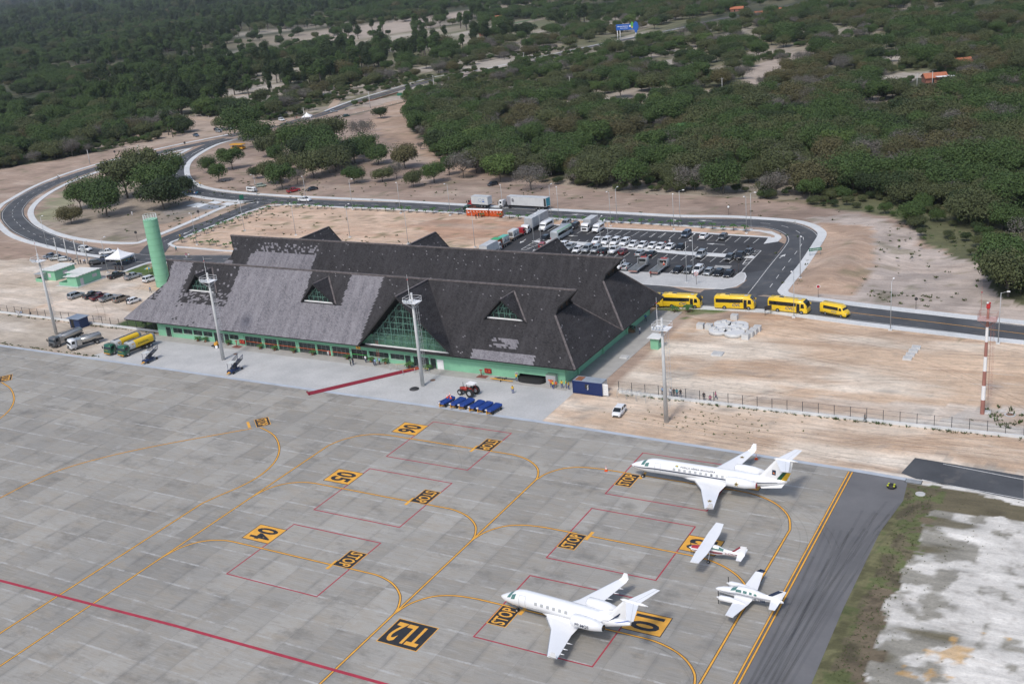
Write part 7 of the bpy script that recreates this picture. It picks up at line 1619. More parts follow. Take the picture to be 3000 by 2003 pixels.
# ================= HOUSES FAR OFF =================
TILE=mat('clay_roof_tiles',(.38,.13,.065),.8,var=.2,scale=1.5); BRK=mat('brick_wall_red',(.27,.12,.085),.85,var=.15,scale=1.5); WWL=mat('whitewash',(.6,.6,.58),.8)
def house(label,x,y,L,W_,wm,rm,rz=.3,h=2.7,white_awning=False,y_off=0):
    p=P('L',x,y); o=empty('small_house',label,'house',(p.x,p.y,0),rz); g=MB(); g.box(-L/2,L/2,-W_/2,W_/2,0,h,wm); g.mesh([(x_,a,b) for x_ in (-L/2,L/2) for a,b in ((-W_/2,h),(W_/2,h),(0,h+1.5))],[(0,1,2),(5,4,3)],wm); g.build('wall',o)
    g=MB(); 
    for s in (-1,1): g.mesh([(-L/2-.5,s*(W_/2+.6),h-.35),(L/2+.5,s*(W_/2+.6),h-.35),(L/2+.5,0,h+1.65),(-L/2-.5,0,h+1.65),(-L/2-.5,s*(W_/2+.6),h-.5),(L/2+.5,s*(W_/2+.6),h-.5),(L/2+.5,0,h+1.5),(-L/2-.5,0,h+1.5)],[(0,1,2,3),(4,5,6,7),(0,4,5,1),(1,5,6,2),(0,3,7,4)],rm)
    g.build('roof',o,fix=False); g=MB(); g.box(-L*.2,-L*.2+.9,-W_/2-.04,-W_/2-.003,0,2.1,GLASS); g.build('door',o); g=MB(); g.box(L*.15,L*.15+1.2,-W_/2-.04,-W_/2-.003,1,2.,GLASS); g.build('window',o)
    if white_awning: g=MB(); g.box(-.5,L/2+2.6,-W_/2-3.0,-W_/2+1.,h+.1,h+.25,WHITE); g.build('awning',o); g=MB(); g.box(L/2+.1,L/2+2.2,-W_/2-2.0,-W_/2+.5,0,h,WWL); g.build('annex',o)
    return o
for a in (('brick house with an orange tiled roof, upper of the two left of the billboard',1137,45,17,9,BRK,TILE,.0),('brick house with a long orange roof, lower of the two left of the billboard',1120,82,15,9,BRK,TILE,.0),('orange roofed annex right of the lower brick house',1152,72,14,9,BRK,TILE,.35),
 ('brick house with a bright white awning at the edge of the small green field',2142,188,10,7,BRK,TILE,.45,2.8,True),('brick house with a weathered tile roof near the right edge, above the white awning',2200,152,11,8,BRK,TILE,.6),('tile roof almost buried in trees at the far right edge',2312,103,9,7,BRK,TILE,.4),
 ('white and orange cottage in the village behind the billboard',1800,28,12,8,WWL,TILE,.3),('long brick house in the village behind the billboard',1760,36,22,7,BRK,TILE,.3),('orange roofed village house left of the long brick one',1690,26,12,8,BRK,TILE,.2),('orange roof near the left edge of the picture',75,58,14,9,WWL,TILE,.4),('orange roofs above the left woods',182,51,18,9,WWL,TILE,.4),('pale house with orange roof near the slim tower',365,26,12,8,WWL,TILE,.4),('orange roof right of the slim tower',430,22,10,8,WWL,TILE,.4),
 ('white house at the top edge right of centre',2050,5,14,9,WWL,RFW,.3),('brick house at the top right edge',2090,2,14,9,BRK,TILE,.3),('orange roof at the top edge of the right-hand woods',1985,8,12,8,BRK,TILE,.3)): house(*a)
o=empty('slim_tower','slim cream tower at the top left edge','tower'); p=P('L',387,14); o.location=(p.x,p.y,0); g=MB(); g.box(-3,3,-3,3,0,22,mat('tower_cream',(.5,.43,.25),.8)); g.build('shaft',o); g=MB(); [g.box(-1.3,1.3,-3.06,-3.01,z,z+2.5,GLASS) for z in (5,10,15)]; g.build('window',o)
o=empty('far_water_tank','white water tank on legs among the left woods','water tank'); p=P('L',521,85); o.location=(p.x,p.y,0); g=MB(); g.tube((0,0,8),(0,0,12),2.,WWL,n=14); g.build('tank',o); g=MB(); [g.bar((a,b,0),(a,b,8),.3,CONCP) for a in (-1.4,1.4) for b in (-1.4,1.4)]; g.build('legs',o)
o=empty('satellite_dish','white satellite dish beside the brick houses on the right','satellite dish'); p=P('L',2151,158); q=P('c',1752,455); o.location=(q.x,q.y,0); g=MB(); g.tube((0,0,0),(0,0,2),.1,LPM); g.build('post',o); g=MB(); g.loft([[(1.4*r*math.cos(a*.524),-.3+.5*r*r*-1+.9*r*math.sin(a*.524)*.4,2.2+1.2*r*math.sin(a*.524)) for a in range(12)] for r in (.01,.5,1.)],WHITE,cap=False); g.build('dish',o,fix=False)
# ================= GROUND SERVICE EQUIPMENT =================
CARPET=mat('red_carpet_pile',(.22,.012,.03),.95,var=.08,scale=2)
g=MB(); p0,p1=Vector((-141.6,156.7)),Vector((-127.2,175.4)); d=(p1-p0).normalized(); n=Vector((-d.y,d.x))*.92
g.mesh([(*(p0-n),.075),(*(p0+n),.075),(*(p1+n),.075),(*(p1-n),.075),(*(p0-n),.05),(*(p0+n),.05),(*(p1+n),.05),(*(p1-n),.05)],[(0,1,2,3),(0,4,5,1),(1,5,6,2),(3,2,6,7),(0,3,7,4)],CARPET); ro=g.build('red_carpet'); tag(ro,'long dark red carpet laid from the arrivals door to the apron edge','carpet'); g=MB(); g.tube((*(p0-n),.2),(*(p0+n),.2),.17,CARPET,n=10); g.build('rolled_end',ro)
g=MB(); g.bar((-128.4,171.3,.95),(-126.6,172.9,.95),.03,YEL,.05); g.bar((-126.6,172.9,.95),(-123.5,173.6,.95),.03,YEL,.05)
ST=empty('queue_barrier','yellow belt barrier on steel posts right of the red carpet','barrier',(0,0,0)); g.build('belt',ST)
for x,y in ((-128.4,171.3),(-126.6,172.9),(-125,172.2),(-123.5,173.6)): g=MB(); g.tube((x,y,.05),(x,y,1.),.035,STEEL,n=8); g.tube((x,y,.05),(x,y,.09),.18,STEEL,n=12); g.build('post',ST)
ST=empty('queue_barrier','yellow belt barrier on steel posts left of the red carpet','barrier',(0,0,0)); g=MB(); g.bar((-131.8,173.6,.95),(-130,174.9,.95),.03,YEL,.05); g.build('belt',ST)
for x,y in ((-132.6,172.6),(-131.4,173.2),(-130.9,173.3),(-130,174.9)): g=MB(); g.tube((x,y,.05),(x,y,1.),.035,STEEL,n=8); g.tube((x,y,.05),(x,y,.09),.18,STEEL,n=12); g.build('post',ST)
# tractor
o=empty('tractor','red farm tractor with black tyres and a white canopy on the pale forecourt','tractor'); RT=mat('tractor_red',(.33,.03,.018),.35,coat=.3)
g=MB(); g.loft([sect(.1,.32,.9,1.55,.1),sect(1.2,.32,.9,1.5,.1),sect(2.0,.28,.85,1.38,.1)],RT); g.box(-1.2,2.,-.25,.25,.55,.92,BUMP); g.box(-.9,-.2,-.75,.75,1.05,1.2,RT); b=g.build('body',o); g=MB()
for s in (-1,1): g.loft([[(-1.1+.85*math.cos(a)*.95+.25,s*.5,.85+.92*math.sin(a)) for a in [math.pi*.15*i for i in range(1,7)]],[(-1.1+.85*math.cos(a)*.95+.25,s*.95,.85+.92*math.sin(a)) for a in [math.pi*.15*i for i in range(1,7)]]],RT,cap=False,closed=False)
g.build('mudguard',o,fix=False); g=MB(); g.box(-1.7,.1,-.75,.75,2.5,2.58,WHITE); [g.bar((x,s*.6,1.2),(x,s*.6,2.5),.06,BUMP) for x in (-1.4,-.1) for s in (-1,1)]; g.build('canopy',o); g=MB(); g.tube((1.2,.1,1.5),(1.2,.1,2.5),.05,BUMP); g.build('exhaust_pipe',o); g=MB(); g.box(-.9,-.4,-.25,.25,1.2,1.75,BUMP); g.build('seat',o)
for x,r,w_,y in ((-1.0,.85,.45,.95),(1.6,.58,.32,.8)):
    for s in (-1,1): g=MB(); g.tube((x,s*y-w_/2,r),(x,s*y+w_/2,r),r,DARK,n=20); g.tube((x,s*y-w_/2-.01,r),(x,s*y+w_/2+.01,r),r*.5,STEEL,n=12); g.build('wheel',o)
p=P('l',1760,1205); o.location=(p.x,p.y,.05); o.rotation_euler.z=rot('l',(1880,1230),(1640,1180))
# baggage carts
TARP=mat('tarp_blue',(.012,.045,.22),.5,var=.12,scale=1.5)
def cart(lb):
    o=empty('baggage_cart',lb,'baggage cart',group='blue-covered baggage carts in a row by the tractor'); g=MB(); g.loft([[(-1.6,-.8,.75),(-1.6,-.78,1.0),(-1.6,0,1.06),(-1.6,.78,1.0),(-1.6,.8,.75)],[(0,-.8,.72),(0,-.77,.92),(0,0,.98),(0,.77,.92),(0,.8,.72)],[(1.6,-.8,.78),(1.6,-.78,1.08),(1.6,0,1.16),(1.6,.78,1.08),(1.6,.8,.78)]],TARP,cap=False,closed=False); g.mesh([(-1.6,-.78,1.),(-1.6,.78,1.),(-1.85,.75,.75),(-1.85,-.75,.75)],[(0,1,2,3)],TARP); g.build('tarpaulin',o,fix=False)
    g=MB(); g.box(-1.6,1.6,-.75,.75,.55,.68,BUMP); g.build('frame',o); g=MB(); g.bar((-1.6,.5,.55),(-2.3,0,.35),.07,YEL); g.bar((-1.6,-.5,.55),(-2.3,0,.35),.07,YEL); g.bar((-2.3,0,.35),(-2.0,0,1.1),.06,YEL); g.bar((-1.5,-.6,.6),(-1.5,.6,.2),.06,YEL); g.bar((-1.5,.6,.6),(-1.5,-.6,.2),.06,YEL); g.build('tow_bar',o)
    g=MB(); g.box(-1.88,-1.6,.25,.6,.82,1.0,WHITE); g.build('plate',o)
    for x in (-1.2,1.2):
        for s in (-1,1): g=MB(); g.tube((x,s*.72-.07,.25),(x,s*.72+.07,.25),.25,DARK,n=12); g.build('wheel',o)
    return o
hd=rot('l',(1560,1330),(1720,1240)); pr=None
for i,(x,y) in enumerate(((1450,1275),(1600,1290),(1720,1305),(1860,1332),(1975,1350),(2095,1375))):
    lb='blue-covered baggage cart, '+('first from the left with three traffic cones on it','second from the left','third from the left','fourth from the left','fifth from the left','last at the right end of the row')[i]
    if pr is None: pr=cart(lb); kids[pr.name]=list(pr.children); o=pr
    else: o=dup(pr,(0,0,0),label=lb)
    p=P('l',x,y,.9); o.location=(p.x,p.y,.05); o.rotation_euler.z=hd
CO=mat('cone_orange',(.75,.10,.02),.5)
def cone(label,p,z=0.05,s=1.):
    o=empty('traffic_cone',label,'traffic cone',(p.x,p.y,z)); o.scale=(s,s,s); g=MB(); g.box(-.2,.2,-.2,.2,0,.04,CO); g.tube((0,0,.04),(0,0,.28),.16,CO,.11,10,False); g.tube((0,0,.45),(0,0,.55),.065,CO,.045,10,False); g.tube((0,0,.64),(0,0,.75),.03,CO,.02,10); g.build('body',o); g=MB(); g.tube((0,0,.28),(0,0,.45),.11,WHITE,.065,10,False); g.tube((0,0,.55),(0,0,.64),.045,WHITE,.03,10,False); g.build('white_band',o)
for (x,y),t in zip(((1458,1235),(1490,1215),(1505,1245)),('left','back','right')): cone('traffic cone on the first baggage cart, the %s one of three'%t,P('l',x,y,1.15),1.08,1.1)
cone('traffic cone on the yellow guide line left of the long jet',P('h',1516,350),.03,1.3); cone('traffic cone behind the right wing of the long jet',P('i',421,283),.03,1.3); cone('traffic cone at the glazed bays beside the red extinguisher',P('m',1762,905),.07,1.2); cone('traffic cone on the deck of the right tow truck',P('r',265,1020,1.2),1.12,1.3)
g=MB(); g.tube((0,0,0),(0,0,1.1),.22,WHITE,n=12); tag(g.build('litter_bin',loc=P('m',1705,895)),'white cylindrical bin next to the fire extinguisher at the glazed bays','bin'); g=MB(); g.tube((0,0,0),(0,0,.95),.2,HR,n=12); g.sph((0,0,.95),.2,HR); tag(g.build('fire_extinguisher',loc=P('m',1733,900)),'large red wheeled extinguisher at the glazed bays','extinguisher')
g=MB(); g.tube((0,0,0),(0,0,1.),.22,WHITE,n=12); tag(g.build('litter_bin',loc=P('n',1203,925)),'white cylindrical bin between the two leftmost potted palms','bin')
# tow bars
for (x0,y0,x1,y1,m,lb) in ((170,740,480,780,YEL,'yellow aircraft tow bar lying along the green wall'),(230,728,520,755,BUMP,'dark aircraft tow bar lying behind the yellow one')):
    a,b=P('k',x0,y0,.35),P('k',x1,y1,.35); o=empty('aircraft_tow_bar',lb,'tow bar',(0,0,0)); g=MB(); g.bar(a,b,.13,m); g.bar(a,a+(b-a)*.25+Vector((0,.35,0)),.08,m); g.build('bar',o); c=a.lerp(b,.5); g=MB(); [g.tube((c.x-.05,c.y+s,.25),(c.x+.05,c.y+s,.25),.2,DARK,n=10) for s in (-.35,.35)]; g.build('wheel',o)
# belt loader / stairs
def stairs(lb,k,x,y,hd):
    o=empty('baggage_conveyor',lb,'conveyor',group='blue wheeled baggage conveyors on the forecourt'); NB=mat('frame_blue',(.015,.035,.11),.5); g=MB(); g.box(-1.6,1.4,-.7,.7,.45,.6,NB); [g.bar((-1.5,s*.7,.6),(1.3,s*.7,1.0),.08,NB) for s in (-1,1)]; [g.bar((x_,-.7,.8),(x_,.7,.8),.08,NB) for x_ in (-1.4,-.5,.4)]; g.build('chassis',o)
    g=MB(); g.mesh([(-.6,-.6,1.0),(-.6,.6,1.0),(2.4,.6,2.1),(2.4,-.6,2.1),(-.6,-.6,.9),(-.6,.6,.9),(2.4,.6,2.),(2.4,-.6,2.)],[(0,1,2,3),(4,5,6,7),(0,4,5,1),(2,6,7,3),(0,3,7,4),(1,5,6,2)],BUMP); g.build('belt',o)
    g=MB(); g.box(-1.2,.3,-.75,.75,2.3,2.38,mat('canopy_pale',(.55,.57,.56),.5)); [g.bar((x_,s*.7,.6),(x_,s*.7,2.3),.06,NB) for x_ in (-1.1,.2) for s in (-1,1)]; g.build('canopy',o)
    g=MB(); 
    for s in (-1,1):
        g.bar((.2,s*.72,2.2),(2.6,s*.72,3.1),.06,NB); g.bar((2.4,s*.72,2.0),(2.6,s*.72,3.1),.06,NB); g.face([(.4,s*.72,1.5),(2.4,s*.72,2.2),(2.5,s*.72,3.0),(.4,s*.72,2.2)],mat('guard_mesh',(.15,.17,.2),.5,alpha=.5))
    g.build('side_guard',o,fix=False); g=MB(); g.mesh([(-1.6,-.3,.4),(-1.6,.3,.4),(-2.6,0,.3),(-1.6,-.3,.55),(-1.6,.3,.55),(-2.6,0,.4)],[(0,1,2),(3,4,5),(0,2,5,3),(1,4,5,2)],YEL); g.build('tow_bar',o)
    for x_ in (-1.2,1.6):
        for s in (-1,1): g=MB(); g.tube((x_,s*.75-.08,.28),(x_,s*.75+.08,.28),.28,DARK,n=12); g.build('wheel',o)
    return put(o,k,x,y,hd,.8,.05)
stairs('blue baggage conveyor left, beside the green tanker trucks','n',405,1170,UP+.05); stairs('blue baggage conveyor right, at the foot of the left-centre mast','n',1575,1310,UP+.05)
o=empty('motor_generator_cart','small yellow and black wheeled cart in front of the boarding windows','cart'); g=MB(); g.box(-.9,.5,-.5,.5,.35,.6,BUMP); g.build('tray',o); g=MB(); g.bar((0,-.4,.6),(.2,-.4,1.5),.1,YEL); g.bar((0,.4,.6),(.2,.4,1.5),.1,YEL); g.box(-.2,.5,-.4,.4,.6,1.2,YEL); g.build('frame',o)
for s in (-1,1): g=MB(); g.tube((.5,s*.6-.08,.35),(.5,s*.6+.08,.35),.35,WHITE,n=14); g.build('wheel',o)
put(o,'n',1325,990,.2,.6,.05)
# tanker trucks
def tanker(lb,rear,front,cabp,tankm,band,txt,low=False,L=8.8):
    a,b=P('s',*rear),P('s',*front); hd=math.atan2(b.y-a.y,b.x-a.x); c=a.lerp(b,.5); o=empty('fuel_tanker_truck',lb,'fuel truck',(b.x-math.cos(hd)*L/2,b.y-math.sin(hd)*L/2,.03),hd); x1=L/2; pm=pmat(cabp); g=MB(); g.loft([sect(x1-1.75,1.15,.6,2.55,.1),sect(x1-.4,1.15,.5,2.6,.12),sect(x1-.08,1.1,.45,1.55,.12),sect(x1,1.02,.45,1.4,.12)],pm)
    g.mesh([(x1-.38,-1.03,2.42),(x1-.38,1.03,2.42),(x1-.04,1.04,1.6),(x1-.04,-1.04,1.6)],[(0,1,2,3)],GLASS); g.box(x1-.05,x1+.06,-1.1,1.1,.42,.7,BUMP if low else YEL); g.box(x1+.0,x1+.04,-.6,.6,.8,1.25,GRL if low else pm); cb=g.build('cab',o)
    if not low: g=MB(); [g.prism([(-1.05+.45*i,.45),(-.85+.45*i,.45),(-.68+.45*i,.68),(-.88+.45*i,.68)],x1+.062,x1+.07,BLK,ax='x') for i in range(5)]; add_text(g,'AVIATION',.14,1.3,(x1+.045,0,1.38),(0,1,0),(0,0,1),FYE,.02); g.build('bumper_stripes',cb,fix=False)
    for s in (-1,1): q=MB(); q.box(x1-1.35,x1-.6,s*1.16-.01,s*1.16+.01,1.55,2.25,GLASS); q.build('side_window',cb); q=MB(); q.box(x1-.15,x1,s*1.35-.12,s*1.35+.12,1.6,2.2,BUMP); q.build('mirror',cb)
    g=MB(); g.box(-x1,x1-.5,-.42,.42,.6,.9,BUMP); g.build('chassis',o); g=MB(); tz,tr,rx=(2.0,.95,1.15) if not low else (1.85,.62,1.1); t1=x1-2.1 if not low else x1-3.0
    g.loft([circ(t1+.12,0,tz,rx*.75,tr*.75,20,3),circ(t1,0,tz,rx,tr,20,3),circ(-x1+(.3 if not low else .6),0,tz,rx,tr,20,3),circ(-x1+(.18 if not low else .5),0,tz,rx*.75,tr*.75,20,3)],tankm); tk=g.build('tank',o)
    if band: g=MB(); g.loft([circ(t1-1.5,0,tz,rx+.015,tr+.015,20,3),circ(-x1+.9,0,tz,rx+.015,tr+.015,20,3)],FYE if False else mat('tank_yellow',(.70,.47,.02),.35),cap=False); g.build('yellow_band',tk,fix=False); g=MB(); add_text(g,'AVIATION',.42,2.9,(-.9,rx+.035,tz+.05),(-1,0,0),(0,0,1),FGR,.02); g.box(t1-1.2,t1-.5,rx+.0,rx+.03,tz-.1,tz+.25,WHITE); g.box(t1-1.2,t1-.5,rx+.0,rx+.03,tz+.3,tz+.5,YEL); add_text(g,'BR',.25,.4,(t1-.85,rx+.035,tz+.07),(-1,0,0),(0,0,1),FGR,.02); g.build('lettering',tk,fix=False)
    g=MB(); [g.bar((-x1+.6,s*.35,tz+tr+.03),(t1-.2,s*.35,tz+tr+.03),.06,STEEL,.1) for s in (-1,1)]; g.box(-x1+.8,t1-.4,-.28,.28,tz+tr,tz+tr+.03,BUMP); g.build('catwalk',tk)
    if low: g=MB(); g.box(x1-2.95,x1-1.85,-1.15,1.15,.9,2.3,tankm); g.build('pump_housing',o)
    else: g=MB(); [g.tube((t1+.15,s*.5-.1,1.3),(t1+.4,s*.5-.1,1.3),.45,STEEL,n=14) for s in (-1,1)]; g.build('hose_reel',o)
    for x in (x1-1.2,-x1+1.9,-x1+3.1 if not low else -x1+1.9):
        for s in (-1,1): w_=MB(); w_.tube((x,s*.8,.5),(x,s*1.14,.5),.5,DARK,n=14); w_.tube((x,s*1.13,.5),(x,s*1.16,.5),.26,HUB,n=10); w_.build('wheel',o)
        if low and x!=x1-1.2: break
    return o
TS=mat('tank_stainless',(.42,.42,.41),.3,.6); TG=mat('tank_grey_paint',(.34,.36,.37),.4)
tanker('low stainless tanker truck with a dark grey cab, furthest left','' or (1240,240),(800,420),'grey',TS,False,None,True,9.2)
tanker('low stainless tanker truck with a white cab and open deck behind it',(1460,340),(1060,455),'white',TS,False,None,True,8.4)
PAINT['truckgreen']=(.012,.10,.05)
tanker('green-cab tanker truck with yellow banded tank, further left of the green pair',(2150,330),(1645,535),'truckgreen',TG,True,'AVIATION',False,9.6)
tanker('green-cab tanker truck with yellow banded tank, nearer of the green pair',(2360,355),(1855,560),'truckgreen',TG,True,'AVIATION',False,9.6)
# ================= CONCRETE TANKS, COVERS, ODDS =================
TKW=mat('precast_white',(.57,.58,.58),.8,var=.06,scale=1.5)
def tank(lb,x,y,r,h):
    p=P('u',x,y); g=MB(); g.tube((0,0,0),(0,0,h),r,TKW,n=28); return tag(g.build('round_septic_tank',loc=(p.x,p.y,0)),lb,'concrete tank','white concrete tanks half buried in the sand')
def cbox(lb,x,y,w_=1.3,h=.9,z=0,nm='inspection_box',k='u'):
    p=P(k,x,y,z); g=MB(); g.box(-w_/2,w_/2,-w_/2,w_/2,0,h,TKW); g.box(-w_/2+.12,w_/2-.12,-w_/2+.12,w_/2-.12,h,h+.05,CONCP); return tag(g.build(nm,loc=(p.x,p.y,z),rz=.05),lb,'concrete box','white concrete boxes in the sand')
tank('wide white concrete tank, back left of four',805,508,2.0,.95); tank('wide white concrete tank, back right of four',965,520,2.15,.95); tank('wide white concrete tank, front left of four',755,568,2.1,.8); tank('wide white concrete tank, front right of four',922,592,2.15,.8); tank('small round white concrete drum beside the four wide tanks',1040,555,.75,1.1)
for i,(x,y) in enumerate(((560,518),(650,525),(1170,545),(1130,575),(1090,605),(1045,632),(925,422))): cbox('white square concrete box, '+('leftmost of all','second from the left','top of the diagonal four','second of the diagonal four','third of the diagonal four','bottom of the diagonal four','alone by the road kerb')[i],x,y,1.45,1.1)
for i,(x,y,z) in enumerate(((757,457,.95),(815,445,.95),(853,467,.95),(915,472,.95),(995,490,.95),(705,517,.8),(728,541,.8),(808,528,.8),(868,536,.8),(962,528,.8))): cbox('small white hatch box on the %s tank, %s'%(('back left','back left','back left','back right','back right','front left','front left','front left','front right','front right')[i],('left one','middle one','right one','left one','right one','left one','lower one','right one','left one','right one')[i]),x,y,.95,.28,z,'tank_hatch')
for i,(x,y) in enumerate(((1605,985),(1585,1010),(1565,1035),(1545,1060))): cbox('low white square slab, %s of the row of four on the bare lot'%('furthest','second furthest','third','nearest')[i],x,y,1.6,.35,0,'concrete_cover','f')
cbox('flat white slab pair lying alone on the sand right of the kiosk',240,1028,2.2,.3,0,'concrete_cover','f'); cbox('small grey slab on the sand beside the terminal side walk',2015,455,1.6,.25,0,'concrete_cover','k'); cbox('small slab at the foot of the banded mast',2092,1430,1.1,.3,0,'concrete_cover','f')
g=MB(); g.tube((0,0,0),(0,0,.12),.9,CONCP,n=20); g.tube((0,0,.12),(0,0,.14),.6,mat('manhole_rust',(.2,.12,.08),.8),n=16); tag(g.build('manhole_ring',loc=P('i',1872,30)),'round concrete manhole ring right of the banded mast','manhole'); g=MB(); g.tube((0,0,0),(0,0,.1),.7,CONCP,n=20); tag(g.build('manhole_ring',loc=P('i',1360,483)),'pale concrete ring in the grass beside the taxiway','manhole')
g=MB(); g.tube((0,0,0),(0,0,.03),.55,MATS['manhole_rust'],n=16); tag(g.build('manhole_cover',loc=P('l',1258,1003)+Vector((0,0,.03))),'rusty manhole cover on the forecourt right of the central mast','manhole'); g=MB(); g.tube((0,0,0),(0,0,.03),.5,MATS['manhole_rust'],n=16); tag(g.build('manhole_cover',loc=P('n',1595,1113)+Vector((0,0,.03))),'rusty manhole cover beside the left-centre mast','manhole')
g=MB(); g.box(-1.2,1.2,-.6,.6,0,.08,mat('grate_dark',(.08,.085,.08),.6)); [g.box(-1.1,1.1,-.5+.2*i,-.42+.2*i,.08,.1,STEEL) for i in range(6)]; tag(g.build('drain_grate',loc=P('i',1322,412)),'dark metal drain grate where the service road meets the taxiway','grate')
o=empty('wheel_chock_pile','black and yellow rubber bundle lying on the taxiway shoulder','bundle'); g=MB(); g.sph((0,0,.2),.75,DARK,12,6,.55); g.tube((-.5,-.2,.25),(.5,-.2,.25),.3,BUMP,n=10); g.build('bundle',o); g=MB(); [g.box(x-.12,x+.12,y-.1,y+.1,.45,.62,mat('safety_yellow',(.55,.6,.05),.5)) for x,y in ((-.45,-.5),(.45,-.5),(-.4,.1),(.4,.1))]; g.build('straps',o); o.location=P('i',1195,445)+Vector((0,0,.03))
# canvas sheets drying
CS=[mat('canvas_white',(.62,.65,.67),.8,var=.05,scale=1),mat('canvas_grey',(.22,.24,.27),.8,var=.15,scale=1),mat('canvas_pink',(.45,.12,.14),.8)]
for i,(q,m,lb) in enumerate((([(150,608),(350,555),(435,567),(245,612)],0,'leftmost white'),([(240,628),(420,568),(550,572),(370,635)],0,'second white'),([(345,655),(510,588),(640,588),(480,660)],1,'grey with white border, left'),([(460,663),(650,592),(775,598),(605,665)],1,'grey, middle'),([(620,655),(780,602),(900,605),(745,665)],1,'grey striped, right'),([(515,552),(640,520),(780,545),(660,575)],0,'white and pink, back left'),([(740,580),(850,548),(985,555),(890,598)],0,'white with blue marks, back right'))):
    pts=[P('a',(520+x*.17029)/.4261,(500+y*.17029)/.4261) for x,y in q]; g=MB(); g.mesh([(p.x,p.y,.04) for p in pts]+[(p.x,p.y,.0) for p in pts],[(0,1,2,3),(0,4,5,1),(1,5,6,2),(2,6,7,3),(3,7,4,0)],CS[m]); tag(g.build('canvas_sheet'),lb+' canvas sheet spread on the ground of the loop island','canvas sheet','canvas sheets spread on the ground')
o=empty('beach_umbrella','small multicoloured beach umbrella beside the water tower','umbrella'); g=MB(); [g.mesh([(0,0,2.2),(1.1*math.cos(i*.785),1.1*math.sin(i*.785),1.8),(1.1*math.cos((i+1)*.785),1.1*math.sin((i+1)*.785),1.8)],[(0,1,2)],(FYE,mat('umbrella_blue',(.05,.3,.5),.6))[i%2]) for i in range(8)]; g.build('shade',o,fix=False); g=MB(); g.tube((0,0,0),(0,0,2.2),.03,STEEL,n=6); g.build('pole',o); o.location=P('p',410,720)
o=empty('wooden_ladder','red-brown ladder leaning on the wall under the glazed gable','ladder'); a,b=P('l',513,745),Vector((-137.4,175.6,5.2)); g=MB(); a=Vector((-136.9,174.6,.07)); [g.bar(a+Vector((s,0,0)),b+Vector((s,0,0)),.07,mat('ladder_red',(.25,.07,.05),.6)) for s in (-.25,.25)]; g.build('rails',o); g=MB(); [g.bar(a.lerp(b,i/12)+Vector((-.25,0,0)),a.lerp(b,i/12)+Vector((.25,0,0)),.05,MATS['ladder_red']) for i in range(1,12)]; g.build('rungs',o)
g=MB(); g.sph((0,0,.1),.9,mat('tyre_pile',(.03,.03,.03),.8),10,5,.6); g.box(-.5,.5,-.4,.4,.5,.62,CONCP); tag(g.build('rubbish_heap',loc=P('a',1540,1250)),'dark heap with a pale lid beside the low clump of trees','heap')
# cable wires between the poles are too thin to see; the lot edge boxes
for i,(x,y,lb) in enumerate(((2073,110,'brown cardboard crates stacked at the terminal side wall'),)): 
    o=empty('crate_stack',lb,'crates'); g=MB(); CRT=mat('crate_brown',(.25,.16,.10),.8); g.box(-.5,.5,-.5,.5,0,.8,CRT); g.box(.6,1.3,-.3,.4,0,.6,CRT); g.box(-.2,.6,.6,1.5,0,1.1,mat('crate_dark',(.05,.09,.07),.7)); g.build('crates',o); o.location=P('k',x,y)+Vector((0,0,.06))
# ================= PALMS =================
PF=foliage('palm_frond',(.035,.085,.025),.2); PT=mat('palm_trunk',(.16,.12,.08),.9)
def palm_mesh(h,nf,L,seed,wide=.1):
    r=random.Random(seed); tr=MB(); fr=MB(); tr.tube((0,0,-.1),(r.uniform(-.08,.08),0,h),.09,PT,.06,7); 
    for i in range(nf):
        a=2*math.pi*i/nf+r.uniform(-.3,.3); up=r.uniform(.35,1.0); pts=[]
        for k in range(6): t=k/5; pts.append(Vector((math.cos(a)*L*t*(.95-.15*t),math.sin(a)*L*t*(.95-.15*t),h+L*(up*t-1.15*t*t*(.55+.3*up)))))
        n=Vector((-math.sin(a),math.cos(a),0))
        for p,q,w0,w1 in zip(pts,pts[1:],(.03,.8,1.,.9,.6),(.8,1.,.9,.6,.1)):
            for s in (-1,1): fr.face([p,q,q+n*s*w1*wide*L+Vector((0,0,-.14*L*w1)),p+n*s*w0*wide*L+Vector((0,0,-.14*L*w0))],PF)
    return tr,fr
def palm(name,label,group,loc,h,nf,L,seed,pot=False,wide=.16,cat='palm'):
    o=empty(name,label,cat,loc,0,group); tr,fr=palm_mesh(h,nf,L,seed,wide)
    if pot: 
        g=MB(); g.tube((0,0,0),(0,0,.5),.25,mat('terracotta',(.28,.15,.08),.8),.33,12); g.build('pot',o); tr.xf(Matrix.Translation((0,0,.45))); fr.xf(Matrix.Translation((0,0,.45)))
    tr.build('trunk',o); fr.build('fronds',o,fix=False); return o
protos=[palm('young_palm','x','young palms planted along the lot kerb',(0,0,0),1.05+.2*i,8,1.35+.12*i,50+i) for i in range(3)]
for p_ in protos: kids[p_.name]=list(p_.children)
PLP=[('b',x,1440+(x*.045)) for x in (35,97,142,195,247,305,358,412,463,520,578,632,686,747,805)]+[('b',x,1490+(x-870)*.045) for x in (965,1090,1157,1220,1285,1478,1532,1600,1670,1800,1857,1922,1990,2063,2130,2197,2262,2320)]+[('f',x,y) for x,y in ((55,150),(130,163),(205,168),(277,175),(350,178),(430,185))]+[('a',x,y) for x,y in ((1940,1412),(1985,1420),(2030,1424),(2083,1432),(2133,1438),(2183,1438),(2232,1438),(2282,1440),(1893,1425),(1845,1440),(1800,1462),(1765,1480),(1720,1490),(1685,1505),(1640,1520),(1595,1540),(1548,1552),(1502,1565))]+[('d',x,y) for x,y in ((1455,182),(1408,200),(1352,218),(1308,235),(1252,262),(1335,262),(1383,275),(1445,280),(1492,286),(1550,292),(1600,295))]
used=set()
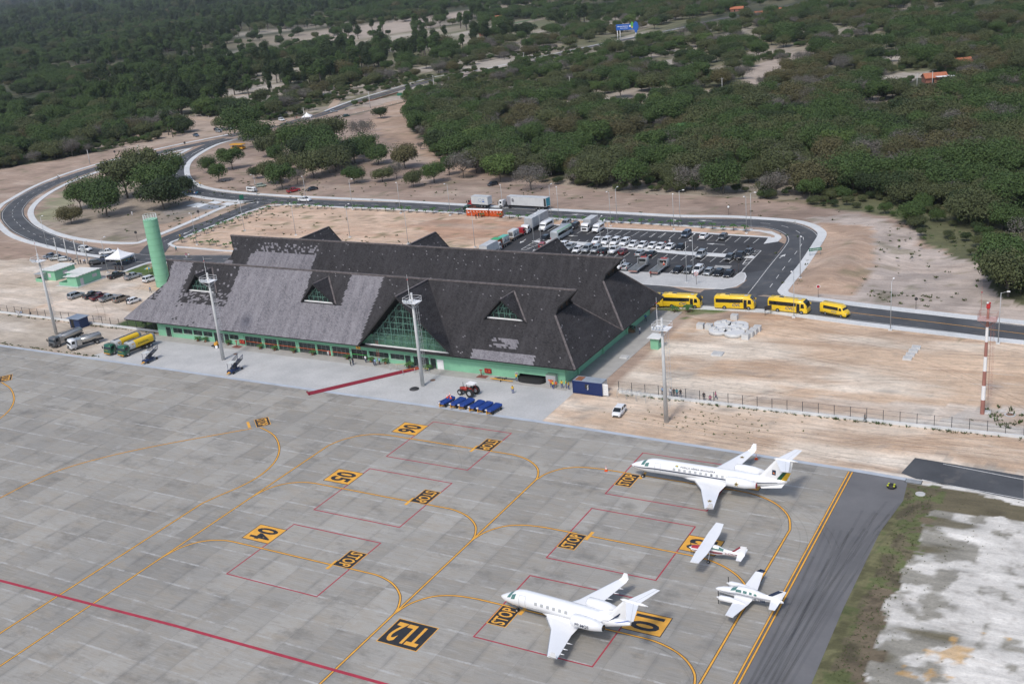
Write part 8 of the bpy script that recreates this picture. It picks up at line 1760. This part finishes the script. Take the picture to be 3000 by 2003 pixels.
for i,(k,x,y) in enumerate(PLP):
    p=P(k,x,y); pi=i%3; rz=(i*1.7)%6.28; s=.85+.3*((i*37)%10)/10
    if pi not in used: o=protos[pi]; used.add(pi); o.location=(p.x,p.y,.1); o.rotation_euler.z=rz; o.scale=(s,s,s)
    else: o=dup(protos[pi],(p.x,p.y,.1),rz,scale=(s,s,s))
    o['label']={'b':'small green palm in the sandy kerb strip along the ring road','f':'small green palm at the right end of the car park strip','a':'small green palm along the kerb near the road fork','d':'small green palm at the lot corner by the crossing'}[k]
for i,(k,x,y,lb) in enumerate((('n',375,740,'in the lawn left of the terminal corner, before the fence'),('n',505,690,'in the lawn under the left roof corner'),('f',35,735,'at the lawn under the right roof corner'),('u',280,350,'in the right lawn, left of two'),('u',430,345,'in the right lawn, right of two'),('e',2200,690,'beside the right roof corner by the coach'))): p=P(k,x,y); palm('small_palm','small palm '+lb,'small palms in the lawns',(p.x,p.y,0),1.3,8,1.6,80+i)
ordp=['leftmost potted palm at the terminal front','second potted palm from the left, beside the white bin','third potted palm from the left, by the boarding door','potted palm at the first glazed bay','potted palm at the second pillar of the glazed bays','potted palm at the third pillar of the glazed bays','potted palm at the fourth pillar of the glazed bays','potted palm left of the amber C sign door','potted palm right of the amber C sign door','potted palm between the two dark windows under the gable','large potted palm left of the red carpet','large potted palm right of the red carpet']
for i,(k,x,y) in enumerate((('n',1120,920),('n',1238,925),('m',346,745),('m',790,795),('m',995,815),('m',1250,850),('m',1512,880),('m',1990,935),('l',430,745),('l',620,775),('l',940,832),('l',1190,862))): p=P(k,x,y); palm('potted_palm',ordp[i],'potted palms along the terminal front',(p.x,min(p.y,175.3),.06),.45,9,1.15 if i<10 else 1.5,120+i,True,.2,'potted palm')
for k,x,y,s,lb in (('a',2215,1200,1,'tall yellowish palm in the big grove by the ring road'),('c',15,1010,1.3,'tall palm standing among the woods left of centre'),): p=P(k,x,y); o=palm('tall_palm',lb,'tall palms',(p.x,p.y,0),6.5*s,12,3.4*s,200+int(x),False,.12)
# ================= PEOPLE =================
SK=mat('skin_brown',(.20,.10,.065),.6); HA=mat('hair_black',(.015,.012,.01),.7); SHO=mat('shoes_dark',(.02,.02,.022),.6)
SKEL={'stand':dict(LH=(.10,0,.92),LK=(.12,.02,.5),LA=(.12,0,.08),LT=(.13,-.14,.04),RH=(-.10,0,.92),RK=(-.12,-.01,.5),RA=(-.13,.02,.08),RT=(-.14,-.12,.04),LE=(.26,.03,1.13),LW=(.27,-.06,.88),RE=(-.26,.03,1.13),RW=(-.27,-.05,.88)),
 'walk':dict(LH=(.10,0,.92),LK=(.11,-.16,.52),LA=(.11,-.28,.10),LT=(.11,-.42,.06),RH=(-.10,0,.92),RK=(-.11,.06,.5),RA=(-.11,.33,.14),RT=(-.11,.24,.05),LE=(.25,.14,1.15),LW=(.25,.18,.9),RE=(-.25,-.05,1.14),RW=(-.24,-.25,.98)),
 'hips':dict(LH=(.10,0,.92),LK=(.15,.0,.5),LA=(.18,0,.08),LT=(.2,-.13,.04),RH=(-.10,0,.92),RK=(-.13,0,.5),RA=(-.14,.0,.08),RT=(-.15,-.13,.04),LE=(.36,.08,1.18),LW=(.17,-.08,1.02),RE=(-.36,.08,1.18),RW=(-.17,-.08,1.02)),
 'reach':dict(LH=(.10,0,.92),LK=(.12,.02,.5),LA=(.12,0,.08),LT=(.13,-.14,.04),RH=(-.10,0,.92),RK=(-.12,-.01,.5),RA=(-.13,.02,.08),RT=(-.14,-.12,.04),LE=(.26,-.22,1.35),LW=(.18,-.38,1.55),RE=(-.26,-.22,1.33),RW=(-.16,-.40,1.5)),
 'sit':dict(LH=(.10,.0,.50),LK=(.14,-.42,.50),LA=(.14,-.44,.08),LT=(.14,-.58,.04),RH=(-.10,0,.50),RK=(-.14,-.42,.50),RA=(-.14,-.44,.08),RT=(-.14,-.58,.04),LE=(.26,-.05,.72),LW=(.18,-.3,.60),RE=(-.26,-.05,.72),RW=(-.18,-.3,.60))}
PMESH={}
SH0=mat('shirt_default',(.2,.2,.2),.8); TR0=mat('trousers_default',(.05,.05,.06),.8)
def person_mesh(pose):
    d=SKEL[pose]; z0=d['LH'][2]; dz=z0-.92
    V=[];E=[];R=[]
    def v(p,r): V.append(p); R.append(r); return len(V)-1
    pel=v((0,0,z0+.05),.15); wa=v((0,.01,1.13+dz),.135); ch=v((0,.01,1.34+dz),.165); nk=v((0,0,1.48+dz),.065); hd=v((0,-.015,1.6+dz),.095); tp=v((0,-.01,1.70+dz),.075); E+=[(pel,wa),(wa,ch),(ch,nk),(nk,hd),(hd,tp)]
    for s,sx in (('L',1),('R',-1)):
        h=v(d[s+'H'],.105); k=v(d[s+'K'],.075); a=v(d[s+'A'],.05); t=v(d[s+'T'],.04); E+=[(pel,h),(h,k),(k,a),(a,t)]
        sh=v((sx*.19,.01,1.40+dz),.07); e=v(d[s+'E'],.05); w_=v(d[s+'W'],.036); E+=[(ch,sh),(sh,e),(e,w_)]
        wv=Vector(d[s+'W']); dr=(wv-Vector(d[s+'E'])).normalized(); sd=Vector((0,1,0)); pm_=v(tuple(wv+dr*.07),.034); E.append((w_,pm_))
        for f in range(4): o_=sd*(-.03+.02*f); f1=v(tuple(wv+dr*.12+o_),.010); f2=v(tuple(wv+dr*(.155+.01*(f in(1,2)))+o_+Vector((-sx*.012,0,0))),.008); E+=[(pm_,f1),(f1,f2)]
        t1=v(tuple(wv+dr*.06+sd*-.05),.011); E.append((w_,t1))
    me=bpy.data.meshes.new('person'); me.from_pydata(V,E,[]); ob=bpy.data.objects.new('tmp',me); COL.objects.link(ob)
    m=ob.modifiers.new('s','SKIN'); 
    for i,sv in enumerate(me.skin_vertices[0].data): sv.radius=(R[i],R[i]*(.78 if i in(0,1,2) else 1)); sv.use_root=(i==0)
    m2=ob.modifiers.new('u','SUBSURF'); m2.levels=1; m2.render_levels=1
    dg=bpy.context.evaluated_depsgraph_get(); out=bpy.data.meshes.new_from_object(ob.evaluated_get(dg)); bpy.data.objects.remove(ob)
    out.materials.clear()
    for x in (SH0,TR0,SK,SHO,HA): out.materials.append(x)
    lw,rw=Vector(d['LE']),Vector(d['RE'])
    for p in out.polygons:
        c=p.center; z=c.z-dz; r=math.hypot(c.x,c.y)
        leg=(c.z<z0+.02) 
        if pose=='sit': leg=c.z<z0+.06
        mi=0
        if leg: mi=1
        if c.z<.10: mi=3
        if z>1.46: mi=2
        if z>1.63 or (z>1.55 and c.y>.03): mi=4
        if mi in(0,1):   # bare forearms and hands
            for s in ('L','R'):
                e,w_=Vector(d[s+'E']),Vector(d[s+'W']); t=((c-e).dot(w_-e))/((w_-e).length_squared)
                q=e+(w_-e)*max(0,min(1.7,t))
                if t>.05 and (c-q).length<.075: mi=2
        p.material_index=mi; p.use_smooth=True
    # simple face: nose and brow wedge
    out.name='person_'+pose
    return out
CLO={'yellow':(.65,.42,.03),'blue':(.02,.05,.22),'orange':(.65,.12,.03),'dark':(.02,.022,.028),'white':(.65,.66,.68),'lblue':(.22,.34,.52),'green':(.03,.09,.07),'pink':(.45,.14,.22),'grey':(.12,.14,.15),'rblue':(.03,.16,.42),'teal':(.02,.25,.30),'red':(.3,.03,.03),'jean':(.04,.06,.12),'khaki':(.2,.17,.12)}
def person(label,k,x,y,pose,sh,tr,rz,z=0.0,s=1.,loc=None,group=None):
    if pose not in PMESH: PMESH[pose]=person_mesh(pose)
    p=loc or P(k,x,y); o=bpy.data.objects.new('person',PMESH[pose]); COL.objects.link(o); o.location=(p.x,p.y,z); o.rotation_euler.z=rz; o.scale=(s,s,s)
    for i,c in ((0,sh),(1,tr)): o.material_slots[i].link='OBJECT'; o.material_slots[i].material=mat('cloth_'+c,CLO[c],.85)
    return tag(o,label,'person',group)
for a in (('person in yellow shirt reaching up to the grey meter box on the wall','k',535,785,'reach','yellow','blue',3.1,.06),
 ('person in yellow shirt and blue trousers standing alone on the forecourt','k',483,950,'stand','yellow','blue',.4,.03),
 ('person in orange shirt and dark trousers beside the grey cabinet','k',1013,868,'stand','orange','dark',.3,.05),
 ('person in yellow shirt seen from behind in front of the seated one','k',1037,890,'stand','yellow','blue',2.8,.05),
 ('person in orange shirt sitting by the green wall','k',1076,862,'sit','orange','dark',.2,.05),
 ('person in yellow shirt with hands on hips, left of the three by the container','k',1158,880,'hips','yellow','blue',.4,.05),
 ('person in yellow shirt, middle of the three by the container','k',1217,878,'hips','yellow','blue',2.,.05),
 ('person in yellow shirt nearest the blue container','k',1253,896,'stand','yellow','blue',1.7,.05),
 ('person in a dark green uniform left of the amber C door','l',133,808,'stand','green','dark',2.6,.05),
 ('person in dark clothes standing close behind the dark green uniform','l',165,792,'stand','dark','jean',2.9,.05),
 ('person in white shirt facing the amber C door','l',340,765,'stand','white','jean',3.1,.05),
 ('person in dark shirt at the foot of the ladder, left one','l',452,800,'stand','dark','jean',2.7,.05),
 ('person in light blue shirt at the foot of the ladder','l',472,808,'walk','lblue','jean',2.9,.05),
 ('person in grey-blue shirt right of the ladder with hands on hips','l',530,793,'hips','lblue','dark',3.,.05),
 ('person in dark clothes at the open boot of the white hatchback, left one','j',1940,1005,'stand','dark','dark',2.6),
 ('person in dark clothes at the open boot of the white hatchback, right one','j',1998,1002,'stand','dark','jean',2.4),
 ('person in blue shirt walking on the sand below the water tower','j',2305,820,'walk','lblue','dark',1.3),
 ('person in dark clothes behind the black pickup, left of three','j',1778,490,'stand','dark','dark',.3),('person in dark clothes behind the black pickup, middle of three','j',1830,487,'stand','dark','dark',-.3),('person in dark clothes behind the black pickup, right of three','j',1883,495,'stand','dark','dark',.8),
 ('person in black beside the utility pole carrying the transformer','j',1240,388,'stand','dark','dark',.2),('person in white and black right of the one in black by the poles','j',1285,382,'stand','white','dark',.5),('person in pale shirt closest to the transformer pole','j',1308,383,'stand','lblue','dark',2.),
 ('person in blue shirt standing under the left of the white tent','j',1780,372,'walk','blue','jean',1.,.05),('person under the tent behind the banner, dark trousers','j',2012,350,'stand','green','dark',1.5,.05),('person under the right edge of the white tent','j',2045,352,'stand','dark','dark',.9,.05),('person half hidden below the printed banner','j',1950,388,'stand','teal','dark',.4,.05),
 ('person in white crouched behind the left fence, leftmost','j',262,1152,'sit','white','khaki',.3),('person in white crouched behind the left fence, middle','j',292,1160,'sit','white','jean',.9),('person in pale blue crouched behind the left fence, right','j',332,1162,'sit','lblue','jean',.2),('person in black crouched alone behind the left fence','j',475,1178,'sit','dark','dark',.3),
 ('person in bright blue shirt walking on the road behind the lawn','p',785,412,'walk','teal','dark',1.2,.05),('person in pink shirt on the road above the left ridge','p',925,500,'stand','pink','white',.8,.05),('person in pale shirt beside the one in pink above the left ridge','p',965,502,'stand','white','khaki',.9,.05),('person in yellow-brown shirt at the kerb of the crossing','p',842,240,'stand','yellow','khaki',1.5,.14),
 ('person in blue shirt on the walkway at the right side of the terminal','o',1838,1138,'hips','rblue','jean',.3,.06),('person in white shirt holding a tool beside the crates at the terminal side','o',1760,1310,'reach','white','jean',-1.6,.06),('person in dark clothes bending over the crates at the terminal side','o',1692,1290,'stand','dark','khaki',1.6,.06),
 ('person in maroon shirt at the tail of the right tow truck','r',42,1252,'stand','red','dark',1.4,.14),('person in red shirt between the last two white taxis','r',290,722,'stand','red','dark',.5,.06),('person in white clothes behind the last white taxi','r',368,690,'stand','white','white',.5,.06),
 ('person in dark clothes standing behind the right fence','f',147,1345,'stand','dark','dark',.2),('person in pink shirt walking behind the right fence','f',228,1338,'walk','pink','jean',1.9),('person in pink sitting on the low wall of the right fence','f',190,1352,'sit','pink','dark',.2,.1),('person in grey with a black bag walking behind the fence left of the banded mast','f',1252,1495,'walk','grey','grey',1.3),
 ('person in white shirt behind the fence by the right mast, first','e',2265,1314,'stand','white','jean',.2),('person in dark shirt behind the fence by the right mast, second','e',2288,1318,'stand','dark','dark',.4),('person in teal shirt behind the fence by the right mast, third','e',2308,1320,'stand','teal','jean',.1),('person in dark trousers behind the fence by the right mast, last','e',2333,1324,'stand','dark','jean',.6),('person partly hidden behind the right floodlight mast','e',2210,1308,'stand','lblue','dark',.1),
 ('person in yellow shirt walking on the pavement inside the road bend','a',1378,1282,'walk','yellow','dark',.6,.14),('person in white on the ground of the loop island behind the water tower','a',910,1482,'stand','white','white',.4),
 ('person in white walking on the road at the gate','a',1972,848,'walk','white','jean',.7),('person in green at the roadside left of the gate tent','a',2030,822,'stand','green','dark',.5),('person in red at the roadside left of the gate tent','a',2042,822,'stand','red','dark',.5),('person in dark clothes under the gate tent','a',2105,838,'stand','dark','dark',.5),
 ('person in dark uniform before the orange toilets, left one','t',355,797,'stand','dark','dark',1.,.0),('person in dark uniform before the orange toilets, right one','t',413,772,'stand','dark','dark',.3,.0),
 ('person standing by the blue car at the junction tree','a',1474,902,'stand','dark','dark',.4),('person riding the motorcycle on the loop road','a',403,1222,'sit','white','dark',rot('a',(450,1200),(340,1250))+math.pi/2,.32)): person(*a)
wk=[('blue','leftmost'),('red','second'),('yellow','third'),('green','fourth'),('white','fifth'),('rblue','sixth'),('teal','last')]
for (x,y),(c,t) in zip(((1288,1337),(1299,1338),(1314,1341),(1328,1344),(1341,1347),(1352,1350),(1361,1344)),wk): person('person in %s shirt, %s of the group walking on the pavement by the grove'%({'rblue':'bright blue'}.get(c,c),t),'a',x,y,'walk' if t in('third','sixth') else 'stand',c,'jean',.8,.14)
# ================= WEEDS =================
def weeds():
    r=random.Random(31); g=MB(); m1=FOL['green']; m2=FOL['olive']
    def tuft(x,y,s,m,n=9):
        for i in range(n):
            a=r.uniform(0,6.28); d=Vector((math.cos(a),math.sin(a),0)); c=Vector((x,y,0))+d*r.uniform(0,s*.7); u=Vector((-d.y,d.x,0))*s*.22
            g.face([c-u,c+u,c+d*s*.35+Vector((0,0,s*r.uniform(.35,.7)))+u*.3],m)
    for i in range(170): x=r.uniform(-81,10); tuft(x,174.6+r.uniform(-.5,.2)+(x+81)*.02,r.uniform(.2,.6),r.choice((m1,m2)))
    for i in range(110): x=r.uniform(-300,-205); tuft(x,177.2+r.uniform(-.5,.2),r.uniform(.2,.6),r.choice((m1,m2)))
    for i in range(230): x=r.uniform(-290,-206); tuft(x,159.95+abs(r.gauss(0,.3)),r.uniform(.15,.45),r.choice((m1,m2)))
    for i in range(90): tuft(r.gauss(-62,8),r.gauss(168,3.0),r.uniform(.15,.4),m1)
    for i in range(700): tuft(r.uniform(-25.6,-21.8),r.uniform(95,155),r.uniform(.08,.25),r.choice((m1,m2,m2)),7)
    for i in range(120): x=abs(r.gauss(0,5))-21.5; tuft(x,r.uniform(100,155),r.uniform(.08,.22),m2,8)
    for cx,cy,n,sx,sy in ((-64,262,60,2,5),(-60,274,50,2,5),(-66,250,40,2,2),(-62,285,30,3,3),(-45,243,40,6,3),(-16,184,30,3,2),(-200,262,40,25,6),(-225,256,30,12,4),(-290,300,120,20,16),(-270,280,80,20,10),(-300,330,80,25,25),(-250,330,60,40,20),(-40,300,160,22,14),(-25,270,90,14,14),(-150,330,90,60,12)):
        for i in range(n): tuft(r.gauss(cx,sx),r.gauss(cy,sy),r.uniform(.3,.9),r.choice((m1,m2,m2)),10)
    return tag(g.build('weeds',fix=False),'scattered weeds and tufts of grass on the sand and along the fences','weeds',kind='stuff')
weeds()

# ================= HAZE =================
g=MB(); hz=mat('haze_air',(.8,.85,.9)); n=hz.node_tree; n.nodes.clear(); vo=n.nodes.new('ShaderNodeVolumePrincipled'); ho=n.nodes.new('ShaderNodeOutputMaterial'); n.links.new(vo.outputs[0],ho.inputs['Volume'])
vo.inputs['Color'].default_value=(.80,.86,.95,1); vo.inputs['Density'].default_value=.00005; vo.inputs['Anisotropy'].default_value=.2
g.box(-29000,29000,-29000,29000,-3.5,88,hz); tag(g.build('haze'),'thin pale haze over the whole landscape','haze',kind='stuff')

# ================= TYRE MARKS =================
r=random.Random(9); RUB=mat('rubber_marks',(.07,.07,.07),.9,alpha=.09,var=.3,scale=2); RT1=mat('wheel_ruts_dark',(.27,.18,.12),.95,alpha=.14,var=.3,scale=2); RT2=mat('wheel_ruts_pale',(.66,.58,.48),.95,alpha=.18,var=.3,scale=2)
g=MB(); zz=[.0465]
def track(p,h,L,k,m,w=.28,gap=1.6,z=None):
    pts=[]; x,y=p
    for i in range(int(L/1.2)): pts.append(Vector((x,y))); x+=1.2*math.cos(h); y+=1.2*math.sin(h); h+=k*1.2
    zz[0]+=.00013
    for o_ in (-gap/2,gap/2): ribbon(g,offs(pts,o_),w,zz[0],m)
for i in range(9): track((-32.5+r.uniform(0,2.5),96+r.uniform(0,8)),1.55+r.uniform(-.04,.03),r.uniform(30,55),r.uniform(-.003,.003),RUB,.4,2.)
for i in range(8): track((-49+r.uniform(-1,1),r.choice((105.2,125.2,145.2))+r.uniform(-.5,.5)),-.05,r.uniform(12,26),-r.uniform(.05,.11),RUB,.16,1.)
for i in range(6): track((-170+r.uniform(-30,60),155+r.uniform(-4,2)),r.uniform(-.5,.3),r.uniform(10,30),r.uniform(-.06,.06),RUB,.14,1.8)
struct(g.build('tyre_marks',fix=False)); g=MB(); zz=[.012]
for i in range(46): track((r.uniform(-86,20),r.uniform(180,222)),r.choice((0,3.14))+r.gauss(0,.25),r.uniform(15,55),r.gauss(0,.012),r.choice((RT1,RT2)))
for i in range(16): track((r.uniform(-80,10),r.uniform(161,172)),r.gauss(0,.1),r.uniform(15,50),r.gauss(0,.006),r.choice((RT1,RT2)))
for i in range(30): track((r.uniform(-270,-215),r.uniform(181,205)),r.gauss(.4,.6),r.uniform(10,35),r.gauss(0,.03),r.choice((RT1,RT2)))
for i in range(22): track((r.uniform(-250,-150),r.uniform(250,275)),r.gauss(0,.4),r.uniform(15,45),r.gauss(0,.02),r.choice((RT1,RT2)))
for i in range(26): track((r.uniform(-300,-70),r.uniform(300,330)),r.gauss(-.1,.25),r.uniform(15,45),r.gauss(0,.015),r.choice((RT1,RT2)))
struct(g.build('wheel_ruts',fix=False))
